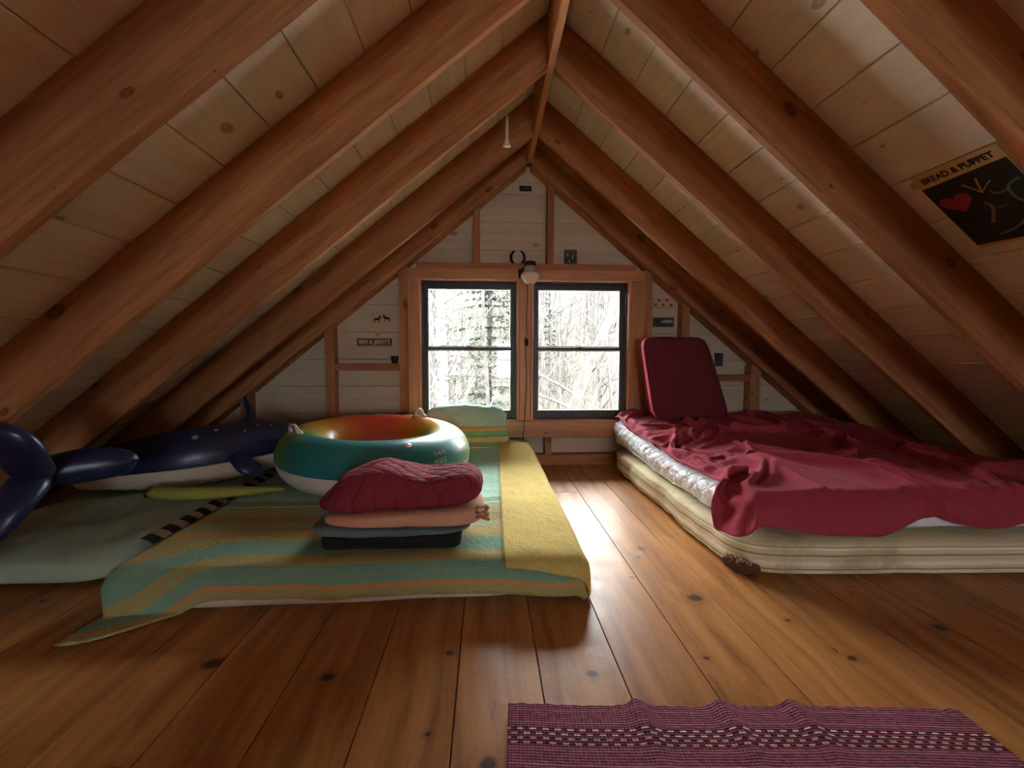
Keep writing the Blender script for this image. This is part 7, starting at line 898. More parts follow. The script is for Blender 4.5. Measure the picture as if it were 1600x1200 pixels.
3,-1,-1,-1,-1,11,15,-37,11,11,-10,1,0,-1,-4,1,6,-3,9,-26,2,13,2,-9,34,-21,-9,-20,8,-2,-17,3,37,0,-1,0,4,3,13,12,-28,-31,-2,22,4,0,0,0,0,8,6,-17,-14,11,3,-1,10,-5,-3,11,-22,0,9,6,8,-10,0,2,-5,-1,4,-3,-4,19,-13,-1,6,4,-3,-21,17,-1,1,-1,0,0,3,-26,40,-2,-34,18,4,-3,2,-1,-6,
3,-1,-1,-1,-4,3,1,-2,6,2,6,-11,-1,2,-2,-18,21,-2,19,-21,1,-9,26,0,-46,22,-11,-6,31,2,-15,-21,2,32,6,-2,3,12,0,-35,-21,12,19,-1,1,-1,0,0,0,13,-3,-23,1,9,4,0,-8,15,3,-2,-19,-4,6,18,1,-8,0,-16,6,8,-1,0,-9,11,-4,2,4,7,-23,4,5,10,-7,0,1,7,-13,8,-17,28,-3,-11,11,-11,0,9,-13,
4,0,-1,-4,0,2,-2,4,-14,-8,22,8,-11,0,0,-3,-3,7,-2,3,1,15,-9,-35,-1,-2,4,10,-8,1,7,3,-14,26,23,-7,12,-7,-34,-20,16,15,3,0,-1,1,-1,0,5,8,-10,-21,6,12,1,-1,1,-6,22,-22,12,-26,7,30,-9,-8,-2,-7,8,19,-16,-3,5,-4,-3,1,4,0,-23,17,3,-5,7,2,8,-13,0,9,-10,-17,36,-14,4,-6,-7,3,-2,
4,2,-3,-3,0,0,-11,17,-7,-1,-12,19,7,-13,-2,3,1,2,-6,2,14,-5,-28,20,-12,-16,24,3,12,-10,-3,6,-17,-12,26,25,-9,-35,-14,18,13,1,0,0,0,0,0,0,9,5,-19,-9,7,8,-1,1,-2,8,0,-11,-4,8,-10,7,-6,11,-3,-5,-17,41,0,-8,-26,15,0,0,6,-19,27,-11,-2,-2,-1,11,-14,5,6,-17,7,10,-36,35,-13,7,4,1,-6,
4,-5,4,-5,2,0,1,-9,6,2,-1,-14,19,7,-9,3,4,-6,-8,6,-6,-16,14,-6,24,-12,7,-1,4,-7,-1,-3,2,-2,-3,4,-27,-3,21,12,-1,0,-1,1,-1,-1,1,1,13,-6,-20,-5,17,0,0,0,1,17,-29,5,21,-17,-6,0,4,17,1,-27,-1,-7,26,7,-14,0,5,-9,12,14,-42,35,3,2,2,-29,1,11,5,-8,-7,9,0,-10,19,-3,-16,9,-3,
4,-1,5,-6,-1,-2,-1,2,0,-1,1,1,-9,8,17,-18,-7,2,-5,23,-10,-2,1,0,-8,3,1,8,3,-4,2,2,1,0,-18,-14,-10,25,11,-3,0,0,1,-1,0,0,0,5,9,-11,-17,4,14,-3,-1,0,11,-22,-2,19,-1,9,-20,-4,15,17,-25,3,-1,0,4,-3,-1,0,13,-6,-18,21,3,-28,0,2,17,0,-2,7,-17,13,-4,1,-1,2,-15,26,-16,-4,6,
3,10,-6,-2,-3,-6,17,1,-11,-3,0,-2,7,-6,-11,30,-14,-21,28,-12,20,-20,2,-1,-2,2,-3,8,3,11,7,-2,1,-35,24,-9,-12,11,2,-5,0,-1,0,-1,1,0,-1,10,6,-19,-13,15,6,-4,1,7,-8,-16,11,21,-15,-19,28,-22,9,-4,25,-20,15,-1,2,-11,10,12,-12,-21,-28,26,40,-17,-14,-4,-2,1,24,-22,3,-4,4,1,1,13,-8,-28,32,-3,-7,
3,-9,17,14,-19,-10,-8,11,13,-5,-7,1,-16,13,-2,13,6,-2,-2,-18,-5,23,-12,2,-1,0,-5,3,9,-18,-18,-2,-1,16,2,0,22,-10,4,9,-10,-1,-1,1,-1,0,3,9,0,-24,1,16,-2,4,3,-2,-15,14,3,-14,-14,19,-3,-24,13,3,27,6,-25,-27,22,13,29,-30,-12,-16,28,-11,7,25,-11,-5,-14,13,-25,12,5,1,1,-2,9,12,-10,-5,-9,-11,14,
1,-3,-3,18,4,-14,-9,-11,3,14,12,-5,-7,3,18,-22,-17,1,11,10,-14,20,-7,-3,0,10,-19,12,3,-1,-6,2,-1,0,-7,0,8,7,-16,3,19,-10,-4,0,0,0,3,10,-10,-19,10,3,1,17,-8,-20,14,-7,17,-16,4,1,-3,3,-5,16,-19,-2,1,2,-3,23,-1,-36,12,27,0,-29,-1,9,7,15,-13,-11,5,0,3,11,-11,-11,21,-1,0,9,-24,10,-3,
1,-1,-2,-5,25,-12,-3,0,-1,-4,-13,3,16,14,5,-35,6,-2,-3,14,3,-31,42,-13,11,-22,1,5,0,0,1,0,1,-1,5,-10,-1,4,11,-15,-2,25,-18,0,0,0,7,7,-19,-8,10,5,6,-11,-12,14,-3,7,1,-9,23,-12,-11,17,-8,4,-15,3,8,-2,13,5,-42,6,9,-7,-9,9,3,18,-9,-22,32,-2,-6,7,-10,6,0,-7,17,-30,15,7,1,-9,6,
-1,7,-6,-10,4,30,-16,2,-5,-10,15,-1,12,-26,3,-3,5,7,-21,13,8,-6,-14,22,-19,14,2,-7,0,1,5,-5,0,1,-1,-1,4,-8,8,8,-16,-6,35,-19,-5,0,12,-8,-21,6,14,9,-13,-15,26,-5,-4,12,-17,7,-2,7,3,-21,11,1,-1,-2,1,24,-42,18,0,1,9,-10,1,0,-10,6,-3,6,-18,31,1,-22,23,-20,2,3,9,-15,-7,4,-4,14,1,
-2,-3,8,3,-14,8,35,-17,-11,11,-20,8,-17,1,5,1,8,-10,17,-11,2,-1,-2,-4,15,-19,5,2,0,0,2,10,-1,-9,0,-1,0,2,-6,20,-17,-9,-1,34,-14,-9,13,-21,-6,8,25,-13,-17,11,-9,14,5,11,-33,2,-1,11,2,0,1,-2,-10,12,6,-5,-9,1,3,5,-2,0,-1,0,-7,5,5,-4,-4,-1,35,-17,-25,9,5,7,2,-3,-15,-6,22,-6,0,
-2,3,1,6,-5,-21,22,21,-2,-41,7,-6,0,6,4,3,2,15,-29,15,10,-2,-5,-3,-15,18,16,-24,0,8,-7,-4,14,-5,-2,1,-1,7,1,-3,1,-5,-12,8,31,-20,2,-17,-18,32,8,-25,13,-1,-1,-7,21,-14,-8,8,-5,14,-12,15,-10,-4,-3,-1,-2,11,-7,-2,2,5,-1,1,1,7,-11,-9,14,-2,8,10,-28,35,-4,-9,-12,18,-38,4,10,17,-6,-8,6,
-4,21,-12,1,-6,-1,-25,32,3,-4,-7,1,1,-3,-5,7,23,-7,-16,2,1,16,-18,10,-1,6,4,7,-49,18,13,-2,-11,6,-5,4,-1,5,-6,0,9,-3,8,-30,8,29,-42,1,21,13,-16,0,9,-5,0,0,5,-17,12,7,-1,-4,-10,0,9,-10,13,6,1,-13,-3,-3,0,7,0,8,-3,-2,6,-15,7,8,2,-30,9,-5,18,-15,39,-27,-29,28,6,0,-13,14,-4,
-4,-3,18,-7,-10,15,-26,10,17,1,-12,-1,1,5,-10,10,-10,2,4,-1,-10,21,-8,-3,7,-12,0,19,-17,10,-6,12,-11,16,-16,-2,1,4,-10,15,-9,3,-16,16,-9,-19,24,-7,24,-18,0,1,1,3,-4,2,4,1,-9,-6,23,-24,7,17,-8,-33,15,30,-23,-16,28,-15,8,-1,0,2,7,-17,0,11,4,-3,-2,1,-11,-14,4,25,4,-29,15,8,-9,-13,21,-1,-1,
-5,-9,0,-8,26,-12,3,2,-3,6,1,-3,0,5,-24,32,-16,-1,26,-32,-13,14,9,-3,-9,5,4,-14,13,14,-8,-8,16,4,-19,-2,10,5,-7,2,-6,-4,8,1,-1,0,1,2,-7,5,1,-2,0,7,4,-8,3,-5,-1,0,5,-17,18,-25,8,-2,33,-2,-12,-9,14,-20,-2,5,19,-19,11,14,-4,-2,-11,-12,13,-15,0,15,8,1,-24,10,5,-4,-13,38,-26,0,4,
-6,13,11,10,-25,2,25,-44,9,35,-7,-12,-3,1,-2,-25,13,1,-16,37,-8,-35,22,8,5,-6,-12,20,-14,-4,26,-27,19,-37,4,26,3,2,-7,-11,24,-1,-14,-2,9,-4,8,-16,-11,16,4,-2,-2,11,-18,11,0,-14,11,15,-23,11,11,-9,-10,21,-1,-9,-2,6,5,-21,-2,14,7,-9,-17,3,16,-7,-7,6,5,-2,2,-8,1,37,-29,-8,28,-37,15,9,-9,-5,1,
-4,1,13,6,-13,0,15,-21,0,27,1,11,2,-28,-3,17,-25,10,-2,10,-9,-4,11,-24,7,3,-6,7,1,-8,11,-6,0,6,2,-6,19,-31,11,3,-6,13,-3,7,-11,0,-3,9,-7,-2,-4,7,8,-7,-1,-3,-3,-3,20,-1,-16,21,-2,1,6,-4,-15,3,7,0,-1,-4,0,-4,0,4,-6,-4,-16,8,10,-2,-3,10,-10,8,1,-22,13,21,-21,6,11,-5,-6,-3,-1,
-4,8,3,-5,24,-2,-23,28,0,-25,27,-2,-8,4,8,-19,15,-21,15,-28,14,12,-17,11,-1,0,-9,-21,33,-8,-20,30,-25,22,5,1,-21,6,15,-24,12,-3,17,-16,-8,23,-27,15,13,-16,-11,24,-13,-7,20,-4,-29,28,3,-9,17,-2,-14,23,-8,0,-11,-13,24,4,-27,20,15,-6,-32,17,2,-5,3,-15,5,15,-22,13,12,-4,-14,-15,14,8,2,8,-6,-24,29,3,-28]

# ---------------------------------------------------------------- THINGS: soft shapes
def puff(name, c, s, k=6.0, res=24, mat=None, parent=None, fn=None, smooth=True, ks=None):
    """rounded block: cube sphere under a p-norm, c centre, s half sizes; fn(p, unit) -> p"""
    me = bpy.data.meshes.new(name); idx = {}; vs = []; fs = []
    def vid(p):
        q = tuple(round(a, 5) for a in p)
        if q not in idx:
            n = (abs(p[0])**k+abs(p[1])**k+abs(p[2])**k)**(1/k)
            u = V(p)/n; idx[q] = len(vs)
            w_ = V((c[0]+u.x*s[0], c[1]+u.y*s[1], c[2]+u.z*s[2]))
            if fn: w_ = fn(w_, u)
            vs.append(w_)
        return idx[q]
    rx, ry, rz = ks or (res, res, res)
    for ax in range(3):
        o1, o2 = [(1, 2), (2, 0), (0, 1)][ax]; n = (rx, ry, rz)
        for sg in (-1, 1):
            for i in range(n[o1]):
                for j in range(n[o2]):
                    q = []
                    for di, dj in ((0, 0), (1, 0), (1, 1), (0, 1)):
                        p = [0, 0, 0]; p[ax] = sg; p[o1] = -1+2*(i+di)/n[o1]; p[o2] = -1+2*(j+dj)/n[o2]; q.append(vid(p))
                    fs.append(q if sg > 0 else q[::-1])
    me.from_pydata([tuple(v) for v in vs], [], fs)
    return link(name, me, mat, parent, smooth)
def bend(e, r, H, flare=.06):
    if e <= 0: return 0, 0
    if e < r*pi/2: return r*sin(e/r), r*(1-cos(e/r))
    d = r+(e-r*pi/2); out = r+flare*(e-r*pi/2)
    if d > H: out += (d-H); d = H
    return out, d
def drape(a, b, rect, top, r, H, flare=.06, emax=9):
    x0, x1, y0, y1 = rect
    ex = a-x1 if a > x1 else (a-x0 if a < x0 else 0); ey = b-y1 if b > y1 else (b-y0 if b < y0 else 0)
    e = hypot(ex, ey); o, d = bend(min(e, emax), r, H, flare)
    if e: return min(max(a, x0), x1)+ex/e*o, min(max(b, y0), y1)+ey/e*o, top-d, e
    return a, b, top, 0
def fabric(name, c, rough=.9, bs=220, bstr=.25, vary=.0, sheen=.0):
    m = plain(name, c, rough, bumpscale=bs, bstr=bstr, bdist=.002, vary=vary, spec=.15)
    b = m.node_tree.nodes['Principled BSDF']; b.inputs['Sheen Weight'].default_value = sheen; b.inputs['Sheen Roughness'].default_value = .4
    return m

# ---- striped coverlet stuff
def coverlet_mat(name, stops, axis='Y', bstr=.55):
    t = NT(name); uv = t.n('UVMap', uv_map='UVMap'); s = t.n('SeparateXYZ'); t.l(uv.outputs[0], s.inputs[0])
    w1 = t.noise(uv.outputs[0], 3, 2, .5)
    y = t.math('ADD', s.outputs[1], t.math('MULTIPLY', t.math('SUBTRACT', w1, .5), .010))
    c = t.ramp(y, stops, 'CONSTANT')
    # fine darning lines
    fine = t.math('SINE', t.math('MULTIPLY', s.outputs[1], 2*pi/.012*2.0))
    c = t.mix(t.ramp(t.math('MULTIPLY', fine, .5), [(.30, 0.0), (.5, .18)]), c, srgb(196, 178, 110))
    t.col(c)
    vo = t.n('TexVoronoi', feature='SMOOTH_F1'); vo.inputs['Scale'].default_value = 55*2.0; t.l(uv.outputs[0], vo.inputs['Vector'])
    cr = t.n('TexWave', wave_type='BANDS', bands_direction='Y'); cr.inputs['Scale'].default_value = 20; cr.inputs['Distortion'].default_value = 14; cr.inputs['Detail'].default_value = 1; cr.inputs['Detail Scale'].default_value = 5
    t.l(uv.outputs[0], cr.inputs['Vector'])
    h = t.math('ADD', t.math('MULTIPLY', vo.outputs['Distance'], .9), t.math('MULTIPLY', cr.outputs['Color'], .5))
    t.bump(h, bstr, .006); return t.set(Roughness=.9, Specular_IOR_Level=.15)
TE, OL, OR, YE, SA, PT = srgb(118, 156, 138), srgb(164, 152, 100), srgb(194, 142, 88), srgb(208, 196, 136), srgb(148, 136, 96), srgb(158, 198, 184)
# v runs in half metres from the near hem (flat cloth), so v = metres/2.4
def vstops(seq):
    out = []; p = 0
    for w_, c in seq: out.append((p, c)); p += w_
    return out
MX = srgb(146, 158, 122)
seq = [(.0125, OL), (.0105, OR), (.024, TE), (.038, OL), (.052, TE), (.045, OL), (.012, OR), (.030, MX), (.006, OR), (.040, SA), (.008, OR), (.050, MX), (.006, YE), (.035, TE), (.006, YE), (.06, PT), (.008, YE), (.06, PT), (.006, OR), (.08, PT), (.010, YE), (.20, PT)]
MT['coverlet'] = coverlet_mat('striped_matelasse', vstops(seq))
MT['yellow'] = coverlet_mat('yellow_matelasse', [(0, srgb(206, 182, 106)), (1, srgb(206, 194, 128))], bstr=.7)
MT['sheet'] = fabric('pinkish_sheet', srgb(206, 188, 176), bs=60, bstr=.3)
MT['whitepad'] = fabric('white_sheet', srgb(226, 228, 236), bs=60, bstr=.3)
LB = (-1.43, .355, 1.735, 3.80)
def lift(x, y):
    f = .085*smooth01((y-3.15)/.45)*smooth01((x+1.45)/.3)
    return f+.008*fbm(x*2.2, y*2.2)
o = puff('futon_mattress', (-.53, 2.760, .073), (.915, 1.070, .071), 10, mat=MT['sheet'], ks=(60, 60, 8),
     fn=lambda p, u: V((p.x, p.y+.014*nz(p.x*3, 1)*(p.y < 2)-.02*smooth01((-.1-p.x)/.8)*(p.y < 2), p.z+(.006*nz(p.x*6, p.y*6) if u.z > 0 else 0))))
tag(o, 'low wide mattress in a pinkish sheet, lying on the floor at left', 'mattress')
def cov_n0(a): return 1.735-(.146+.010*nz(a*2.5, 3)+.20*smooth01((-1.05-a)/.38)+.02*smooth01(a/.3))
def cov(u, v):
    a = -1.47+2.02*u
    n0 = cov_n0(a)
    b = n0+(3.86-n0)*v
    lf = .05*smooth01((-1.2-a)/.3)*smooth01((1.9-b)/.3)
    x, y, z, e = drape(a-lf*.5, b, LB, .166, .062, .158, .05, .19 if a > 0 else 9)
    wr = .010*ridge(a*3.0+b, b*7, 1)*smooth01((b-1.8)/.3)+.006*fbm(a*6, b*9, 4)
    if e > 0: y -= .012*nz(a*6, 7)*min(1, e/.1); 
    z += (wr*.6+lift(x, y))*(1 if e == 0 else max(0, 1-e/.06))
    y += -.012*(e > .08)
    return x, y, max(z, .007)
def covuv(u, v):
    a = -1.47+2.02*u; n0 = cov_n0(a); b = n0+(3.86-n0)*v
    k = smooth01((2.05-b)/.35); return (a/2.4, ((b-1.575)*(1-k)+(b-n0)*k)/2.4)
cv = grid('coverlet', 150, 150, cov, MT['coverlet'], uvfn=covuv, solid=.007, offset=1)
tag(cv, 'teal, olive and orange striped coverlet spread over the low left bed', 'bedspread')
def fold(u, v):
    n0 = 1.735-(.065+.055*smooth01(u*1.2)); b = n0+(3.62-n0)*v
    a0 = .070+.03*v; a = a0+(.355-a0+.205)*u
    x, y, z, e = drape(a, b, LB, .181, .070, .168, .03, .200)
    wr = .005*fbm(a*8, b*8, 6)+.004*ridge(a*5, b*3, 2)
    z += (wr+lift(x, y))*(1 if e == 0 else max(0, 1-e/.06))
    x += .010*nz(b*3, 2)*min(1, max(0, x-.36)/.05)+.004*(e > 0)
    y -= .018*(1 if (b < 1.735) else 0)*min(1, (1.735-b)/.05)
    return x, y, max(z, .014)
fo = grid('turned_back_edge', 44, 130, fold, MT['yellow'], cv, uvfn=lambda u, v: (u*.5/2.4, v*2/2.4), solid=.006, offset=1)
fo['label'] = 'pale yellow reverse side'
# pillow in the same fabric, leaning to the window
def pil(p, u):
    p = p+V((0, 0, .022*fbm(p.x*7, p.z*9, 3)))+V((0, -.03*fbm(p.x*4, p.z*6, 8), 0))
    q = .35*(u.z)
    return V((p.x+.035*u.z*-1, p.y+q*.22+.03, p.z+.012*u.x))
def pillow_mat():
    t = NT('striped_pillow'); tc = t.n('TexCoord'); s = t.n('SeparateXYZ'); t.l(tc.outputs['Generated'], s.inputs[0])
    zz = t.math('ADD', s.outputs[2], t.math('MULTIPLY', t.math('PINGPONG', t.math('MULTIPLY', s.outputs[0], 22.0), 1.0), .018))
    c = t.ramp(s.outputs[2], vstops([(.10, YE), (.05, TE), (.05, OL), (.10, YE), (.05, srgb(120, 176, 120)), (.08, srgb(140, 190, 140)), (.05, YE), (.52, srgb(172, 208, 196))]), 'CONSTANT')
    c = t.mix(t.ramp(zz, [(.475, 0.0), (.485, 1.0), (.53, 1.0), (.54, 0.0)]), c, srgb(214, 160, 84))
    t.col(c)
    wv = t.n('TexWave', wave_type='BANDS', bands_direction='Z'); wv.inputs['Scale'].default_value = 6; wv.inputs['Distortion'].default_value = 9; wv.inputs['Detail Scale'].default_value = 4
    t.l(tc.outputs['Generated'], wv.inputs['Vector']); t.bump(wv.outputs['Color'], .5, .006); return t.set(Roughness=.9, Specular_IOR_Level=.15)
pw = puff('pillow', (-.165, 3.60, .405), (.345, .085, .172), 4.6, mat=pillow_mat(), ks=(40, 16, 30), fn=pil)
tag(pw, 'teal and yellow striped pillow propped below the left window', 'pillow')
bm = bmesh.new()
tube(bm, [(.155+.02*sin(k*1.9), 3.60+.02*k/8, .28+.030*k) for k in range(9)], [.010+.004*(k % 2) for k in range(9)], 6, .5)
obj('lace_trim', bm, MT['whitepad'], pw, True)
o = puff('pillow', (-.84, 3.70, .335), (.36, .10, .165), 3.2, mat=fabric('pale_green_pillow', srgb(206, 206, 160), bs=50, bstr=.4), ks=(30, 14, 24), fn=lambda p, u: p+V((0, .03*u.z, .02*fbm(p.x*6, p.z*6))))
tag(o, 'pale pillow hidden behind the far side of the rainbow tube', 'pillow')

# ---- swim ring
RC = V((-.754, 2.984, .352)); RR, Rr, RF = .4747, .160, 1.04; TX, TY = math.tan(.0271), math.tan(-.0319)
def ringp(a, b, r=Rr):
    x = (RR+r*cos(b))*cos(a); y = (RR+r*cos(b))*sin(a); z = r*RF*sin(b)
    pk = .0022*sin(a*70+2*sin(9*a))*math.exp(-((b+.12)/.22)**2)
    x += pk*cos(a); y += pk*sin(a)
    return V((x, y, z+y*TX+x*TY))
def ring_mat():
    t = NT('rainbow_vinyl'); tc = t.n('TexCoord'); s = t.n('SeparateXYZ'); t.l(tc.outputs['Object'], s.inputs[0])
    a = t.math('ADD', t.math('MULTIPLY', t.math('ARCTAN2', s.outputs[1], s.outputs[0]), 1/(2*pi)), .5)
    cy, gr, ye, og, rd, tl = srgb(60, 150, 150), srgb(86, 150, 60), srgb(214, 178, 40), srgb(232, 130, 40), srgb(226, 76, 50), srgb(34, 120, 124)
    c = t.ramp(a, [(0, srgb(206, 160, 44)), (.05, srgb(170, 150, 44)), (.10, srgb(92, 136, 60)), (.15, tl), (.30, srgb(36, 120, 124)), (.42, srgb(50, 136, 130)), (.47, srgb(130, 180, 130)), (.52, srgb(206, 206, 130)), (.57, ye), (.66, og), (.75, rd), (.83, rd), (.90, og), (1.0, ye)])
    t.col(c); t.b.inputs['Coat Weight'].default_value = .2; t.b.inputs['Coat Roughness'].default_value = .12
    t.b.inputs['Subsurface Weight'].default_value = 0.0
    return t.set(Roughness=.34, Specular_IOR_Level=.5)
def torus_part(name, b0, b1, nb, mat, parent):
    me = bpy.data.meshes.new(name); na = 200; vs = []; fs = []
    for j in range(nb+1):
        for i in range(na): vs.append(ringp(2*pi*i/na, b0+(b1-b0)*j/nb))
    for j in range(nb):
        for i in range(na): fs.append((j*na+i, j*na+(i+1) % na, (j+1)*na+(i+1) % na, (j+1)*na+i))
    me.from_pydata([tuple(v) for v in vs], [], fs); o = link(name, me, mat, None, True); o.parent = parent; return o
ring = empty('swim_ring', RC, 'big inflatable rainbow swim tube resting on the striped bed', 'swim ring')
torus_part('upper_tube', -.10, pi+.30, 40, ring_mat(), ring)
torus_part('white_underside', pi+.30, 2*pi-.10, 30, plain('white_vinyl', srgb(226, 216, 206), .35), ring)
MT['clear'] = plain('milky_plastic', srgb(196, 186, 170), .25, spec=.6)
def ring_handle(a, b, yaw):
    c = ringp(a, b); nrm = (ringp(a, b, Rr+.01)-c).normalized()
    tx = V((cos(yaw), sin(yaw), 0)); tx = (tx-nrm*tx.dot(nrm)).normalized(); 
    P = lambda u, v: c+tx*u+nrm*v
    bm = bmesh.new(); tube(bm, [P(-.055, .001), P(-.035, .008), P(-.026, .030), P(-.022, .052), P(-.010, .060), P(.010, .060), P(.022, .052), P(.026, .030), P(.035, .008), P(.055, .001)], [.010, .015, .012, .010, .010, .010, .010, .012, .015, .010], 8)
    tube(bm, [P(-.048, .004), P(-.02, .010), P(.02, .010), P(.048, .004)], .012, 8, .6)
    o = obj('handle', bm, MT['clear'], None, True); o.parent = ring
ring_handle(R(214), R(74), R(-20)); ring_handle(R(62), R(92), R(10))
c = ringp(R(-58), R(62)); bm = bmesh.new(); rot = (ringp(R(-58), R(62), Rr+.1)-c).normalized().to_track_quat('Z', 'Y').to_matrix().to_4x4()
lathe(bm, [(.022, .0), (.023, .003), (.018, .005), (.012, .002), (.009, .007), (.003, .007)], 20)
bmesh.ops.transform(bm, matrix=Matrix.Translation(c) @ rot, verts=bm.verts)
o = obj('valve', bm, MT['clear'], None, True); o.parent = ring
MT['ink_w'] = plain('white_print', srgb(206, 216, 206), .5); MT['ink_o'] = plain('orange_print', srgb(226, 150, 70), .5); MT['ink_d'] = plain('dark_print', srgb(26, 84, 92), .5)
def ring_print(shapes, mat, name):
    bm = bmesh.new()
    for ca, cb, pts in shapes:     # closed outlines in metres on the tube
        q = [ringp(R(ca)+x/(RR+Rr*.8), R(cb)+y/Rr, Rr+.0012) for x, y in pts]
        try: bm.faces.new([bm.verts.new(p) for p in q])
        except ValueError: pass
    o = obj(name, bm, mat, None); o.parent = ring; o['kind'] = 'stuff'
def sqr(x, y, s, t=.0): return [(x-s, y-s), (x+s, y-s), (x+s, y+s), (x-s, y+s)]
def outl(x, y, s, w_=.0025):
    return [[(x-s, y-s), (x+s, y-s), (x+s, y-s+w_), (x-s, y-s+w_)], [(x-s, y+s-w_), (x+s, y+s-w_), (x+s, y+s), (x-s, y+s)], [(x-s, y-s), (x-s+w_, y-s), (x-s+w_, y+s), (x-s, y+s)], [(x+s-w_, y-s), (x+s, y-s), (x+s, y+s), (x+s-w_, y+s)]]
W_ = []
for k in range(3):
    W_ += [(-40, 14, q) for q in outl(-.04+k*.034, .0+.004*k, .012)]
    W_ += [(-40, 14, [(-.047+k*.034, -.006), (-.036+k*.034, -.002), (-.033+k*.034, .008), (-.041+k*.034, .003)])]
for k in (-1, 1):
    for i in range(14):
        a0, a1 = 2*pi*i/14, 2*pi*(i+1)/14
        W_.append((-40, 32, [(k*.034+.014*cos(a0), .014*sin(a0)), (k*.034+.014*cos(a1), .014*sin(a1)), (k*.034+.012*cos(a1), .012*sin(a1)), (k*.034+.012*cos(a0), .012*sin(a0))]))
    W_.append((-40, 32, [(k*.034-.002, -.006), (k*.034+.002, -.006), (k*.034+.002, .007), (k*.034-.002, .007)]))
W_ += [(-62, 8, q) for q in outl(0, -.030, .014)]+[(-62, 8, sqr(.001, -.030, .006))]
for k in range(5): W_.append((-14, 22, [(-.05+k*.018, -.01), (-.046+k*.018, -.012), (-.038+k*.018, .014), (-.043+k*.018, .016)]))
for k in range(4): W_.append((-14, 22, [(-.052+k*.02, .004), (-.03+k*.02, .006), (-.03+k*.02, .009), (-.052+k*.02, .007)]))
ring_print(W_, MT['ink_w'], 'white_print')
def tri(x, y, s): return [(x-s, y-s), (x+s, y-s), (x+s*.75, y-s+.003), (x-s*.75, y-s+.003)], [(x-s, y-s), (x-s+.004, y-s), (x+.002, y+s), (x-.001, y+s)], [(x+s-.004, y-s), (x+s, y-s), (x+.001, y+s), (x-.002, y+s)], [(x-.0015, y-s*.5), (x+.0015, y-s*.5), (x+.0015, y+s*.4), (x-.0015, y+s*.4)]
O_ = [(-62, 8, q) for q in tri(0, .008, .014)]+[(-40, 14, q) for q in tri(-.076, -.008, .011)]+[(-40, 32, sqr(0, 0, .009)), (-40, 32, sqr(.013, -.004, .003))]
ring_print(O_, MT['ink_o'], 'orange_print')
D_ = []
rnd = random.Random(3)
for row in range(5):
    x = -.13
    while x < .14:
        l = rnd.uniform(.012, .05); D_.append((-78, 22, [(x, -.012*row), (x+l, -.012*row), (x+l, -.012*row+.006), (x, -.012*row+.006)])); x += l+.006
ring_print(D_, MT['ink_d'], 'faded_lettering')

# ---- folded stack
MT['maroon'] = fabric('maroon_cotton', srgb(160, 60, 76), bs=26, bstr=.5, sheen=.06)
MT['maroon'].node_tree.nodes['Bump'].inputs['Distance'].default_value = .010
def quilt_mat(name, c, k=11, axes=(0, 1), bstr=.8, spec=.15):
    t = NT(name); tc = t.n('TexCoord'); s = t.n('SeparateXYZ'); t.l(tc.outputs['Object'], s.inputs[0])
    wv = t.noise(tc.outputs['Object'], 5, 2, .5)
    a = t.math('ADD', t.math('MULTIPLY', s.outputs[axes[0]], k), t.math('MULTIPLY', wv, .5)); b = t.math('MULTIPLY', s.outputs[axes[1]], k*1.25)
    p = t.math('PINGPONG', t.math('ADD', a, b), .5); q = t.math('PINGPONG', t.math('SUBTRACT', a, b), .5)
    h = t.math('MINIMUM', t.math('POWER', t.math('MULTIPLY', p, 2.0), .4), t.math('POWER', t.math('MULTIPLY', q, 2.0), .4))
    h = t.math('ADD', h, t.math('MULTIPLY', t.noise(tc.outputs['Object'], 60, 3, .6), .5))
    t.col(c); t.bump(h, bstr, .012); return t.set(Roughness=.85, Specular_IOR_Level=spec)
MT['quilt'] = quilt_mat('maroon_quilting', srgb(136, 48, 62))
def stackfn(tl, tr, bl, br, amp, seed, xl=0, xr=0, backup=0):
    """tl.. offsets of the top and bottom at the left/right ends"""
    def f(p, u):
        t = (u.x+1)/2
        dz = (tl*(1-t)+tr*t) if u.z > 0 else (bl*(1-t)+br*t)
        g = abs(u.z)**.5
        return V((p.x+amp*nz(p.y*9, p.z*14, seed)+(xl*(1-t) if True else 0)*(u.z+1)/2+xr*t*(u.z+1)/2, p.y+amp*1.2*nz(p.x*8, p.z*16, seed+3), p.z+dz*g+amp*.9*nz(p.x*7, p.y*7, seed+8)+backup*smooth01((u.y+.3))*(u.z > 0)))
    return f
ck = puff('slipcase', (-.413, 1.965, .200), (.300, .155, .0275), 14, mat=MT['black'], ks=(30, 16, 6), fn=stackfn(.0, .0, 0, 0, .002, 2))
tag(ck, 'flat black case at the bottom of the folded stack', 'case')
bm = bmesh.new(); tube(bm, [(-.70, 1.812, .2), (-.5, 1.806, .202), (-.2, 1.807, .2), (-.125, 1.812, .2)], .003, 6); obj('zipper', bm, MT['iron'], ck)
o = puff('folded_blanket', (-.420, 1.985, .245), (.345, .180, .017), 5, mat=fabric('grey_blue_fleece', srgb(104, 116, 122), bs=160, bstr=.6), ks=(50, 22, 10), fn=stackfn(.012, -.004, -.012, .002, .008, 5))
tag(o, 'grey blue blanket peeking out just above the black case', 'blanket')
o = puff('folded_blanket', (-.365, 1.975, .297), (.345, .170, .036), 5, mat=fabric('peach_blanket', srgb(208, 152, 126), bs=160, bstr=.5), ks=(50, 22, 14), fn=stackfn(-.016, .012, .002, -.004, .008, 6))
tag(o, 'folded peach blanket under the maroon quilt', 'blanket')
bm = bmesh.new()
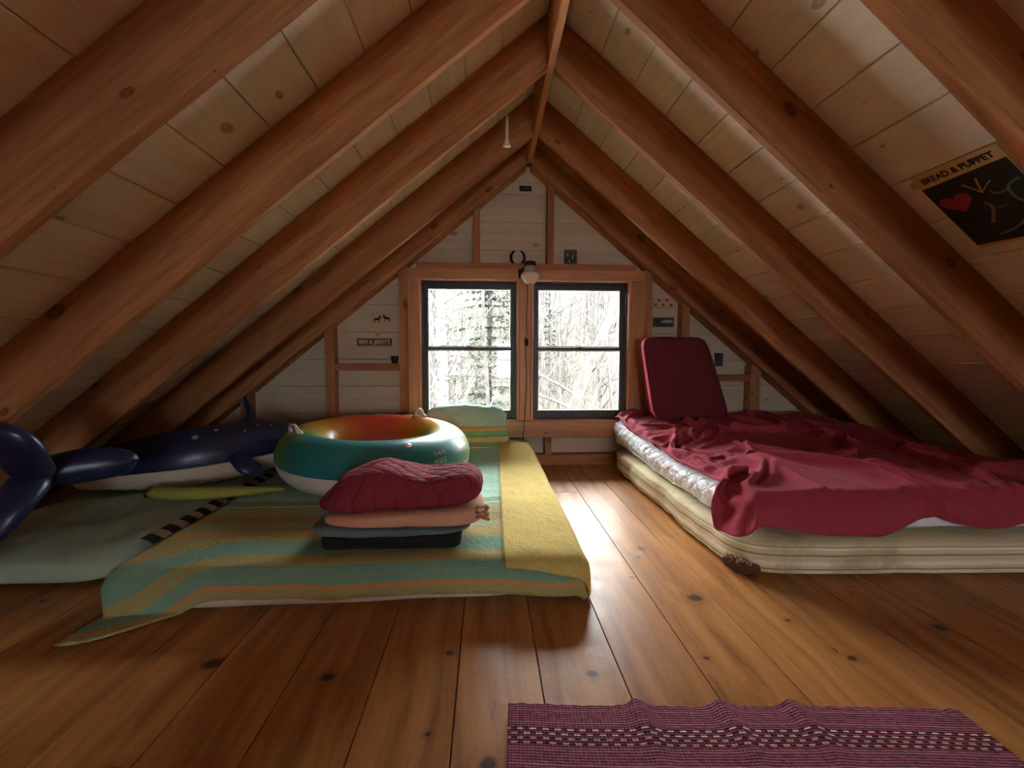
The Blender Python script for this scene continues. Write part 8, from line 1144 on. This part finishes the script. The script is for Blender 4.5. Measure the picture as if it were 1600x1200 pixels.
for k in range(3):
    tube(bm, [(-.045, 1.84+.012*k, .30+.018*k), (-.012+.006*k, 1.832+.01*k, .30+.02*k), (.004, 1.85+.02*k, .285+.02*k), (-.005, 1.90, .30)], [.012, .014, .012, .008], 8, .7)
obj('crumpled_hem', bm, o.data.materials[0], o, True)
def qf(p, u):
    t = (u.x+1)/2; top = smooth01(u.z+.4)
    dz = -.018*(1-t)*(1-top)+.018*t*(1-top)+top*(.028*math.exp(-((t-.28)/.16)**2)-.012*math.exp(-((t-.62)/.14)**2)+.008*math.exp(-((t-.9)/.1)**2))
    return V((p.x+.050*(1-t)*top*1.2-.02*(1-t)*(1-top)+.008*nz(p.y*8, p.z*14, 2), p.y+.030*top*(u.y < 0)+.010*nz(p.x*6, p.z*18, 4), p.z+dz+.006*fbm(p.x*8, p.y*8, 5)))
qo = puff('folded_quilt', (-.372, 1.985, .402), (.350, .175, .076), 4.5, mat=MT['quilt'], ks=(90, 44, 30), fn=qf)
tag(qo, 'folded maroon quilt with diamond stitching on top of the stack', 'quilt')

# ---- pad, whale and foam roll at left
MT['palegreen'] = fabric('pale_green_sheet', srgb(160, 176, 156), bs=40, bstr=.4)
pf = lambda p, u: V((p.x+.02*nz(p.y*2, 3), p.y+(.05*nz(p.x*2.2, 5)+.12*smooth01((-1.75-p.x)/.8)*0)*(u.y < 0), p.z+((  .034*ridge(p.x*2.4+p.y*1.4, p.y*2.0-p.x*1.1, 3)+.012*fbm(p.x*4, p.y*4)) if u.z > .3 else 0)))
pd = puff('floor_pad', (-2.035, 2.84, .072), (.50, .985, .068), 5, mat=MT['palegreen'], ks=(60, 90, 10), fn=pf)
tag(pd, 'thin pad in a pale green sheet on the floor under the whale', 'mattress')
def check_mat():
    t = NT('checked_edging'); tc = t.n('TexCoord'); ch = t.n('TexChecker'); ch.inputs['Scale'].default_value = 1.0
    v = t.n('VectorMath', operation='MULTIPLY'); t.l(tc.outputs['Object'], v.inputs[0]); v.inputs[1].default_value = (.01, 17, .01); t.l(v.outputs[0], ch.inputs['Vector'])
    ch.inputs['Color1'].default_value = (*srgb(30, 22, 26), 1); ch.inputs['Color2'].default_value = (*srgb(176, 150, 140), 1)
    t.col(ch.outputs[0]); return t.set(Roughness=.9)
grid('edge_band', 6, 60, lambda u, v: (-1.585+.060*u+.02*nz((2.0+1.6*v)*2, 3), 2.0+1.6*v, .164-.012*u*u*2), check_mat(), pd)['label'] = 'dark and light checked edging'
# foam roll
def noodle_mat():
    return plain('green_foam', srgb(152, 154, 68), .7, bumpscale=60, bstr=.2)
bm = bmesh.new(); ps = spline([(-1.91, 2.50, .225, .042), (-1.75, 2.49, .220, .045), (-1.58, 2.51, .214, .042), (-1.42, 2.55, .208, .034), (-1.30, 2.60, .200, .020), (-1.22, 2.62, .195, .010)], 5)
tube(bm, [p[:3] for p in ps], [p[3] for p in ps], 14, .8)
o = obj('foam_roll', bm, noodle_mat(), None, True); tag(o, 'yellow green foam roll lying across the whale and the striped bed', 'pool noodle')
# whale
def whale_mat():
    t = NT('navy_vinyl'); tc = t.n('TexCoord')
    c = srgb(32, 39, 72)
    t.b.inputs['Base Color'].default_value = (*c, 1)
    acc = None
    for (x, y, z, r) in SPOTS:
        d = t.n('VectorMath', operation='DISTANCE'); t.l(tc.outputs['Object'], d.inputs[0]); d.inputs[1].default_value = (x, y, z)
        m = t.math('LESS_THAN', d.outputs['Value'], r); acc = m if acc is None else t.math('MAXIMUM', acc, m)
    t.col(t.mix(acc, c, srgb(206, 196, 170)))
    t.b.inputs['Coat Weight'].default_value = .1; t.b.inputs['Coat Roughness'].default_value = .2
    return t.set(Roughness=.38, Specular_IOR_Level=.5)
WC = [(-2.46, 2.64, .27, .03), (-2.42, 2.66, .28, .085), (-2.30, 2.72, .31, .13), (-2.10, 2.76, .335, .165), (-1.90, 2.80, .355, .18), (-1.72, 2.92, .37, .185), (-1.60, 3.08, .375, .18), (-1.53, 3.22, .375, .155), (-1.50, 3.31, .37, .10), (-1.49, 3.35, .37, .03)]
ws = spline(WC, 7)
wh = empty('inflatable_whale', (-1.95, 2.85, .16), 'navy blue inflatable whale with white belly, slumped under the left rafters', 'pool toy')
SPOTS = []
def ringpos(i, ang, n=32):
    P = [V(p[:3]) for p in ws]; d = (P[min(i+1, len(P)-1)]-P[max(i-1, 0)]).normalized(); u = d.cross(V((0, 0, 1))).normalized(); v = u.cross(d).normalized()
    r = ws[i][3]; return P[i]+u*r*cos(ang)+v*r*sin(ang)
for i, a, r in ((30, 50, .018), (33, 62, .012), (37, 48, .009), (40, 60, .009), (43, 54, .008)): 
    q = ringpos(i, R(a)); SPOTS.append((*(q-wh.location), r))
WM = whale_mat(); WW = plain('cream_vinyl', srgb(216, 196, 178), .4)
def belly_split():
    n = 32
    for nm, rng, mat in (('body', (-1, 17), WM), ('belly', (17, 31), WW)):
        me = bpy.data.meshes.new(nm); vs = []; fs = []; ks = list(range(rng[0], rng[1]+1)); k = len(ks)
        for i in range(len(ws)):
            for j in ks:
                ang = 2*pi*(j-.0)/n; q = ringpos(i, ang)
                if nm == 'belly': q += V((0, 0, -.004*abs(sin(i*1.9))))
                vs.append(tuple(q-wh.location))
        for i in range(len(ws)-1):
            for j in range(k-1): fs.append((i*k+j, (i+1)*k+j, (i+1)*k+j+1, i*k+j+1))
        me.from_pydata(vs, [], fs); o = link(nm, me, mat, None, True); o.parent = wh
belly_split()
def sweep(name, P, mat, parent, n=20, sub=6, up=None):
    bm = bmesh.new(); q = spline(P, sub); tube(bm, [p[:3] for p in q], [p[3] for p in q], n, [p[4] for p in q], up=up)
    return obj(name, bm, mat, parent, True)
tl = sweep('tail', [(-1.735, 2.20, .470, .01, 1), (-1.755, 2.195, .476, .045, 1), (-1.82, 2.17, .480, .072, 1), (-1.92, 2.12, .478, .082, 1), (-2.02, 2.05, .470, .075, .9), (-2.08, 2.01, .468, .06, .8), (-2.10, 2.0, .466, .01, .8)], WM, wh)
sweep('fluke', [(-1.97, 2.03, .45, .02, .7), (-1.98, 1.96, .50, .080, .7), (-1.92, 1.87, .58, .090, .5), (-1.90, 1.82, .65, .085, .5), (-1.96, 1.80, .685, .065, .5), (-2.05, 1.79, .69, .03, .5), (-2.10, 1.79, .69, .005, .5)], WM, tl)
sweep('fluke', [(-1.97, 2.03, .49, .02, .7), (-1.98, 1.95, .45, .080, .7), (-1.97, 1.86, .385, .09, .55), (-2.00, 1.82, .32, .09, .5), (-2.06, 1.80, .25, .07, .5), (-2.13, 1.79, .19, .04, .5), (-2.16, 1.79, .16, .006, .5)], WM, tl)
puff_ = puff('fluke_web', (-1.97, 1.82, .470), (.15, .050, .180), 2.2, 20, WM, None); puff_.parent = tl; puff_.matrix_parent_inverse = Matrix.Translation(-wh.location); puff_.location = wh.location*0
sweep('flipper', [(-1.66, 2.86, .40, .01, .5), (-1.64, 2.83, .39, .045, .5), (-1.58, 2.79, .35, .055, .5), (-1.52, 2.77, .30, .058, .55), (-1.475, 2.79, .27, .05, .6), (-1.45, 2.80, .262, .035, .6), (-1.44, 2.81, .26, .006, .6)], WM, wh)
sweep('flipper', [(-1.70, 3.06, .47, .01, .5), (-1.68, 3.08, .52, .05, .45), (-1.67, 3.10, .60, .052, .4), (-1.69, 3.10, .67, .038, .4), (-1.70, 3.10, .715, .012, .4)], WM, wh)

# ---- right bed
def box_mat():
    t = NT('striped_ticking'); tc = t.n('TexCoord'); s = t.n('SeparateXYZ'); t.l(tc.outputs['Object'], s.inputs[0])
    z = t.math('ADD', t.math('MULTIPLY', s.outputs[2], 5.0), t.math('MULTIPLY', t.noise(tc.outputs['Object'], 2.2, 2, .5), .02))
    be, wt, br = srgb(214, 202, 166), srgb(234, 228, 202), srgb(150, 134, 100)
    seq = [(0, wt), (.20, wt), (.205, br), (.235, br), (.24, be), (.30, be), (.31, wt), (.40, wt), (.41, be), (.52, be), (.525, br), (.56, br), (.565, be), (.66, be), (.665, wt), (.72, wt), (.725, br), (.74, br), (.745, be), (1, be)]
    c = t.ramp(z, seq)
    n = t.noise(tc.outputs['Object'], 3.0, 5, .65); c = t.mix(t.ramp(n, [(.52, 0.0), (.68, .55)]), c, srgb(150, 126, 92))
    t.col(c); t.bump(t.noise(tc.outputs['Object'], 18, 4, .6), .35, .006); return t.set(Roughness=.9, Specular_IOR_Level=.15)
def rb(p, u):
    q = p.copy()
    if u.y < 0: q.y += -.055*(p.x-1.14)/1.3*abs(u.y)**2
    q.x += .014*nz(p.y*3.2, 7)*(u.x < 0)+.010*nz(p.y*9, p.z*9)*(u.x < 0)
    q.y += .008*nz(p.x*6, p.z*8)*(u.y < 0)
    if u.z < -.5 and u.x < -.8: q.z += .022*max(0, nz(p.y*5, 2))
    q.z = max(q.z, .002)
    return q
bx = puff('box_spring', (2.13, 2.80, .092), (1.0, .995, .090), 12, mat=box_mat(), ks=(100, 100, 12), fn=rb)
tag(bx, 'beige striped box spring on the floor, torn at its near corner', 'box spring')
MT['torn'] = plain('torn_backing', srgb(88, 52, 34), .95, bumpscale=40, bstr=.6)
bm = bmesh.new(); bmesh.ops.create_icosphere(bm, subdivisions=3, radius=1)
for v in bm.verts: v.co = V((1.186+v.co.x*.064*(1+.3*nz(v.co.y*3, v.co.z*3)), 1.870-v.co.x*.045+v.co.y*.050, .036+v.co.z*.034*(1+.4*nz(v.co.x*4, 5))))
obj('torn_corner', bm, MT['torn'], bx, True)['label'] = 'dark torn hole at the corner'
bm = bmesh.new(); rnd = random.Random(8)
for k in range(14):
    t = k/13; p = V((1.128+.075*t+rnd.uniform(-.004, .004), 1.905-.085*t, .074+.006*sin(k*1.7))); pts = [p]
    for i in range(3): p = p+V((rnd.uniform(-.014, .004), rnd.uniform(-.014, .002), rnd.uniform(-.012, .008))); pts.append(p)
    tube(bm, pts, [.0045, .004, .0028, .0012], 5)
obj('frayed_batting', bm, plain('batting', srgb(176, 160, 136), .95), bx, True)
MT['padquilt'] = quilt_mat('white_quilting', srgb(240, 243, 250), 9, (1, 2), .8)
def far_lift(x, y): return .075*smooth01((y-2.85)/.7)
def wm(p, u):
    q = p.copy(); q.z += far_lift(p.x, p.y)*(u.z+1)/2
    if u.x < 0: q.x += -.018*(1-u.z*u.z)+.012*nz(p.y*5, p.z*10)+.03*smooth01((2.3-p.y)/.5)
    if u.y < 0: q.y += .02*nz(p.x*3, 1)-.03*(p.x-1.2)/1.5
    q.z += .004*nz(p.x*5, p.y*5)
    return q
mt = puff('thin_mattress', (2.14, 2.825, .274), (.945, .990, .088), 7, mat=MT['whitepad'], ks=(80, 80, 12), fn=wm)
tag(mt, 'thin white mattress under the maroon comforter on the right bed', 'mattress')
def mp(u, v):   # quilted pad hanging over the left side
    b = 1.93+1.87*u
    z = .352-.150*v*(1-.15*smooth01((2.2-b)/.3)); bul = .030*sin(pi*min(1, v*1.1))
    x = 1.182-bul+.010*fbm(b*9, z*22)+.03*smooth01((2.3-b)/.5)+.006*ridge(b*14, z*18, 3)+.035*(v < .1)
    return x, b, z+.012*nz(b*4, 3)+far_lift(x, b)*(1-.7*v)
grid('mattress_pad', 140, 24, mp, MT['padquilt'], mt, solid=.004)['label'] = 'quilted white pad at the side'
def unpack_cloth(n=97):
    """cloth points in millimetres, stored as differences along both directions of the grid"""
    ch = [CLOTH[k*n*n:(k+1)*n*n] for k in range(3)]
    for d in ch:
        for j in range(n):
            for i in range(1, n): d[j*n+i] += d[j*n+i-1]
            if j:
                for i in range(n): d[j*n+i] += d[(j-1)*n+i]
    return n, [(1.0+ch[0][k]*.001, 1.6+ch[1][k]*.001, ch[2][k]*.001) for k in range(n*n)]
n_, CP = unpack_cloth()
def comf(u, v):
    x, y, z = CP[round(v*(n_-1))*n_+round(u*(n_-1))]
    if x > 3.0: x = 3.0+(x-3.0)*.6      # tucked in under the rafters
    z += far_lift(x, y)*smooth01((z-.22)/.12)
    return x, y, min(z, ZI-M*(x-X0)-.015) if z > .25 else z
cf = grid('comforter', n_-1, n_-1, comf, MT['maroon'])
m_ = cf.modifiers.new('smooth', 'SUBSURF'); m_.levels = 1; m_.render_levels = 1
m_ = cf.modifiers.new('thick', 'SOLIDIFY'); m_.thickness = .006; m_.offset = -1
tag(cf, 'crumpled maroon comforter thrown over the right bed', 'comforter')
# red cushion
def cush(p, u):
    t = (p.z+1)/2; s = (p.x+1)/2
    xl = 1.410+(1.318-1.410)*t; xr = 2.060+(1.868-2.060)*t
    z = .472+(1.168-.472)*t
    return V((xl+(xr-xl)*s, 3.52+.085*t+p.y*.048, z+.004*nz(p.x*2, p.y*2)))
MT['cush'] = fabric('cushion_twill', srgb(104, 42, 50), bs=400, bstr=.2)
MT['cushlit'] = fabric('cushion_side_lit', srgb(206, 84, 100), bs=200, bstr=.3)  # window light on the side faces, put in as a lighter pink
cu = puff('seat_cushion', (0, 0, 0), (1, 1, 1), 9, mat=MT['cush'], ks=(26, 8, 26), fn=lambda p, u: cush(V((p.x, p.y*(1+.10*(1-p.x*p.x)*(1-p.z*p.z)), p.z)), u))
cu.data.materials.append(MT['cushlit'])
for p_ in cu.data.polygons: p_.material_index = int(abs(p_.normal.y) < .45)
tag(cu, 'dark red boxed cushion standing on the comforter by the window', 'cushion')
def loop(yy):
    pts = []
    for k in range(48):
        a = 2*pi*k/48; c_, s_ = cos(a), sin(a); q = (abs(c_)**9+abs(s_)**9)**(-1/9)
        pts.append(cush(V((c_*q*1.0, yy, s_*q*1.0)), None))
    return pts
for yy in (-.93, .93):
    bm = bmesh.new(); tube(bm, loop(yy), .0055, 6, closed=True); obj('piping', bm, MT['cush'], cu, True)

# ---- rug
ang = R(-4.2); ru = V((cos(ang), sin(ang), 0)); rv = V((sin(ang), -cos(ang), 0)); r0 = V((.062, 1.153, 0))
def rug_mat():
    t = NT('woven_cotton_rug'); uv = t.n('UVMap', uv_map='UVMap'); s = t.n('SeparateXYZ'); t.l(uv.outputs[0], s.inputs[0])
    u, v = s.outputs[0], s.outputs[1]
    n = t.noise(uv.outputs[0], 70, 3, .6)
    c = t.ramp(n, [(.3, srgb(104, 54, 72)), (.6, srgb(140, 82, 98))])
    # thin paler weft lines
    ln = t.math('PINGPONG', t.math('MULTIPLY', v, 1/.040), .5)
    nn = t.noise(uv.outputs[0], 40, 2, .6)
    c = t.mix(t.math('MULTIPLY', t.math('GREATER_THAN', t.math('ADD', ln, t.math('MULTIPLY', t.math('SUBTRACT', nn, .5), .12)), .43), .38), c, srgb(156, 118, 136))
    vm = t.math('MODULO', t.math('ADD', v, 0.0), .26)
    for k, v0 in enumerate((.081, .095, .109, .123)):
        band = t.math('LESS_THAN', t.math('ABSOLUTE', t.math('SUBTRACT', vm, v0)), .0026)
        du = t.math('PINGPONG', t.math('ADD', t.math('MULTIPLY', u, 1/.033), .5*(k % 2)), .5)
        dash = t.math('LESS_THAN', t.math('ADD', du, t.math('MULTIPLY', t.math('SUBTRACT', nn, .5), .2)), .25)
        dark = t.math('LESS_THAN', t.math('ABSOLUTE', t.math('SUBTRACT', vm, v0)), .0055)
        c = t.mix(t.math('MULTIPLY', dark, .75), c, srgb(66, 20, 36))
        c = t.mix(t.math('MULTIPLY', band, dash), c, srgb(214, 182, 168))
    t.col(c)
    rib = t.math('SINE', t.math('MULTIPLY', v, 2*pi/.0075)); wu = t.math('SINE', t.math('MULTIPLY', u, 2*pi/.010))
    t.bump(t.math('ADD', t.math('MULTIPLY', rib, .5), t.math('MULTIPLY', wu, .25)), .7, .004); return t.set(Roughness=.95, Specular_IOR_Level=.1)
def rugf(u, v):
    U = 1.262*u; W = .80*v
    lump = sum(.015*math.exp(-((U-c-.10*W)/.028)**2)*math.exp(-(W/.14)**2) for c in (.36, .60, .80))
    q = r0+ru*U+rv*(W-.006*nz(U*40, 2)*(v < .01)-.5*lump*(1-v)**8+.004*sin(U*5)); return q.x, q.y, .009+lump+.002*nz(U*8, W*8)
rg = grid('rug', 220, 110, rugf, rug_mat(), uvfn=lambda u, v: (1.262*u, .80*v), solid=.008)
tag(rg, 'purple woven cotton rug with white stitched rows on the floor', 'rug')

# ---------------------------------------------------------------- small things on the gable wall
def card(name, x0, x1, z0, z1, mat, label, cat, y=YW-.003, th=.003, tilt=0):
    bm = bmesh.new(); box(bm, x0, x1, y-th, y, z0, z1, .0004)
    if tilt: bmesh.ops.rotate(bm, cent=((x0+x1)/2, y, (z0+z1)/2), matrix=Matrix.Rotation(R(tilt), 3, 'Y'), verts=bm.verts)
    return tag(obj(name, bm, mat), label, cat)
def text(name, body, size, mat, parent, mw, align='CENTER', extrude=.0006, xs=1.0):
    cu_ = bpy.data.curves.new(name, 'FONT'); cu_.body = body; cu_.size = size; cu_.align_x = align; cu_.align_y = 'CENTER'; cu_.extrude = extrude; cu_.offset = .0008 if size > .03 else .0005; cu_.resolution_u = 3
    t_ = bpy.data.objects.new(name, cu_); COL.objects.link(t_); bpy.context.view_layer.update()
    me = bpy.data.meshes.new_from_object(t_.evaluated_get(bpy.context.evaluated_depsgraph_get())); bpy.data.objects.remove(t_)
    me.name = name; me.transform(mw @ Matrix.Diagonal((xs, 1, 1, 1))); me.materials.clear()
    return link(name, me, mat, parent)
wallM = lambda x, y, z: Matrix(((1, 0, 0, x), (0, 0, -1, y), (0, 1, 0, z), (0, 0, 0, 1)))
def flat(name, outlines, mat, parent, y):
    bm = bmesh.new()
    for pts in outlines:
        a = [bm.verts.new((x, y, z)) for x, z in pts]; b = [bm.verts.new((x, y+.0012, z)) for x, z in pts]
        bm.faces.new(a); bm.faces.new(b[::-1])
        for i in range(len(a)): bm.faces.new((a[i], b[i], b[(i+1) % len(a)], a[(i+1) % len(a)]))
    return obj(name, bm, mat, parent)
MT['signred'] = plain('sign_maroon', srgb(92, 30, 28), .6); MT['cream'] = plain('cream_paint', srgb(220, 196, 176), .6)
MT['paper'] = plain('aged_paper', srgb(196, 176, 150), .8); MT['photo'] = plain('dark_photo', srgb(66, 58, 56), .5, bumpscale=20, vary=.9)
sg = card('sign', -1.172, -.858, 1.090, 1.163, MT['signred'], 'small maroon sign with pale lettering on the boards left of the window', 'sign')
text('lettering', "BEN & JERRY'S", .050, MT['cream'], sg, wallM(-1.015, YW-.0066, 1.130), xs=.90, extrude=.0004)
flat('stripe', [[(-1.165, 1.098), (-.865, 1.098), (-.865, 1.1015), (-1.165, 1.1015)]], MT['cream'], sg, YW-.0072)
def moose(x, z, s, f=1):
    P = [(-.5, 0), (-.46, .28), (-.52, .42), (-.40, .58), (-.05, .66), (.16, .72), (.26, .90), (.12, 1.0), (.30, .98), (.42, 1.06), (.46, .92), (.40, .80), (.60, .62), (.54, .54), (.34, .58), (.26, .40), (.24, 0), (.16, 0), (.14, .32), (-.30, .34), (-.36, .2), (-.40, 0)]
    return [(x+f*a*s, z+b*s) for a, b in P]
pc = card('picture', -1.045, -.845, 1.285, 1.405, MT['paper'], 'faded picture of two dark moose above the maroon sign', 'picture', tilt=1)
flat('moose_print', [moose(-.985, 1.305, .066)], MT['iron'], pc, YW-.0076)
flat('moose_print', [moose(-.905, 1.315, .064, -1)], MT['iron'], pc, YW-.0076)
cd = card('picture', .713, .832, 1.856, 1.986, MT['photo'], 'small dark photo above the right window, right of the horseshoe', 'picture')
flat('pale_figures', [[(.738, 1.925), (.748, 1.92), (.752, 1.950), (.744, 1.958)], [(.785, 1.90), (.797, 1.90), (.800, 1.935), (.790, 1.945)], [(.757, 1.875), (.766, 1.875), (.770, 1.895), (.759, 1.90)]], MT['paper'], cd, YW-.0068)
pl = card('plaque', .299, .408, 2.500, 2.546, MT['black'], 'tiny black plaque under the roof peak', 'plaque')
flat('script', [[(.31, 2.516), (.395, 2.516), (.395, 2.520), (.31, 2.520)], [(.315, 2.528), (.39, 2.528), (.39, 2.532), (.315, 2.532)]], plain('faint_print', srgb(104, 92, 80), .6), pl, YW-.0066)
ht = card('picture', 1.560, 1.790, 1.470, 1.556, MT['paper'], 'strip of paper with small red hearts, right of the window', 'picture')
def heart(x, z, s): return [(x+s*.062*16*sin(t)**3, z+s*.062*(13*cos(t)-5*cos(2*t)-2*cos(3*t)-cos(4*t))) for t in [2*pi*k/20 for k in range(20)]]
for hx, hz in ((1.585, 1.492), (1.615, 1.534), (1.655, 1.492), (1.692, 1.534), (1.735, 1.490)):
    flat('heart', [heart(hx, hz, .017)], plain('heart_red', srgb(140, 40, 40), .7), ht, YW-.0066)
lp = card('picture', 1.553, 1.775, 1.276, 1.384, MT['paper'], 'dark landscape photo under the hearts, above the red cushion', 'picture')
flat('landscape', [[(1.563, 1.286), (1.765, 1.286), (1.765, 1.374), (1.563, 1.374)]], MT['photo'], lp, YW-.0068)
flat('bright_lake', [[(1.64, 1.325), (1.72, 1.32), (1.755, 1.335), (1.75, 1.35), (1.68, 1.352), (1.65, 1.34)]], plain('pale_print', srgb(170, 160, 150), .6), lp, YW-.0076)
p3 = card('picture', 2.165, 2.268, .900, 1.054, plain('white_border', srgb(196, 190, 184), .6), 'white bordered photo partly hidden behind the red cushion', 'picture', tilt=-2)
flat('photo_print', [[(2.172, .915), (2.256, .915), (2.256, 1.042), (2.172, 1.042)]], MT['photo'], p3, YW-.0070)
# horseshoe
bm = bmesh.new(); pts = [(.285+.062*cos(R(a)), YW-.010, 1.905+.066*sin(R(a))) for a in [118+k*(304/22) for k in range(23)]]
tube(bm, pts, [.009]*3+[.012]*17+[.009]*3, 8, .6, up=(0, 1, 0))
hs = obj('horseshoe', bm, MT['iron'], None, True); tag(hs, 'old iron horseshoe on the boards above the left window', 'horseshoe')
for a in (150, 190, 230, 310, 350, 30):
    bm = bmesh.new(); q = V((.285+.062*cos(R(a)), YW-.019, 1.905+.066*sin(R(a)))); tube(bm, [q, q-V((0, .004, 0))], .0025, 6); obj('nail', bm, MT['iron'], hs)
# cup on the block
bm = bmesh.new(); lathe(bm, [(.024, 0), (.026, .004), (.034, .062), (.036, .066), (.033, .066), (.031, .060), (.022, .006)], 24, (-.825, 3.905, .938))
cp = obj('cup', bm, plain('teal_cup', srgb(36, 48, 52), .4), None, True); tag(cp, 'small dark cup standing on the block left of the window', 'cup')
# hook hanging on the rafter
bm = bmesh.new(); tube(bm, [(.119, 2.556, 2.39), (.119, 2.552, 2.36), (.119, 2.549, 2.26), (.119, 2.547, 2.235), (.118, 2.546, 2.214)], [.004, .009, .009, .014, .024], 10, .6, up=(0, 1, 0))
o = obj('hook', bm, plain('pale_bone', srgb(214, 196, 160), .5), None, True); tag(o, 'pale flared peg hanging on the left rafter near the ridge', 'hook')
# hanging lamp and its cord
LX, LY = .378, 3.74
lm = empty('hanging_lamp', (LX, LY, 1.62), 'glass bulb lamp with black cap hanging above the window mullion', 'lamp')
bm = bmesh.new(); lathe(bm, [(.040, 1.782), (.050, 1.790), (.050, 1.815), (.044, 1.822), (.020, 1.830), (.010, 1.832)], 28, (LX, LY, 0)); obj('cap', bm, MT['black'], lm, True)
t = NT('lamp_glass'); t.b.inputs['Transmission Weight'].default_value = .55; t.col(srgb(226, 216, 204)); MT['lampglass'] = t.set(Roughness=.15)
bm = bmesh.new(); lathe(bm, [(.048, 1.785), (.052, 1.77), (.050, 1.745), (.046, 1.735), (.055, 1.728)], 28, (LX, LY, 0)); obj('neck', bm, MT['lampglass'], lm, True)
bm = bmesh.new(); lathe(bm, [(.046, 1.738), (.066, 1.730), (.080, 1.712), (.084, 1.698), (.078, 1.684), (.060, 1.662), (.040, 1.640), (.034, 1.632), (.020, 1.636)], 32, (LX, LY, 0)); obj('bulb', bm, plain('white_glass', srgb(232, 214, 196), .15, spec=.8), lm, True)
bm = bmesh.new(); tube(bm, [(LX-.048, LY, 1.78), (LX-.066, LY+.02, 1.765), (LX-.070, LY+.09, 1.75)], .005, 8); box(bm, LX-.095, LX-.05, 3.826, 3.8395, 1.70, 1.775, .002); obj('bracket', bm, MT['iron'], lm)
bm = bmesh.new(); pts = spline([(LX-.030, LY+.055, 1.74), (LX-.022, 3.825, 1.66), (.366, 3.836, 1.55), (.357, 3.837, 1.33), (.364, 3.837, 1.22), (.350, 3.837, 1.10), (.362, 3.837, .80), (.350, 3.830, .55), (.343, 3.815, .43), (.338, 3.810, .35), (.330, 3.836, .25), (.322, 3.850, .12), (.320, 3.850, .02)], 6)
tube(bm, pts, .0035, 6); cdd = obj('lamp_cord', bm, MT['black'], None, True); tag(cdd, 'thin dark cord running down between the two windows', 'cord')
bm = bmesh.new(); box(bm, .348, .372, 3.822, 3.838, 1.10, 1.16, .003); obj('switch', bm, MT['black'], cdd)
# poster on the right slope
pn = V((-sin(TH), 0, -cos(TH))); px_ = V((0, -1, 0)); py_ = V((-cos(TH), 0, sin(TH)))
po = V((2.020, 1.650, ZC-M*(2.020-X0)))+pn*.004          # poster centre
PM = Matrix((px_, py_, pn)).transposed().to_4x4(); PM.translation = po
hw, hh = .158, .228
def pflat(name, outs, mat, parent, lift_):
    bm = bmesh.new()
    for pts in outs:
        a = [bm.verts.new(PM @ V((x, y, lift_))) for x, y in pts]; b = [bm.verts.new(PM @ V((x, y, lift_-.001))) for x, y in pts]
        bm.faces.new(a); bm.faces.new(b[::-1])
        for i in range(len(a)): bm.faces.new((a[i], b[i], b[(i+1) % len(a)], a[(i+1) % len(a)]))
    return obj(name, bm, mat, parent)
ps = pflat('poster', [[(-hw, -hh), (hw, -hh), (hw, hh), (-hw, hh)]], plain('poster_paper', srgb(206, 174, 128), .8), None, .0012)
tag(ps, 'black poster with a red heart and hand lettering, pinned to the right slope', 'poster')
pflat('dark_panel', [[(-hw+.004, -hh+.02), (hw-.008, -hh+.006), (hw-.006, hh-.068), (-hw+.003, hh-.078)]], plain('poster_black', srgb(40, 32, 38), .8), ps, .0024)
text('lettering', 'BREAD & PUPPET', .040, MT['iron'], ps, PM @ Matrix.Translation((.0, hh-.040, .002)) @ Matrix.Rotation(R(1), 4, 'Z'), xs=.86)
def hstroke(name, pts, r, mat):
    bm = bmesh.new(); q = spline(pts, 5); tube(bm, [PM @ V((a, b, .003)) for a, b in q], r, 6, .3, up=tuple(pn)); return obj(name, bm, mat, ps, True)
pflat('red_heart', [[(-.085+.0036*16*sin(t_)**3*1.0, .035+.0036*(13*cos(t_)-5*cos(2*t_)-2*cos(3*t_)-cos(4*t_))) for t_ in [2*pi*k/30 for k in range(30)]]], plain('heart_print', srgb(150, 44, 52), .8), ps, .0036)
yl, gn = plain('chalk_yellow', srgb(186, 150, 66), .9), plain('chalk_green', srgb(96, 128, 92), .9)
hstroke('yellow_ray', [(.030, .120), (.020, .080), (.012, .045)], .004, yl); hstroke('yellow_ray', [(-.022, .110), (-.004, .078), (.012, .045)], .003, yl); hstroke('yellow_ray', [(.062, .088), (.036, .068), (.012, .045)], .003, yl)
hstroke('green_curve', [(.140, .060), (.095, .040), (.085, -.010), (.098, -.070), (.060, -.130), (.0, -.165), (-.05, -.175)], .006, gn)
hstroke('green_curve', [(.035, .045), (.048, .022), (.09, .026)], .004, gn)
hstroke('pale_stroke', [(-.040, -.110), (-.010, -.060), (.002, -.020), (-.012, -.005)], .006, plain('chalk_tan', srgb(140, 110, 92), .9)); hstroke('pale_stroke', [(-.006, -.035), (.020, -.045), (.042, -.045)], .003, plain('chalk_grey', srgb(120, 104, 92), .9))
